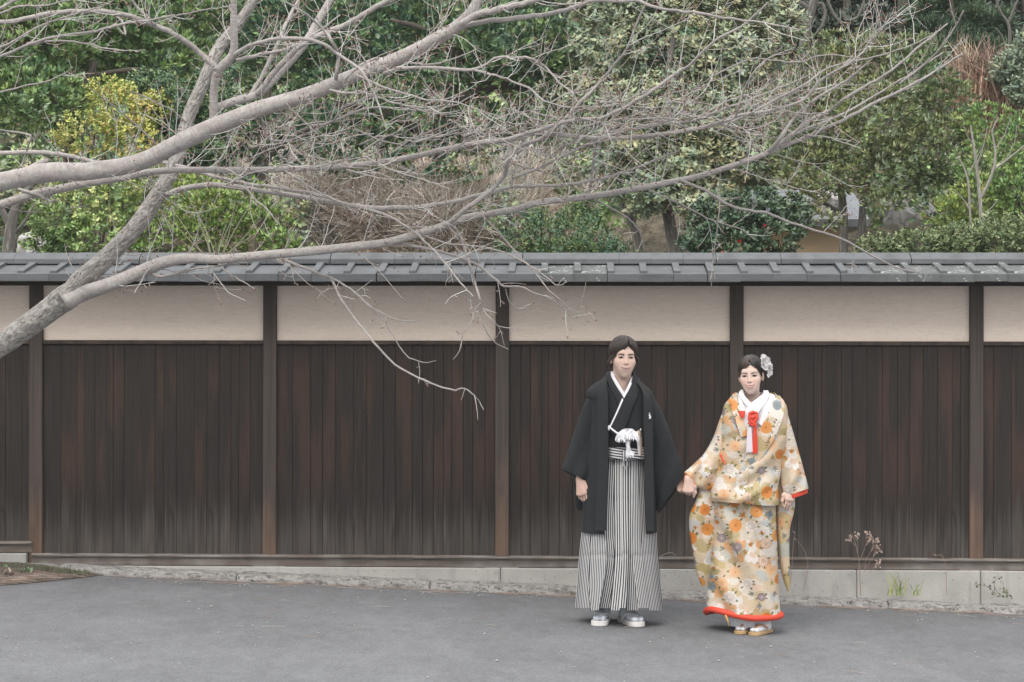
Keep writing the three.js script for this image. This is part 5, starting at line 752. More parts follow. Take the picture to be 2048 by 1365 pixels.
// a hand: palm and five jointed fingers. w wrist, f towards the fingers, n out of the palm, s towards the thumb
function hand(w, f, n, size, curl, spread = 1, thumb = 0.6) {
  f = V(...f).normalize(); n = V(...n); n.addScaledVector(f, -n.dot(f)).normalize(); const s = arguments[7] ? f.clone().cross(n) : n.clone().cross(f), o = V(...w), pr = [], ar = (v) => [v.x, v.y, v.z];
  const at = (a, b, c) => o.clone().addScaledVector(f, a * size).addScaledVector(s, b * size).addScaledVector(n, c * size);
  const kn = [0.165, 0.055, -0.055, -0.155], len = [0.40, 0.44, 0.40, 0.31];
  kn.forEach((k, i) => pr.push(cap(ar(at(0, k * 0.34, 0)), ar(at(0.5 - Math.abs(k) * 0.25, k, -0.01)), 0.082 * size, 0.064 * size, 0.02)));
  kn.forEach((k, i) => {
    let p = at(0.5 - Math.abs(k) * 0.25, k, 0), a = 0, r = (0.045 - (i === 3 ? 0.006 : 0)) * size; const cu = Array.isArray(curl) ? curl[i] : curl;
    [0.45, 0.31, 0.24].forEach((t, j) => { a += cu * [0.9, 1.15, 0.75][j]; const d = f.clone().multiplyScalar(Math.cos(a)).addScaledVector(n, Math.sin(a)).addScaledVector(s, k * 0.25 * spread); d.normalize(); const q = p.clone().addScaledVector(d, len[i] * t * size); pr.push(cap(ar(p), ar(q), r, r * 0.9, j ? 0.003 : 0.005)); p = q; r *= 0.9; });
  });
  let p = at(0.1, 0.1, 0.03), r = 0.075 * size; for (const [a, b, c] of [[0.30, 0.25, 0.09], [0.52, 0.29 - thumb * 0.03, 0.12 + thumb * 0.04], [0.70, 0.26 - thumb * 0.08, 0.14 + thumb * 0.1]]) { const q = at(a, b, c); pr.push(cap(ar(p), ar(q), r, r * 0.82, 0.012)); p = q; r *= 0.8; }
  return pr;
}
// a head in its own frame: chin at about -0.122, crown at 0.122, face to +z
function headPrims(fem) {
  const j = fem ? 0.9 : 1;
  return [
    ell([0, 0.03, -0.014], [0.075, 0.09, 0.094]), ell([0, -0.03, 0.016], [0.06, 0.085, 0.076], 0.03), ell([0, -0.072, 0.026], [0.041 * j, 0.044, 0.052], 0.03), ell([0, -0.104, 0.054], [0.022 * j, 0.017, 0.02], 0.022),
    ell([-0.04, -0.03, 0.05], [0.025, 0.026, 0.028], 0.03), ell([0.04, -0.03, 0.05], [0.025, 0.026, 0.028], 0.03), ell([-0.021, -0.064, 0.056], [0.017, 0.022, 0.02], 0.03), ell([0.021, -0.064, 0.056], [0.017, 0.022, 0.02], 0.03), ell([0, 0.03, 0.068], [0.045, 0.016, 0.014], 0.03),
    cut(ell([-0.032, 0.004, 0.101], [0.02, 0.012, 0.016], 0.018)), cut(ell([0.032, 0.004, 0.101], [0.02, 0.012, 0.016], 0.018)),
    ell([-0.031, 0.002, 0.072], [0.017, 0.010, 0.0125], 0.004), ell([0.031, 0.002, 0.072], [0.017, 0.010, 0.0125], 0.004),
    cap([0, 0.016, 0.083], [0, -0.03, 0.1], 0.0075 * j, 0.0098 * j, 0.01), ell([-0.0115, -0.034, 0.09], [0.0068, 0.006, 0.009], 0.006), ell([0.0115, -0.034, 0.09], [0.0068, 0.006, 0.009], 0.006),
    ell([0, -0.062, 0.078], [0.026, 0.02, 0.014], 0.012),
    cap([0, -0.06, -0.022], [0, -0.2, -0.034], fem ? 0.046 : 0.054, fem ? 0.05 : 0.062, 0.03),
    ell([-0.077, -0.012, -0.012], [0.010, 0.031, 0.02], 0.008), ell([0.077, -0.012, -0.012], [0.010, 0.031, 0.02], 0.008), cut(ell([-0.09, -0.012, 0.0], [0.008, 0.018, 0.011], 0.006)), cut(ell([0.09, -0.012, 0.0], [0.008, 0.018, 0.011], 0.006)),
  ];
}
const mSkin = new THREE.MeshPhysicalMaterial({ vertexColors: true, roughness: 0.55 });
const plain = (r, g, b, o = {}) => std({ color: col(r, g, b), ...o });
// strands of hair laid over the skull: from(t) gives the root, to(t) the tip, in head metres; lift raises the middle
function strand(a, b, lift, r, c = [0, 0.03, -0.014], R = [0.075, 0.09, 0.094]) {
  const pts = [], n = 9; for (let i = 0; i <= n; i++) { const t = i / n, p = a.clone().lerp(b, t), q = V((p.x - c[0]) / R[0], (p.y - c[1]) / R[1], (p.z - c[2]) / R[2]); const k = Math.max(q.length(), 1e-3), want = lerp(1.09, 1.05, t) + lift * Math.sin(Math.PI * Math.min(1, t * 1.1)); if (k < want || i < 2) q.multiplyScalar(want / k); else if (k < want + 0.25) q.multiplyScalar(lerp(want / k, 1, t)); pts.push(V(q.x * R[0] + c[0], q.y * R[1] + c[1], q.z * R[2] + c[2])); }
  const g = tube(pts, pts.map((_, i) => r * (i === 0 ? 0.7 : lerp(1, 0.25, Math.pow(i / n, 2.2)))), 5); return g;
}
function bodyGeo(prims, lo, hi, tone) { return nets(field(prims), lo, hi, 0.016, () => tone); }
function skinFaceColor(fem, base, o) {                          // skin with redder lips, cheeks and ears
  return (x, y, z) => {
    let c = base; const lip = 0 * Math.exp(-((x / (fem ? 0.028 : 0.023)) ** 4)) * Math.exp(-(((y + 0.064 - 5 * x * x) / (fem ? 0.0095 : 0.0075)) ** 4)) * sm(0.07, 0.08, z);
    const ck = Math.exp(-(((Math.abs(x) - 0.042) / 0.022) ** 2) - ((y + 0.035) / 0.022) ** 2) * sm(0.03, 0.06, z), ear = sm(0.072, 0.08, Math.abs(x)) * sm(0.05, 0.03, Math.abs(y + 0.012));
    c = mix3(c, [base[0] * 1.0, base[1] * 0.82, base[2] * 0.78], clamp(ck * (fem ? 0.7 : 0.4) + ear * 0.5 + (z > 0.095 ? 0.25 : 0)));
    c = mix3(c, o.lip, clamp(lip * 1.2)); return c;
  };
}
function xform(g, m) { return g.clone().applyMatrix4(m); }
function faceParts(F, M, fem, o) {                              // eyes, brows, lips and teeth laid on the face
  const put = (name, g, m, par) => part(name, xform(g, M), m, par || F.t), f = o.field, es = o.es || 1, X = o.ex || 0.032, up = o.open || 0.0046;
  const zAt = (x, y) => { let z = 0.14; while (z > 0 && f(x, y, z) > 0) z -= 0.0015; for (let i = 0, h = 0.00075; i < 6; i++, h /= 2) z += f(x, y, z) < 0 ? h : -h; return z; };
  const on = (x, y, d = 0) => V(x, y, zAt(x, y) + d);
  const mW = plain(0.52, 0.45, 0.41, { roughness: 0.4 }), mI = plain(0.03, 0.017, 0.011, { roughness: 0.2 }), mL = plain(0.022, 0.015, 0.013, { roughness: 0.7 }), mB = plain(...(o.brow || [0.05, 0.033, 0.026]), { roughness: 0.9 }), mLip = plain(...o.lip, { roughness: 0.45 }), mFold = plain(...o.fold, { roughness: 0.6 });
  for (const s of [-1, 1]) {
    const arc = (t, k) => 0.0005 + k * (1 - t * t) + (fem ? -0.0012 * t * t : 0) - (s * t > 0 ? 0 : 0.0008 * Math.abs(t));
    const eye = put('eye', grid(14, 6, (u, v) => { const t = u * 2 - 1, p = on(s * X + t * 0.0135 * es, lerp(arc(t, -up * 0.8), arc(t, up), v), 0.0006); return [p.x, p.y, p.z]; }), mW);
    const ir = grid(16, 5, (u, v) => { const a = u * Math.PI * 2, R = 0.0072 * es * v, x = s * X + (o.look || 0) + Math.cos(a) * R, y = clamp(0.0008 + Math.sin(a) * R, arc(0, -up * 0.8), arc(0, up)); const p = on(x, y, 0.0013); return [p.x, p.y, p.z]; }); part('iris', xform(ir, M), mI, eye);
    const lid = [], low = [], cr = []; for (let i = 0; i <= 10; i++) { const t = i / 5 - 1; lid.push(on(s * X + t * 0.0148 * es, arc(t, up) + 0.0004, 0.0012)); low.push(on(s * X + t * 0.0128 * es, arc(t, -up * 0.8), 0.0004)); cr.push(on(s * X + t * 0.014 * es, arc(t, up) + 0.0042, 0.0002)); }
    part('lash_line', xform(tube(lid, lid.map((_, i) => (fem ? 0.0027 : 0.0023) * (0.55 + 0.45 * Math.sin(i / 10 * Math.PI))), 6), M), mL, eye);
    part('lower_lid', xform(tube(low, low.map(() => 0.0008), 5), M), mFold, eye); part('lid_crease', xform(tube(cr, cr.map((_, i) => 0.0007 * Math.sin(0.3 + i / 10 * 2.6)), 5), M), mFold, eye);
    const bw = []; for (let i = 0; i <= 9; i++) { const t = i / 9; bw.push(on(s * (0.0135 + t * 0.036), 0.0185 + 0.0052 * Math.sin(t * 2.5) - 0.0025 * t, 0.0003)); }
    put('eyebrow', tube(bw, bw.map((_, i) => lerp(0.0036, 0.0016, i / 9) * (fem ? 0.8 : 1.2)), 6), mB);
  }
  const W = o.mw, y0 = -0.0625, curve = o.smile, gap = o.gap, line = (t, d) => on(t * W, y0 + curve * t * t + d * (1 - t * t), 0), tt = [...Array(15).keys()].map((i) => i / 7 - 1);
  put('lip', tube(tt.map((t) => line(t, 0.0026)), tt.map((t) => 0.0029 * (1 - 0.72 * t * t)), 7), mLip);
  put('lip', tube(tt.map((t) => line(t * 0.92, -gap - 0.0036)), tt.map((t) => 0.0039 * (1 - 0.75 * t * t)), 7), mLip);
  put('teeth', grid(14, 4, (u, v) => { const t = (u * 2 - 1) * 0.86, p = line(t, lerp(-gap, 0.001, v)); return [p.x, p.y, p.z + 0.0012]; }), plain(0.76, 0.73, 0.68, { roughness: 0.3 }));
  put('mouth_line', tube(tt.map((t) => line(t, 0.0002).add(V(0, 0, 0.0016))), tt.map((t) => (fem ? 0.0013 : 0.0021) * (1 - 0.4 * t * t)), 5), plain(0.11, 0.035, 0.028));
  for (const s of [-1, 1]) { const g = new THREE.SphereGeometry(1, 8, 6); g.scale(0.003, 0.0015, 0.003); const p = on(s * 0.0075, -0.0385, -0.001); g.translate(p.x, p.y, p.z); put('nostril', g, plain(0.13, 0.06, 0.048)); }
}
// ---------------------------------------------------------------- the groom
const tWeave = tex(256, 256, (u, v) => 0.5 + 0.5 * (vn(u * 128, v * 64, 128, 64, 2) - 0.5) + 0.25 * (vn(u * 60, v * 128, 60, 128, 6) - 0.5), false);
const tBlack = tex(512, 512, (u, v) => { const f = fbm(u * 10, v * 10, 10, 10, 4, 3), g = vn(u * 200, v * 200, 200, 200, 4); const L = 0.013 + (f - 0.5) * 0.006 + (g - 0.5) * 0.008; return [L * 0.86, L * 1.02, L * 1.22]; });
const mBlack = new THREE.MeshPhysicalMaterial({ map: rep(tBlack, 3, 3), bumpMap: rep(tWeave, 9, 9), bumpScale: 0.0012, roughness: 0.88, side: THREE.DoubleSide, sheen: 0.08, sheenRoughness: 0.6, sheenColor: col(0.5, 0.55, 0.62) });
const mWhiteCloth = std({ color: col(0.74, 0.74, 0.77), roughness: 0.9, side: THREE.DoubleSide, bumpMap: rep(tWeave, 14, 14), bumpScale: 0.001 });
const tStripe = tex(512, 8, (u) => { const p = (u * 14) % 1, w = sm(0.42, 0.48, p) * (1 - sm(0.95, 1.0, p)) ; return mix3([0.56, 0.56, 0.56], [0.03, 0.033, 0.042], w); });   // 16 stripes in 0.2 m
const mStripe = std({ map: rep(tStripe, 5, 1), roughness: 0.75, side: THREE.DoubleSide, bumpMap: rep(tWeave, 20, 20), bumpScale: 0.0006 });
{
  const zG = 1.4, root = P(1240, 1251, zG + 0.04); root.y = gy(root.x, zG);
  const t = thing('person', 'man standing in black haori coat and striped hakama, holding the woman by the hand', 'person', [root.x, root.y, zG]);
  const F = new Figure(t, zG);
  const hp = F.V(1247, 715.5, 0.02), M = new THREE.Matrix4().compose(hp, new THREE.Quaternion().setFromEuler(new THREE.Euler(0.02, 0.16, -0.03, 'YXZ')), V(0.955, 1, 1)), Mi = M.clone().invert();
  const skin = [0.64, 0.46, 0.385];
  // --- the body, head and hands: one continuous skin
  const headS = field(headPrims(false)), hc = skinFaceColor(false, skin, { lip: [0.56, 0.33, 0.285] });
  const headG = xform(nets(headS, [-0.1, -0.2, -0.125], [0.1, 0.13, 0.125], 0.0034, hc), M);
  const nk = V(0, -0.19, -0.034).applyMatrix4(M), W = (...a) => F.W(...a);
  const wl = W(1161, 960, 0.05), wr = W(1357, 953, 0.05);
  const bodyG = bodyGeo([
    cap([nk.x, nk.y + 0.06, nk.z], [nk.x, nk.y - 0.03, nk.z - 0.01], 0.055, 0.06, 0.03), ell([nk.x, nk.y - 0.16, -0.01], [0.15, 0.16, 0.085], 0.06), ell([nk.x, nk.y - 0.42, 0], [0.12, 0.2, 0.08], 0.06), ell([nk.x, nk.y - 0.6, 0], [0.13, 0.12, 0.085], 0.05),
    cap(W(1195, 808, -0.01), W(1172, 885, 0.0), 0.034, 0.03, 0.03), cap(W(1172, 885, 0), wl, 0.03, 0.022, 0.02), cap(W(1290, 808, -0.012), W(1318, 882, 0.005), 0.034, 0.03, 0.03), cap(W(1318, 882, 0.005), wr, 0.03, 0.024, 0.02),
    cap(W(1222, 960, 0), W(1208, 1110, 0.02), 0.075, 0.052, 0.04), cap(W(1208, 1110, 0.02), W(1205, 1228, -0.02), 0.052, 0.034, 0.03), cap(W(1262, 960, 0), W(1268, 1110, 0.02), 0.075, 0.052, 0.04), cap(W(1268, 1110, 0.02), W(1262, 1228, -0.02), 0.052, 0.034, 0.03),
  ], [-0.4, 0.02, -0.2], [0.5, 1.55, 0.2], skin);
  const handC = [0.57, 0.385, 0.315];
  const hl = [cap(W(1158, 935, 0.03), wl, 0.026, 0.022, 0.02), ...hand(wl, [0.1, -1, 0.14], [0.6, 0, -0.75], 0.182, [0.22, 0.3, 0.38, 0.46], 0.9, 0.5, true)];
  const hlG = nets(field(hl), [wl[0] - 0.12, wl[1] - 0.22, wl[2] - 0.12], [wl[0] + 0.14, wl[1] + 0.09, wl[2] + 0.14], 0.0036, () => handC);
  const hr = [cap(W(1347, 934, 0.03), wr, 0.02, 0.022, 0.02), ...hand(wr, [0.32, -0.95, 0.02], [0.4, -0.1, 0.9], 0.17, [0.95, 1.0, 1.0, 1.0], 0.1, 0.6, false)];
  const hrG = nets(field(hr), [wr[0] - 0.12, wr[1] - 0.22, wr[2] - 0.13], [wr[0] + 0.2, wr[1] + 0.09, wr[2] + 0.16], 0.0036, () => handC);
  part('body', mergeGeometries([headG, bodyG, hlG, hrG]), mSkin, t);
  faceParts(F, M, false, { field: headS, es: 1.08, open: 0.0046, mw: 0.031, smile: 0.0072, gap: 0.0028, lip: [0.54, 0.335, 0.285], fold: [0.3, 0.19, 0.15] });
  { // hair: dark brown, parted over his left brow, fringe falling to either side, covering the tops of the ears
    const mHair = new THREE.MeshPhysicalMaterial({ vertexColors: true, roughness: 0.42 }), r = rng(31), gs = [];
    const shell = field([ell([0, 0.034, -0.018], [0.084, 0.098, 0.102]), ell([0, -0.02, -0.05], [0.078, 0.085, 0.066], 0.03), cut(ell([0.014, -0.045, 0.1], [0.03, 0.125, 0.07], 0.012)), cut(ell([0.0, -0.085, 0.1], [0.075, 0.112, 0.085], 0.01)), cut(ell([0, -0.16, 0], [0.2, 0.1, 0.2], 0.01))]);
    const hcol = () => { const k = 0.6 + r() * 0.9; return [0.034 * k, 0.023 * k, 0.018 * k]; };
    gs.push(nets(shell, [-0.11, -0.12, -0.14], [0.11, 0.15, 0.12], 0.005, () => [0.02, 0.014, 0.011]));
    const add = (a, b, lift, w) => { const g = strand(a, b, lift, w); g.deleteAttribute('uv'); gs.push(tintGeo(g, hcol())); };
    const part0 = (t2) => V(0.018 - t2 * 0.01, 0.124 - t2 * t2 * 0.02, 0.055 - t2 * 0.11);
    for (let i = 0; i < 330; i++) { const q = r(), a = part0(q * 0.9), f = r(); add(a, V(lerp(0.006, -0.083, f) - r() * 0.008, lerp(0.074, -0.01, Math.pow(f, 0.8)) + (r() - 0.5) * 0.018, lerp(0.092, 0.042, f)), 0.05 + r() * 0.11, 0.003); }
    for (let i = 0; i < 240; i++) { const q = r(), a = part0(q * 0.9), f = r(); add(a, V(lerp(0.022, 0.084, f) + r() * 0.005, lerp(0.082, -0.012, Math.pow(f, 0.9)) + (r() - 0.5) * 0.01, lerp(0.09, 0.036, f)), 0.05 + r() * 0.1, 0.003); }
    for (const s of [-1, 1]) for (let i = 0; i < 260; i++) { const q = 0.3 + r() * 0.7, a = part0(q), f = r(); add(a, V(s * (0.086 + r() * 0.006), lerp(0.0, -0.03, f) - r() * 0.02, lerp(0.036, -0.07, f)), 0.07 + r() * 0.09, 0.0032); }
    for (let i = 0; i < 120; i++) { const a = part0(0.6 + r() * 0.4), f = r() * 2 - 1; add(a, V(f * 0.07, -0.05 - r() * 0.03, -0.105 + Math.abs(f) * 0.03), 0.06 + r() * 0.08, 0.0046); }
    part('hair', xform(mergeGeometries(gs.map((g) => g.index ? g.toNonIndexed() : g)), M.clone().multiply(new THREE.Matrix4().makeScale(1.03, 0.985, 1))), mHair, t);
  }
  // --- kimono and its collars
  const foldK = (x, y) => 0.006 * (fbm(x * 14, y * 5, 0, 0, 3, 5) - 0.5);
  const kim = part('kimono', F.loft([[744, 1219, 1269, 0.0, -0.075, 1221, 1267], [757, 1212, 1277, 0.045, -0.085, 1223, 1265], [775, 1200, 1288, 0.085, -0.09, 1236, 1258], [795, 1192, 1298, 0.11, -0.1, 1246, 1250], [830, 1188, 1304, 0.125, -0.1, 1247.5, 1248.5], [870, 1192, 1306, 0.13, -0.1, 1248, 1248.2], [915, 1196, 1302, 0.135, -0.1, 1248, 1248.2]], { fold: foldK, nv: 40, open: true }), mBlack, t);
  part('under_collar', F.band([[1222, 743, -0.03], [1222, 752, 0.02], [1232, 772, 0.078], [1243, 789, 0.11], [1247, 796, 0.12]], [[1228, 743, -0.03], [1229, 752, 0.03], [1239, 770, 0.086], [1248, 785, 0.116], [1251, 791, 0.122]], 0.004), mWhiteCloth, t);
  part('under_collar', F.band([[1265, 752, -0.03], [1262, 757, 0.026], [1254, 776, 0.094], [1245, 795, 0.127], [1232, 826, 0.14], [1216, 860, 0.148]], [[1269, 753, -0.03], [1267, 760, 0.03], [1258, 780, 0.096], [1248.5, 797, 0.13], [1234.5, 828, 0.143], [1218, 862, 0.15]], 0.004), mWhiteCloth, t);
  part('kimono_collar', F.band([[1213, 744, -0.05], [1212, 754, 0.02], [1222, 780, 0.09], [1237, 808, 0.128], [1244, 822, 0.132]], [[1222, 742, -0.04], [1222, 752, 0.03], [1233, 773, 0.09], [1248, 796, 0.13], [1256, 808, 0.133]], 0.005), mBlack, t);
  part('kimono_collar', F.band([[1268, 753, -0.03], [1267, 760, 0.03], [1258, 780, 0.098], [1248.5, 797, 0.131], [1234.5, 828, 0.144], [1218, 862, 0.15]], [[1280, 757, -0.04], [1280, 768, 0.03], [1276, 792, 0.1], [1266, 815, 0.13], [1254, 848, 0.144], [1240, 882, 0.148]], 0.006), mBlack, t);
  // --- hakama: overlapping striped panels in front, plain round the back, tied with a striped belt
  {
    const ys = [897, 990, 1063, 1118, 1170, 1219], zf = [0.145, 0.165, 0.185, 0.195, 0.208, 0.222], E = [
      [1200, 1178, 1164, 1158, 1154, 1150], [1206, 1190, 1182, 1180, 1178, 1181], [1216, 1212, 1210, 1213, 1206, 1197], [1228, 1228, 1229, 1229, 1225, 1220], [1243, 1243, 1244, 1245, 1243, 1239], [1256, 1256, 1256, 1256, 1254, 1252], [1264, 1265, 1266, 1266, 1272, 1278], [1276, 1279, 1282, 1285, 1291, 1297], [1296, 1306, 1313, 1318, 1322, 1327]];
    const bulge = (q) => Math.sqrt(Math.max(0, 1 - Math.pow(Math.abs(q * 2 - 1), 2.6)));
    const col2 = (k, v) => { const rows = ys.map((y, i) => [y, E[k][i], zf[i], E[0][i], E[8][i]]); return crv(rows, v); };
    const front = [];
    const step = [0.0, 0.03, -0.045, 0.012, 0.03, -0.04, 0.022, -0.012, 0.0];
    for (let k = 0; k < 8; k++) front.push(grid(8, 70, (u, v) => {
      const a = col2(k, v), b = col2(k + 1, v), px = lerp(a[1], b[1], u), q = (px - a[3]) / (a[4] - a[3]), amp = 0.15 + 0.85 * v * v;
      const crease = -0.006 * Math.exp(-(((a[0] - 1113 + 4 * Math.sin(k * 2.1)) / 3.5) ** 2)) - 0.004 * Math.exp(-(((a[0] - 999) / 3) ** 2));
      let z = -0.02 + a[2] * bulge(q) + step[k] * amp + (k % 2 ? 1 : -1) * 0.02 * amp * (u - 0.5) + crease + 0.006 * amp * (fbm(px * 0.09 + k * 3, a[0] * 0.012, 0, 0, 2, 3) - 0.5);
      const p = F.W(px, a[0] + v * v * (k % 2 ? 2.5 : -2), z), l = F.W(a[1], a[0], z); const dn = [1.45, 1.4, 1.15, 1, 1, 1.15, 1.4, 1.5][k]; return [p[0], p[1], p[2], (p[0] - l[0]) * dn + k * 0.0071, p[1]];
    }));
    for (let k = 0; k < 7; k++) front.push(grid(1, 70, (u, v) => { const a = col2(k + 1, v), q = (a[1] - a[3]) / (a[4] - a[3]), amp = 0.15 + 0.85 * v * v, kk = u ? k + 1 : k; const z = -0.02 + a[2] * bulge(q) + step[kk] * amp + (kk % 2 ? 1 : -1) * 0.02 * amp * (u ? -0.5 : 0.5) + 0.0005; const p = F.W(a[1], a[0], z); return [p[0], p[1], p[2], u * 0.008, p[1]]; }));
    const back = grid(40, 40, (u, v) => { const a = col2(0, v), an = Math.PI * (1 + u), L = F.W(a[3], a[0], -0.02), R = F.W(a[4], a[0], -0.02), x = (L[0] + R[0]) / 2 + (R[0] - L[0]) / 2 * Math.cos(an), z = L[2] + (0.1 + 0.07 * v) * Math.sin(an) + 0.012 * v * Math.sin(an * 14); return [x, L[1], z, x * 1.3, L[1]]; });
    part('hakama', mergeGeometries([...front, back]), mStripe, t);
    // belt: stripes run across it
    const mBelt = std({ map: rep(tStripe, 5, 1), roughness: 0.75, side: THREE.DoubleSide }), beltUV = (g) => { const p = g.attributes.position, uv = g.attributes.uv; for (let i = 0; i < p.count; i++) uv.setXY(i, p.getY(i) * 0.9 + p.getX(i) * 0.12, p.getX(i)); return g; };
    part('belt', beltUV(F.band([[1208, 894, 0.09], [1225, 895, 0.142], [1252, 896, 0.156], [1278, 896, 0.146], [1294, 896, 0.1]], [[1208, 909, 0.095], [1225, 910, 0.146], [1252, 911, 0.16], [1278, 911, 0.15], [1294, 910, 0.1]], 0.005)), mBelt, t);
    part('belt', beltUV(F.band([[1209, 902, 0.1], [1226, 905, 0.152], [1252, 906, 0.166], [1278, 906, 0.155], [1294, 903, 0.1]], [[1210, 918, 0.1], [1226, 919, 0.152], [1252, 919, 0.166], [1278, 920, 0.156], [1294, 918, 0.1]], 0.005)), mBelt, t);
    part('belt_knot', F.bag([[1245, 902, 0.175], [1245.5, 911, 0.182], [1246, 922, 0.178]], [[1256, 902, 0.175], [1256.5, 911, 0.182], [1257, 922, 0.178]], [0.008, 0.011, 0.008], { nu: 16, nv: 10 }), mStripe, t);
    part('belt_tail', tube([F.V(1248, 921, 0.176), F.V(1246, 931, 0.178), F.V(1250, 938, 0.18), F.V(1255, 931, 0.178), F.V(1254, 921, 0.176)], [0.004, 0.005, 0.005, 0.005, 0.004], 8), mStripe, t);
  }
  // --- haori coat: open front, wide collar bands, square hanging sleeves
  const foldH = (x, y, a, v) => 0.022 * (fbm(x * 11 + 4, y * 1.6, 0, 0, 3, 15) - 0.5) * sm(0.1, 0.4, v) + 0.006 * Math.sin(a * 11) * sm(0.4, 1, v);
  const coat = part('haori', F.loft([[750, 1214, 1272, 0.0, -0.085, 1214, 1272], [759, 1204, 1277, 0.05, -0.1, 1213, 1272], [769, 1188, 1289, 0.085, -0.115, 1212, 1278], [781, 1176, 1302, 0.11, -0.12, 1213, 1284], [792, 1175, 1307, 0.125, -0.12, 1213, 1286], [805, 1181, 1305, 0.135, -0.12, 1214, 1288], [850, 1182, 1305, 0.15, -0.125, 1214, 1289], [920, 1173, 1308, 0.165, -0.135, 1214, 1290], [990, 1167, 1311, 0.18, -0.15, 1212, 1291], [1063, 1164, 1313, 0.2, -0.16, 1210, 1294]], { open: true, fold: foldH, nu: 96, nv: 70 }), mBlack, t);
  part('haori_collar', F.band([[1210, 752, -0.07], [1203, 761, 0.035], [1196, 772, 0.1], [1194, 800, 0.145], [1194, 850, 0.166], [1194, 920, 0.182], [1192, 990, 0.196], [1190, 1062, 0.212]], [[1216, 752, -0.05], [1214, 759, 0.04], [1214, 772, 0.098], [1216, 800, 0.142], [1217, 850, 0.16], [1217, 920, 0.176], [1215, 990, 0.19], [1212, 1062, 0.206]], 0.004, { n: 60 }), mBlack, t);
  part('haori_collar', F.band([[1268, 755, -0.05], [1272, 763, 0.04], [1283, 778, 0.1], [1287, 800, 0.142], [1287, 850, 0.16], [1289, 920, 0.176], [1290, 990, 0.19], [1293, 1062, 0.206]], [[1273, 757, -0.07], [1282, 769, 0.03], [1295, 788, 0.095], [1304, 805, 0.13], [1306, 850, 0.155], [1307, 920, 0.172], [1308, 990, 0.188], [1309, 1062, 0.205]], 0.004, { n: 60 }), mBlack, t);
  const foldS = (x, y, c, v) => 0.028 * (fbm(x * 12 + y * 5, y * 4, 0, 0, 3, 25) - 0.45) + 0.007 * Math.sin((x * 0.8 - y * 0.35) * 60) * sm(0.2, 0.6, v);
  part('sleeve', F.bag([[1183, 782, -0.01], [1166, 815, 0.0], [1151, 858, 0.01], [1137, 900, 0.02], [1128, 925, 0.03], [1123, 939, 0.035]], [[1206, 812, -0.01], [1204, 860, -0.01], [1200, 910, 0.0], [1192, 945, 0.02], [1180, 960, 0.035], [1170, 963, 0.04]], [0.05, 0.06, 0.056, 0.05, 0.05, 0.046], { fold: foldS, cuff: true }), mBlack, t);
  part('sleeve_drop', F.bag([[1150, 900, -0.06], [1147, 950, -0.06], [1149, 985, -0.06], [1151, 1010, -0.06], [1155, 1021, -0.06]], [[1190, 900, -0.06], [1186, 950, -0.06], [1178, 990, -0.06], [1170, 1012, -0.06], [1164, 1021, -0.06]], [0.03, 0.03, 0.028, 0.022, 0.012], { fold: foldS }), mBlack, t);
  part('sleeve', F.bag([[1300, 781, -0.01], [1317, 810, 0.0], [1334, 850, 0.02], [1350, 893, 0.04], [1362, 926, 0.06], [1371, 952, 0.075]], [[1280, 815, -0.01], [1290, 870, -0.01], [1300, 930, 0.0], [1306, 980, 0.01], [1311, 1010, 0.02], [1317, 1028, 0.03]], [0.05, 0.056, 0.05, 0.042, 0.036, 0.03], { fold: foldS, cuff: true }), mBlack, t);
  // crest printed on the breast, cord with its white pompom
  const mWool = std({ color: col(0.72, 0.73, 0.77), roughness: 1 });
  { const c = F.V(1299.5, 832, 0.18); const g = new THREE.ShapeGeometry((() => { const s = new THREE.Shape(); s.moveTo(-0.004, 0.02); s.quadraticCurveTo(0.006, 0.012, 0.003, 0.004); s.quadraticCurveTo(0.012, -0.002, 0.007, -0.016); s.quadraticCurveTo(0.0, -0.024, -0.005, -0.014); s.quadraticCurveTo(0.0, -0.008, -0.006, 0.0); s.quadraticCurveTo(-0.002, 0.008, -0.004, 0.02); return s; })(), 6); g.translate(0, 0, 0); const m = part('crest', g, plain(0.7, 0.7, 0.7), t); m.position.copy(c); m.rotation.y = 0.35; }
  part('haori_cord', mergeGeometries([tube([F.V(1217, 853, 0.172), F.V(1224, 859, 0.18), F.V(1233, 866, 0.184), F.V(1242, 872, 0.186)], [0.0045, 0.006, 0.006, 0.006], 7), tube([F.V(1219, 851, 0.17), F.V(1217, 856, 0.176), F.V(1218, 861, 0.17)], [0.003, 0.004, 0.003], 6), ]), mWool, t);
  part('haori_cord', tube([F.V(1273, 872, 0.186), F.V(1279, 866, 0.18), F.V(1282, 858, 0.174)], [0.006, 0.005, 0.003], 7), mWool, t);
  { const r = rng(8), gs = [], c = F.V(1256, 873, 0.19); const base = new THREE.SphereGeometry(1, 20, 12, 0, Math.PI * 2, 0, Math.PI * 0.62); base.scale(0.062, 0.045, 0.038); base.translate(c.x, c.y - 0.002, c.z); base.deleteAttribute('uv'); gs.push(base.toNonIndexed());
    for (let i = 0; i < 260; i++) { const a = r() * 6.283, e = Math.pow(r(), 0.6) * 1.75, d = V(Math.sin(e) * Math.cos(a), Math.cos(e), Math.sin(e) * Math.sin(a)), p0 = c.clone().add(V(d.x * 0.03, d.y * 0.02, d.z * 0.02)), p1 = c.clone().add(V(d.x * 0.066 * (0.9 + 0.2 * r()), d.y * 0.047 - 0.012 * (1 - d.y), d.z * 0.045)), p2 = p1.clone().add(V(d.x * 0.004, -0.01 - 0.012 * r(), 0.002)); const g = tube([p0, p1, p2], [0.003, 0.0034, 0.002], 4); g.deleteAttribute('uv'); gs.push(g.toNonIndexed()); }
    part('pompom', mergeGeometries(gs), mWool, t);
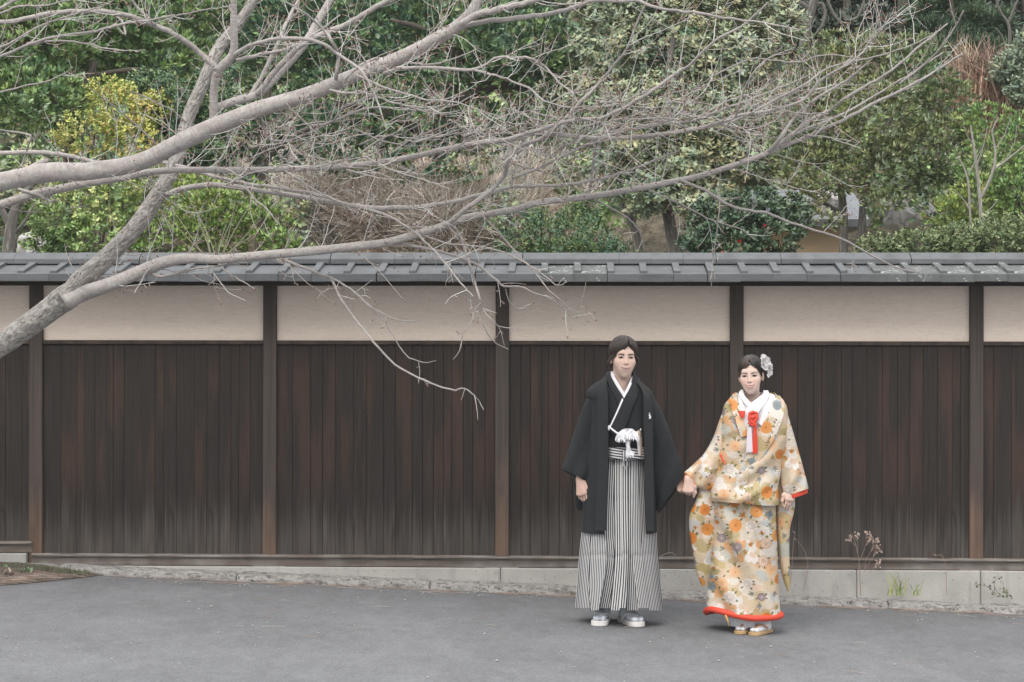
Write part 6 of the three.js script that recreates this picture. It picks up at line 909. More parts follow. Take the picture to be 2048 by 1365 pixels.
    const tl = [tube([F.V(1255, 880, 0.2), F.V(1255.5, 892, 0.202), F.V(1258, 903, 0.2)], [0.014, 0.013, 0.011], 9, { bump: 0.2, seed: 3 })];
    for (let i = 0; i < 9; i++) { const x = 1253 + i * 1.6; tl.push(tube([F.V(1256 + (i - 4) * 0.5, 898, 0.2), F.V(x, 907, 0.205), F.V(x + (i - 4) * 0.3, 913 + (i % 3) * 2, 0.2)], [0.004, 0.004, 0.003], 5)); }
    tl.push(tube([F.V(1262, 903, 0.2), F.V(1269, 905, 0.203), F.V(1267, 912, 0.205), F.V(1260, 910, 0.206)], [0.003, 0.004, 0.004, 0.003], 6)); part('tassel', mergeGeometries(tl), mWool, t); }
  // split-toed socks and white sandals
  const mTabi = plain(0.62, 0.66, 0.72, { roughness: 0.9 }), mZori = plain(0.72, 0.71, 0.69, { roughness: 0.6 }), mStrap = plain(0.7, 0.71, 0.73, { roughness: 0.7 });
  for (const [px, yaw, z] of [[1203, -0.16, 0.03], [1262, 0.4, 0.02]]) {
    const c = F.W(px, 1240, z), gx = c[0] + t.position.x, gyl = gy(gx, zG + z) - t.position.y, R = new THREE.Matrix4().makeRotationY(yaw).setPosition(c[0], gyl, z);
    const sole = new THREE.Shape(); sole.moveTo(-0.036, -0.11); sole.bezierCurveTo(-0.042, -0.14, 0.042, -0.14, 0.036, -0.11); sole.bezierCurveTo(0.034, -0.05, 0.05, 0.04, 0.046, 0.09); sole.bezierCurveTo(0.04, 0.135, -0.04, 0.135, -0.046, 0.09); sole.bezierCurveTo(-0.05, 0.04, -0.034, -0.05, -0.036, -0.11);
    const sg = new THREE.ExtrudeGeometry(sole, { depth: 0.022, bevelEnabled: true, bevelSize: 0.004, bevelThickness: 0.004, bevelSegments: 2, curveSegments: 14 }); sg.rotateX(Math.PI / 2); sg.scale(1, 1, 1); sg.translate(0, 0.027, 0); // shape y -> z
    const zori = part('sandal', xform(sg, R), mZori, t);
    const foot = nets(field([cap([0, 0.06, -0.075], [0, 0.2, -0.07], 0.04, 0.045, 0.03), ell([0, 0.058, -0.07], [0.034, 0.034, 0.045], 0.03), cap([0, 0.068, -0.04], [0.002, 0.05, 0.05], 0.036, 0.022, 0.03), ell([0, 0.046, 0.03], [0.042, 0.02, 0.05], 0.02), ell([-0.014, 0.044, 0.085], [0.026, 0.017, 0.026], 0.006), ell([0.024, 0.044, 0.088], [0.016, 0.018, 0.027], 0.003)]), [-0.07, 0.026, -0.13], [0.07, 0.2, 0.13], 0.006);
    part('sock', xform(foot, R), mTabi, t);
    part('sandal_strap', xform(mergeGeometries([tube([V(-0.046, 0.034, -0.03), V(-0.034, 0.068, 0.01), V(-0.006, 0.07, 0.05), V(0.006, 0.046, 0.088)], [0.007, 0.009, 0.008, 0.005], 7), tube([V(0.046, 0.034, -0.03), V(0.04, 0.062, 0.01), V(0.018, 0.068, 0.05), V(0.007, 0.046, 0.088)], [0.007, 0.009, 0.008, 0.005], 7)]), R), mStrap, zori);
  }
  // folding fan tucked into the belt (rests in it: a thing of its own)
  const fan = thing('folding_fan', 'closed pale wooden fan tucked upright into the striped belt of the man', 'fan', [root.x, root.y, zG]), FF = new Figure(fan, zG);
  part('paper', FF.band([[1270, 864, 0.186], [1274, 886, 0.186], [1277, 912, 0.168]], [[1277, 862, 0.186], [1281, 886, 0.186], [1281, 912, 0.168]], 0.006, { n: 8 }), plain(0.66, 0.66, 0.66), fan);
  for (const dx of [0, 5]) part('guard_stick', FF.band([[1275.5 + dx * 0.7, 861, 0.194 - dx * 0.001], [1279 + dx * 0.6, 886, 0.195], [1280 + dx * 0.4, 912, 0.175]], [[1278 + dx * 0.7, 860.5, 0.194], [1281.5 + dx * 0.6, 886, 0.195], [1282 + dx * 0.4, 912, 0.175]], 0.004, { n: 8 }), dx ? plain(0.16, 0.12, 0.09) : plain(0.46, 0.36, 0.27), fan);
}
// ---------------------------------------------------------------- the bride
const brocade = (() => {                                        // ivory and pale gold silk woven with clouds, waves, round flowers and leaves; 1 m square, repeats
  const N = 1280, cv = document.createElement('canvas'); cv.width = cv.height = N; const g = cv.getContext('2d'), r = rng(2024), k = N;
  g.fillStyle = '#d8c6ab'; g.fillRect(0, 0, N, N);
  const wrap = (x, y, R, fn) => { for (const dx of [-N, 0, N]) for (const dy of [-N, 0, N]) if (x + dx > -R && x + dx < N + R && y + dy > -R && y + dy < N + R) { g.save(); g.translate(x + dx, y + dy); fn(); g.restore(); } };
  const cloud = (x, y, R, c, wave) => { const a = r() * 3, lobes = []; for (let i = 0; i < 7; i++) lobes.push([(r() - 0.5) * 1.7 * R, (r() - 0.5) * 0.9 * R, R * (0.35 + r() * 0.3)]); const kind = r(); wrap(x, y, R * 2.4, () => { g.rotate(a * 0.3); g.beginPath(); lobes.forEach(([lx, ly, lr]) => { g.moveTo(lx + lr, ly); g.arc(lx, ly, lr, 0, 7); }); g.fillStyle = c; g.fill(); if (wave) { g.clip(); g.strokeStyle = wave; g.lineWidth = 2.6; for (let y2 = -R * 1.6; y2 < R * 1.6; y2 += 13) { g.beginPath(); for (let x2 = -R * 2; x2 < R * 2; x2 += 8) { const yy = y2 + (kind < 0.5 ? Math.abs(((x2 / 26) % 2 + 2) % 2 - 1) * 14 : Math.sin(x2 / 16) * 5); x2 === -R * 2 ? g.moveTo(x2, yy) : g.lineTo(x2, yy); } g.stroke(); } } }); };
  const tones = ['#e3ded5', '#e0d8ca', '#cfbd92', '#c2b07e', '#e2c4aa', '#c6cac0', '#e8e3da', '#d8cab4', '#bdae7c', '#e2cbb6', '#ccd1d1', '#dfb894', '#e9e6e2', '#b9c0c0', '#d9a878'];
  for (let i = 0; i < 260; i++) cloud(r() * N, r() * N, 26 + r() * 52, tones[Math.floor(r() * tones.length)], r() < 0.72 ? ['#bdb39c', '#b3ab98', '#cfc7b2', '#f4f1ea', '#adb1aa'][Math.floor(r() * 5)] : 0);
  const fanF = (x, y, R, c) => { const a = r() * 6; wrap(x, y, R, () => { g.rotate(a); g.fillStyle = c; g.strokeStyle = '#857c4c'; g.lineWidth = 2; g.beginPath(); g.moveTo(0, 0); g.arc(0, 0, R, -0.9, 0.9); g.closePath(); g.fill(); for (let i = -4; i <= 4; i++) { g.beginPath(); g.moveTo(0, 0); g.lineTo(Math.cos(i * 0.2) * R, Math.sin(i * 0.2) * R); g.stroke(); } }); };
  for (let i = 0; i < 16; i++) fanF(r() * N, r() * N, 55 + r() * 35, ['#b6a873', '#bcb083', '#c2ad8a'][i % 3]);
  const leaf = (x, y, R, a, c) => wrap(x, y, R, () => { g.rotate(a); g.fillStyle = c; g.beginPath(); g.moveTo(0, 0); g.quadraticCurveTo(R * 0.5, -R * 0.42, R, 0); g.quadraticCurveTo(R * 0.5, R * 0.42, 0, 0); g.fill(); g.strokeStyle = 'rgba(60,55,35,.55)'; g.lineWidth = 1.8; g.stroke(); });
  const mum = (x, y, R, c, c2, petals = 16) => { const a0 = r() * 6; wrap(x, y, R * 1.1, () => { g.fillStyle = c; for (let i = 0; i < petals; i++) { const a = a0 + i / petals * Math.PI * 2; g.beginPath(); g.ellipse(Math.cos(a) * R * 0.6, Math.sin(a) * R * 0.6, R * 0.42, R * 0.16, a, 0, 7); g.fill(); } g.beginPath(); g.arc(0, 0, R * 0.72, 0, 7); g.fill(); g.strokeStyle = c2; g.lineWidth = 2.2; for (let i = 0; i < petals; i++) { const a = a0 + (i + 0.5) / petals * Math.PI * 2; g.beginPath(); g.moveTo(Math.cos(a) * R * 0.25, Math.sin(a) * R * 0.25); g.lineTo(Math.cos(a) * R * 0.92, Math.sin(a) * R * 0.92); g.stroke(); } g.beginPath(); g.arc(0, 0, R * 0.2, 0, 7); g.fillStyle = c2; g.fill(); }); };
  const peony = (x, y, R, c, c2) => { const a0 = r() * 6; wrap(x, y, R * 1.2, () => { for (let q = 0; q < 3; q++) { g.fillStyle = q % 2 ? c2 : c; for (let i = 0; i < 8; i++) { const a = a0 + i / 8 * 6.283 + q * 0.4; g.beginPath(); g.arc(Math.cos(a) * R * (0.7 - q * 0.25), Math.sin(a) * R * (0.7 - q * 0.25), R * (0.34 - q * 0.06), 0, 7); g.fill(); g.strokeStyle = 'rgba(120,100,80,.5)'; g.lineWidth = 1.6; g.stroke(); } } }); };
  const spots = [];
  const spot = (R) => { for (let t = 0; t < 40; t++) { const x = r() * N, y = r() * N; if (spots.every(([a, b, q]) => { let dx = Math.abs(a - x), dy = Math.abs(b - y); dx = Math.min(dx, N - dx); dy = Math.min(dy, N - dy); return Math.hypot(dx, dy) > (R + q) * 0.92; })) { spots.push([x, y, R]); return [x, y]; } } return [r() * N, r() * N]; };
  const spray = (x, y, R) => { const n = 3 + Math.floor(r() * 4); for (let i = 0; i < n; i++) { const a = r() * 6.283; leaf(x + Math.cos(a) * R * 0.85, y + Math.sin(a) * R * 0.85, R * 0.62, a + (r() - 0.5), ['#8e8750', '#a09559', '#77784e', '#6f6d5a'][Math.floor(r() * 4)]); } };
  const put = (n, R0, R1, fn) => { for (let i = 0; i < n; i++) { const R = R0 + r() * (R1 - R0), [x, y] = spot(R * 1.15); if (r() < 0.85) spray(x, y, R); fn(x, y, R); } };
  put(17, 42, 56, (x, y, R) => mum(x, y, R, ['#e09a4c', '#e2a55c', '#dd8d3c'][Math.floor(r() * 3)], '#bd7024', 18));
  put(9, 38, 50, (x, y, R) => mum(x, y, R, '#e8c099', '#d6a06a', 14));
  put(9, 40, 52, (x, y, R) => peony(x, y, R, '#e6e3dd', '#d9d5cd'));
  put(9, 30, 42, (x, y, R) => mum(x, y, R, '#8f9ba0', '#727f86', 20));
  put(6, 30, 40, (x, y, R) => mum(x, y, R, '#8a7d83', '#cfc6c4', 16));
  put(14, 34, 46, (x, y, R) => peony(x, y, R, '#dfc0a8', '#e8d6c6'));
  put(64, 13, 22, (x, y, R) => mum(x, y, R, ['#d98936', '#9aa6a8', '#c2b57e'][Math.floor(r() * 3)], '#7d6c42', 9));
  const t = new THREE.CanvasTexture(cv); t.colorSpace = THREE.SRGBColorSpace; t.wrapS = t.wrapT = THREE.RepeatWrapping; t.magFilter = THREE.LinearFilter; return t;
})();
{
  const zB = 1.46, root = P(1490, 1258, zB); root.y = gy(root.x, zB);
  const t = thing('person', 'smiling woman in pale gold flowered bridal kimono with a padded red hem', 'person', [root.x, root.y, zB]);
  const F = new Figure(t, zB), W = (...a) => F.W(...a);
  const hp = F.V(1502, 750.5, 0.01), M = new THREE.Matrix4().compose(hp, new THREE.Quaternion().setFromEuler(new THREE.Euler(0.08, -0.2, 0.05, 'YXZ')), V(0.89, 0.93, 0.93));
  const skin = [0.72, 0.545, 0.465];
  const headS = field(headPrims(true)), headG = xform(nets(headS, [-0.1, -0.2, -0.125], [0.1, 0.13, 0.125], 0.0034, skinFaceColor(true, skin, { lip: [0.58, 0.25, 0.215] })), M);
  const nk = V(0, -0.19, -0.034).applyMatrix4(M), wl = W(1378, 958, 0.075), wr = W(1579, 976, 0.05);
  const bodyG = bodyGeo([
    cap([nk.x, nk.y + 0.05, nk.z], [nk.x, nk.y - 0.03, nk.z - 0.01], 0.045, 0.05, 0.03), ell([nk.x, nk.y - 0.15, -0.02], [0.13, 0.15, 0.075], 0.06), ell([nk.x, nk.y - 0.4, -0.01], [0.11, 0.2, 0.075], 0.06), ell([nk.x, nk.y - 0.6, 0], [0.13, 0.12, 0.085], 0.05),
    cap(W(1462, 830, -0.02), W(1428, 905, 0.0), 0.036, 0.03, 0.03), cap(W(1428, 905, 0), wl, 0.03, 0.022, 0.02), cap(W(1560, 832, -0.02), W(1582, 905, 0.0), 0.036, 0.03, 0.03), cap(W(1582, 905, 0), wr, 0.03, 0.022, 0.02),
    cap(W(1472, 980, 0), W(1476, 1120, 0.02), 0.07, 0.048, 0.04), cap(W(1476, 1120, 0.02), W(1478, 1240, 0), 0.048, 0.03, 0.03), cap(W(1508, 980, 0), W(1508, 1120, 0.02), 0.07, 0.048, 0.04), cap(W(1508, 1120, 0.02), W(1510, 1240, 0), 0.048, 0.03, 0.03),
  ], [-0.45, 0.03, -0.2], [0.45, 1.5, 0.2], skin);
  const hc = [0.66, 0.475, 0.4];
  const hl = [cap(W(1394, 942, 0.05), wl, 0.018, 0.02, 0.02), ...hand(wl, [-0.06, -1, 0.06], [0.1, 0, -1], 0.155, [0.9, 0.95, 1.0, 1.0], 0.3, 0.5, true)];
  const hr = [cap(W(1582, 950, 0.03), wr, 0.02, 0.02, 0.02), ...hand(wr, [0.02, -1, 0.16], [-0.5, 0, -0.85], 0.15, [0.25, 0.3, 0.36, 0.44], 0.6, 0.5, false)];
  const box = (w, f) => nets(field(f), [w[0] - 0.2, w[1] - 0.2, w[2] - 0.13], [w[0] + 0.14, w[1] + 0.09, w[2] + 0.16], 0.0034, () => hc);
  part('body', mergeGeometries([headG, bodyG, box(wl, hl), box(wr, hr)]), mSkin, t);
  faceParts(F, M, true, { field: headS, brow: [0.09, 0.055, 0.04], es: 1.16, ex: 0.0335, open: 0.0048, mw: 0.034, smile: 0.0112, gap: 0.0068, lip: [0.58, 0.22, 0.19], fold: [0.42, 0.26, 0.21] });
  { // hair drawn back from a centre parting, a brown fringe over her right brow
    const mHair = new THREE.MeshPhysicalMaterial({ vertexColors: true, roughness: 0.34 }), r = rng(57), gs = [];
    const shell = field([ell([0, 0.034, -0.02], [0.083, 0.097, 0.1]), ell([0, 0.0, -0.07], [0.07, 0.075, 0.062], 0.03), cut(ell([0.008, -0.04, 0.1], [0.034, 0.115, 0.07], 0.012)), cut(ell([0.0, -0.075, 0.1], [0.07, 0.112, 0.085], 0.01)), cut(ell([0, -0.16, 0.02], [0.2, 0.115, 0.2], 0.01))]);
    gs.push(nets(shell, [-0.11, -0.12, -0.15], [0.11, 0.15, 0.12], 0.005, () => [0.018, 0.014, 0.013]));
    const add = (a, b, lift, w, k) => { const g = strand(a, b, lift, w); g.deleteAttribute('uv'); const m = 0.65 + r() * 0.8; gs.push(tintGeo(g, [k[0] * m, k[1] * m, k[2] * m])); };
    const dk = [0.024, 0.018, 0.016], br = [0.066, 0.038, 0.024], ap = (q) => V(-0.004 + q * 0.004, 0.122 - q * q * 0.02, 0.062 - q * 0.12);
    for (let i = 0; i < 240; i++) { const f = r(); add(ap(r() * 0.5), V(lerp(0.0, -0.078, f) - r() * 0.004, lerp(0.078, 0.01, Math.pow(f, 0.8)) + (r() - 0.5) * 0.012, lerp(0.094, 0.05, f)), 0.03 + r() * 0.05, 0.003, r() < 0.6 ? br : dk); }
    for (const s of [-1, 1]) for (let i = 0; i < 300; i++) { const f = r(), q = r(); add(ap(q), V(s * (0.082 - f * 0.04), lerp(0.0, -0.045, f) + (r() - 0.5) * 0.02, lerp(0.03, -0.125, f)), 0.03 + r() * 0.04, 0.003, dk); }
    for (let i = 0; i < 60; i++) { const f = r(); add(ap(r() * 0.4), V(lerp(0.03, 0.08, f), lerp(0.07, 0.0, f), lerp(0.088, 0.035, f)), 0.03 + r() * 0.03, 0.004, dk); }
    for (let i = 0; i < 90; i++) { const a = r() * 6.283, b = a + 1.2; const c = V(0.0, 0.0, -0.13), p = (q, k) => V(c.x + Math.cos(q) * 0.05 * k, c.y + Math.sin(q) * 0.05 * k, c.z - 0.03 + 0.03 * (1 - k)); const gg = tube([p(a, 1), p(a + 0.5, 0.95), p(b, 0.7)], [0.005, 0.006, 0.004], 4); gg.deleteAttribute('uv'); gs.push(tintGeo(gg, dk)); }
    part('hair', xform(mergeGeometries(gs.map((g) => g.index ? g.toNonIndexed() : g)), M), mHair, t);
  }
  { // white fabric flower pinned over her left ear
    const mPet = std({ color: col(0.68, 0.65, 0.65), roughness: 0.8, side: THREE.DoubleSide }), fl = new THREE.Group(); fl.name = 'hair_flower'; t.add(fl); const r = rng(66);
    const petal = (R) => grid(8, 8, (u, v) => { const a = (u - 0.5) * 2.1, q = 0.12 + v * 0.88, w = 1 + 0.06 * Math.sin(u * 19); return [Math.sin(a) * R * q * 0.85 * w, Math.cos(a * 0.9) * R * q * w, R * (0.32 * q * q - 0.12 * Math.cos(u * 9) * q * q)]; });
    const put = (px, py, dz, R, n, tilt, yaw) => { const c = F.V(px, py, dz); for (let i = 0; i < n; i++) { const m = part('petal', petal(R * (0.85 + r() * 0.3)), mPet, fl); m.position.copy(c); m.rotation.set(tilt * (r() * 0.4 + 0.8), yaw, 0, 'YXZ'); m.rotateZ(i / n * Math.PI * 2 + r() * 0.3); m.rotateX(-0.25); } };
    put(1531, 728, 0.085, 0.04, 6, 0.1, 0.75); put(1533, 726, 0.092, 0.024, 5, 0.1, 0.75); put(1540, 744, 0.06, 0.03, 5, 0.2, 0.95); put(1527, 717, 0.075, 0.026, 4, -0.2, 0.7); put(1543, 735, 0.045, 0.022, 4, 0, 1.2);
  }
  // --- white under layers at the neck
  const whiteUV = std({ color: col(0.76, 0.75, 0.77), roughness: 0.85, side: THREE.DoubleSide });
  part('white_kimono', F.loft([[786, 1483, 1530, 0.0, -0.09, 1484, 1529], [794, 1476, 1538, 0.045, -0.1, 1492, 1520], [806, 1466, 1552, 0.085, -0.105, 1501, 1507], [825, 1460, 1560, 0.11, -0.1, 1503, 1504], [870, 1458, 1560, 0.12, -0.1, 1503, 1503.4], [900, 1458, 1560, 0.125, -0.1, 1503, 1503.4]], { open: true, nv: 30 }), whiteUV, t);
  part('white_collar', F.band([[1482, 780, -0.05], [1478, 788, 0.02], [1484, 800, 0.075], [1496, 816, 0.11], [1510, 836, 0.128]], [[1487, 780, -0.04], [1488, 788, 0.03], [1494, 798, 0.08], [1504, 808, 0.115], [1518, 824, 0.13]], 0.006), whiteUV, t);
  part('white_collar', F.band([[1527, 781, -0.04], [1526, 788, 0.03], [1515, 797, 0.085], [1503, 807, 0.12], [1490, 822, 0.134], [1484, 838, 0.138]], [[1536, 781, -0.05], [1539, 790, 0.02], [1533, 804, 0.075], [1520, 822, 0.12], [1506, 842, 0.136], [1494, 862, 0.142]], 0.007), whiteUV, t);
  part('inner_collar', F.band([[1474, 791, -0.05], [1472, 802, 0.03], [1477, 824, 0.1], [1486, 850, 0.138]], [[1481, 787, -0.04], [1483, 796, 0.04], [1489, 816, 0.108], [1498, 842, 0.142]], 0.006), whiteUV, t);
  part('inner_collar', F.band([[1540, 787, -0.04], [1538, 797, 0.045], [1529, 818, 0.112], [1517, 846, 0.143]], [[1549, 790, -0.05], [1552, 803, 0.03], [1545, 828, 0.1], [1532, 862, 0.138]], 0.006), whiteUV, t);
  // --- brocade outer kimono
  const bBro = tex(512, 512, (u, v) => 0.5 * fbm(u * 60, v * 60, 60, 60, 3, 5) + 0.5 * vn(u * 200, v * 120, 200, 120, 8), false);
  const mBro = new THREE.MeshPhysicalMaterial({ map: rep(brocade, 1.05, 1.05), bumpMap: rep(bBro, 2.2, 2.2), bumpScale: 0.0022, roughness: 0.42, color: col(0.76, 0.73, 0.71), specularIntensity: 1, sheen: 0.2, sheenRoughness: 0.4, sheenColor: col(0.9, 0.86, 0.78), side: THREE.DoubleSide });
  const foldT = (x, y, a, v) => 0.010 * Math.sin((x * 0.7 - y) * 38 + 3 * fbm(x * 5, y * 5, 0, 0, 2, 7)) * sm(0.3, 0.6, v) * Math.max(0, Math.sin(a)) + 0.022 * (fbm(x * 10 + 3, y * 4, 0, 0, 3, 35) - 0.5) + 0.006 * (fbm(x * 34, y * 26, 0, 0, 2, 44) - 0.5);
  const foldK = (x, y, a, v) => 0.032 * sm(0, 0.25, v) * Math.sin((x * 1.0 + y * 0.5) * 30 + 1.2) * Math.max(0, Math.sin(a)) * (0.35 + 0.65 * fbm(x * 4, y * 3, 0, 0, 2, 9)) + 0.012 * (fbm(x * 9, y * 3, 0, 0, 3, 55) - 0.5) + 0.005 * (fbm(x * 34, y * 26, 0, 0, 2, 44) - 0.5);
  part('kimono_top', F.loft([[786, 1472, 1551, -0.03, -0.115, 1473, 1550], [797, 1461, 1562, 0.03, -0.125, 1470, 1552], [812, 1450, 1574, 0.075, -0.13, 1472, 1544], [835, 1446, 1577, 0.115, -0.13, 1479, 1530], [862, 1441, 1576, 0.145, -0.13, 1488, 1510], [885, 1439, 1572, 0.155, -0.13, 1497, 1498.5], [920, 1434, 1566, 0.165, -0.13, 1497, 1497.4], [960, 1427, 1559, 0.175, -0.135, 1497, 1497.4], [988, 1418, 1557, 0.205, -0.145, 1497, 1497.4], [1000, 1419, 1557, 0.196, -0.13, 1497, 1497.4]], { open: true, fold: foldT, nu: 110, nv: 80, v0: 0.2, drop: (x, z, a, v) => -0.0 - 0.022 * sm(0.85, 1, v) * sm(-0.15, 0.2, x) }), mBro, t);
  part('kimono_collar', F.band([[1466, 788, -0.08], [1460, 800, 0.03], [1465, 825, 0.105], [1474, 852, 0.15], [1482, 875, 0.166]], [[1476, 786, -0.06], [1476, 799, 0.05], [1482, 824, 0.116], [1491, 852, 0.155], [1498, 870, 0.168]], 0.006, { u0: 0.31, v0: 0.5 }), mBro, t);
  part('kimono_collar', F.band([[1546, 790, -0.06], [1546, 803, 0.05], [1536, 828, 0.12], [1519, 862, 0.158], [1502, 898, 0.168], [1484, 930, 0.172], [1470, 954, 0.172]], [[1560, 792, -0.08], [1570, 808, 0.03], [1566, 838, 0.105], [1550, 876, 0.15], [1526, 915, 0.166], [1506, 948, 0.172], [1490, 972, 0.172]], 0.003, { u0: 0.11, v0: 0.63, n: 60 }), mBro, t);
  part('kimono_skirt', F.loft([[985, 1426, 1551, 0.15, -0.13], [1030, 1428, 1552, 0.156, -0.135], [1080, 1426, 1553, 0.17, -0.14], [1130, 1422, 1554, 0.178, -0.145], [1180, 1416, 1557, 0.19, -0.15], [1222, 1412, 1560, 0.2, -0.155]], { fold: foldK, nu: 130, nv: 90, drop: (x, z, a, v) => 0.05 * v * v * sm(0.1, -0.25, x) * sm(-0.05, 0.15, z) - 0.012 * v * v }), mBro, t);
  // padded red hem
  const mRedPad = std({ color: col(0.60, 0.055, 0.026), roughness: 0.6 });
  { const pts = [], A = W(1412, 1226, 0), B = W(1561, 1226, 0), xc = (A[0] + B[0]) / 2, rx = (B[0] - A[0]) / 2; for (let i = 0; i <= 64; i++) { const a = i / 64 * Math.PI * 2 - Math.PI / 2, x = xc + rx * spow(Math.cos(a), 0.85), z = 0.0225 + 0.178 * spow(Math.sin(a), 0.85); const lift = 0.045 * sm(0.05, -0.24, x) * sm(-0.05, 0.15, z); pts.push(V(x, A[1] - 0.004 + lift, z)); }
    part('red_hem', tube(pts, pts.map(() => 0.0185), 16), mRedPad, t);
    part('hem_thread', tube([F.V(1451, 1231, 0.236), F.V(1455, 1240, 0.24), F.V(1457, 1247, 0.236), F.V(1458, 1254, 0.23)], [0.007, 0.006, 0.002, 0.0014], 6), plain(0.6, 0.35, 0.12), t); }
  // white underskirt, split-toed socks, gold sandals
  part('underskirt', F.loft([[1215, 1452, 1540, 0.13, -0.1], [1236, 1454, 1540, 0.135, -0.1], [1249, 1458, 1537, 0.135, -0.1]], { nv: 8, fold: (x, y, a) => 0.004 * Math.sin(a * 22) }), plain(0.62, 0.64, 0.68, { side: THREE.DoubleSide, roughness: 0.9 }), t);
  const mTabi = plain(0.7, 0.72, 0.75, { roughness: 0.9 }), mGold = plain(0.46, 0.31, 0.15, { roughness: 0.45 }), mGoldSide = plain(0.5, 0.3, 0.16, { roughness: 0.5 });
  for (const [px, yaw, z] of [[1480, -0.45, 0.1], [1512, -0.62, 0.135]]) {
    const c = W(px, 1246, z), gyl = gy(c[0] + t.position.x, zB + z) - t.position.y, R = new THREE.Matrix4().makeRotationY(yaw).setPosition(c[0] + 0.03, gyl, z - 0.02), R2 = R.clone().multiply(new THREE.Matrix4().makeScale(0.92, 0.9, 0.92));
    const sole = new THREE.Shape(); sole.moveTo(-0.03, -0.1); sole.bezierCurveTo(-0.036, -0.125, 0.036, -0.125, 0.03, -0.1); sole.bezierCurveTo(0.028, -0.04, 0.042, 0.04, 0.038, 0.08); sole.bezierCurveTo(0.032, 0.12, -0.032, 0.12, -0.038, 0.08); sole.bezierCurveTo(-0.042, 0.04, -0.028, -0.04, -0.03, -0.1);
    const sg = new THREE.ExtrudeGeometry(sole, { depth: 0.014, bevelEnabled: true, bevelSize: 0.004, bevelThickness: 0.004, bevelSegments: 2, curveSegments: 14 }); sg.rotateX(Math.PI / 2); sg.translate(0, 0.019, 0);
    const zo = part('sandal', xform(sg, R2), mGold, t);
    const foot = nets(field([cap([0, 0.06, -0.065], [0, 0.16, -0.06], 0.034, 0.036, 0.03), ell([0, 0.058, -0.06], [0.03, 0.03, 0.04], 0.03), cap([0, 0.066, -0.03], [0.002, 0.05, 0.045], 0.032, 0.02, 0.03), ell([0, 0.048, 0.03], [0.036, 0.018, 0.045], 0.02), ell([-0.012, 0.047, 0.075], [0.022, 0.015, 0.022], 0.006), ell([0.021, 0.047, 0.078], [0.014, 0.016, 0.024], 0.003)]), [-0.06, 0.03, -0.12], [0.06, 0.18, 0.12], 0.006);
    part('sock', xform(foot.translate(0, -0.012, 0), R2), mTabi, t);
    part('sandal_strap', xform(mergeGeometries([tube([V(-0.038, 0.038, -0.03), V(-0.03, 0.064, 0.01), V(-0.005, 0.066, 0.04), V(0.005, 0.048, 0.075)], [0.006, 0.008, 0.007, 0.004], 7), tube([V(0.038, 0.038, -0.03), V(0.034, 0.06, 0.01), V(0.016, 0.066, 0.04), V(0.006, 0.048, 0.075)], [0.006, 0.008, 0.007, 0.004], 7)]), R2), mGoldSide, zo);
  }
  // --- wide sleeves, with their long hanging parts
  const foldS = (x, y, c, v) => 0.03 * (fbm(x * 12 + y * 3, y * 4, 0, 0, 3, 65) - 0.45) + 0.01 * Math.sin((x - y * 0.5) * 60) * sm(0.3, 0.8, v) + 0.006 * (fbm(x * 34, y * 26, 0, 0, 2, 44) - 0.5);
  const foldD = (x, y, c, v) => 0.03 * (fbm(x * 14, y * 4 + 2, 0, 0, 3, 75) - 0.45) + 0.006 * (fbm(x * 34, y * 26, 0, 0, 2, 44) - 0.5);
  part('sleeve', F.bag([[1456, 806, -0.02], [1441, 838, 0.0], [1428, 874, 0.015], [1410, 906, 0.03], [1389, 928, 0.045], [1369, 945, 0.06]], [[1474, 850, -0.02], [1462, 900, 0.0], [1450, 945, 0.01], [1436, 972, 0.03], [1414, 982, 0.04], [1391, 974, 0.055]], [0.05, 0.056, 0.055, 0.05, 0.046, 0.036], { fold: foldS, cuff: true, u0: 0.2, v0: 0.1 }), mBro, t);
  part('sleeve_drop', F.bag([[1404, 962, 0.01], [1393, 1000, 0.01], [1380, 1030, 0.015], [1379, 1062, 0.01], [1386, 1104, 0.0], [1393, 1146, -0.01], [1403, 1172, -0.01]], [[1452, 955, 0.0], [1442, 1000, 0.0], [1436, 1030, 0.0], [1434, 1062, 0.0], [1432, 1104, 0.0], [1428, 1146, -0.01], [1421, 1170, -0.01]], [0.03, 0.036, 0.045, 0.042, 0.04, 0.034, 0.012], { fold: foldD, u0: 0.45, v0: 0.3 }), mBro, t);
  part('sleeve', F.bag([[1568, 806, -0.02], [1581, 845, 0.0], [1594, 890, 0.01], [1604, 925, 0.02], [1612, 955, 0.03], [1617, 978, 0.035]], [[1546, 850, -0.02], [1552, 890, 0.0], [1556, 925, 0.01], [1560, 955, 0.02], [1564, 980, 0.035], [1571, 994, 0.045]], [0.05, 0.056, 0.055, 0.052, 0.048, 0.042], { fold: foldS, cuff: true, u0: 0.7, v0: 0.4 }), mBro, t);
  part('sleeve_drop', F.bag([[1550, 930, -0.02], [1552, 985, -0.02], [1554, 1040, -0.015], [1556, 1090, -0.015], [1562, 1140, -0.02], [1570, 1170, -0.02], [1576, 1184, -0.02]], [[1585, 940, -0.02], [1590, 1000, -0.02], [1588, 1025, -0.015], [1580, 1060, -0.015], [1579, 1110, -0.02], [1581, 1160, -0.02], [1580, 1186, -0.02]], [0.03, 0.036, 0.036, 0.034, 0.03, 0.022, 0.01], { fold: foldD, u0: 0.15, v0: 0.75 }), mBro, t);
  // red linings at the cuffs and orange edge of the left one
  part('sleeve_lining', F.bag([[1610, 966, 0.03], [1615, 979, 0.036], [1616, 986, 0.036]], [[1571, 980, 0.042], [1574, 992, 0.046], [1578, 999, 0.046]], [0.03, 0.033, 0.031], { cuff: true, nv: 8 }), mRedPad, t);
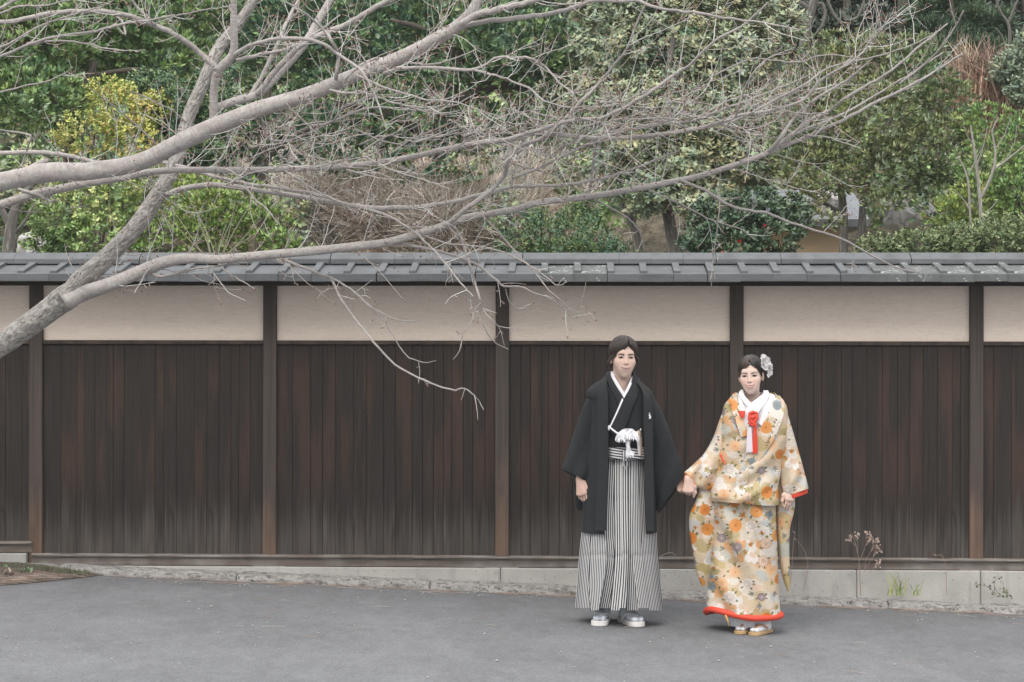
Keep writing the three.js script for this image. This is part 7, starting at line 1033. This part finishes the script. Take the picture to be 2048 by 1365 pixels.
  part('sleeve_lining', F.bag([[1376, 942, 0.058], [1370, 949, 0.06], [1373, 955, 0.062]], [[1396, 974, 0.053], [1391, 976, 0.055], [1389, 974, 0.056]], [0.024, 0.028, 0.026], { cuff: true, nv: 8 }), plain(0.62, 0.2, 0.05, { roughness: 0.6 }), t);
  // --- ornament at her breast: red knot with a red and a white tassel, red purse corner
  const mRedSilk = std({ color: col(0.62, 0.05, 0.022), roughness: 0.5 });
  part('purse', F.band([[1475, 822, 0.15], [1480, 832, 0.156], [1486, 838, 0.158]], [[1491, 822, 0.155], [1490, 830, 0.158], [1487, 838, 0.158]], 0.008, { n: 8 }), mRedSilk, t);
  { const gs = []; for (const [a, b, c] of [[[1498, 828, 0.165], [1506, 825, 0.172], [1515, 827, 0.165]], [[1498, 834, 0.17], [1505, 836, 0.178], [1514, 832, 0.17]], [[1500, 828, 0.165], [1499, 838, 0.176], [1503, 846, 0.172]], [[1514, 828, 0.165], [1514, 838, 0.176], [1508, 846, 0.172]], [[1498, 846, 0.172], [1505, 852, 0.18], [1513, 848, 0.172]], [[1500, 842, 0.172], [1506, 846, 0.182], [1512, 854, 0.176]]]) gs.push(tube([F.V(...a), F.V(...b), F.V(...c)], [0.0085, 0.0105, 0.0085], 8)); const kb = new THREE.SphereGeometry(1, 12, 10), kc = F.V(1506, 839, 0.168); kb.scale(0.02, 0.034, 0.014); kb.translate(kc.x, kc.y, kc.z); gs.push(kb); part('cord_knot', mergeGeometries(gs), mRedSilk, t); }
  const tas = (x0, x1, y0, y1, m) => { const gs = [], n = 9; for (let i = 0; i < n; i++) { const q = i / (n - 1), x = lerp(x0, x1, q), xt = lerp(x0, x1, 0.5) * 0.45 + x * 0.55; gs.push(tube([F.V(xt, y0, 0.178), F.V(lerp(xt, x, 0.6), (y0 + y1) / 2, 0.183), F.V(x, y1 + Math.sin(i * 2.3) * 1.2, 0.184)], [0.003, 0.0032, 0.003], 5)); } part('tassel', mergeGeometries(gs), m, t); };
  tas(1493.5, 1505, 855, 905, std({ color: col(0.68, 0.63, 0.67), roughness: 0.7 })); tas(1505.5, 1515, 855, 907, mRedSilk);
  part('sash_cord', tube([F.V(1440, 908, 0.12), F.V(1444, 916, 0.15), F.V(1448, 924, 0.16), F.V(1450, 928, 0.165)], [0.004, 0.006, 0.005, 0.002], 6), mRedSilk, t);
}
renderer.render(scene, camera);
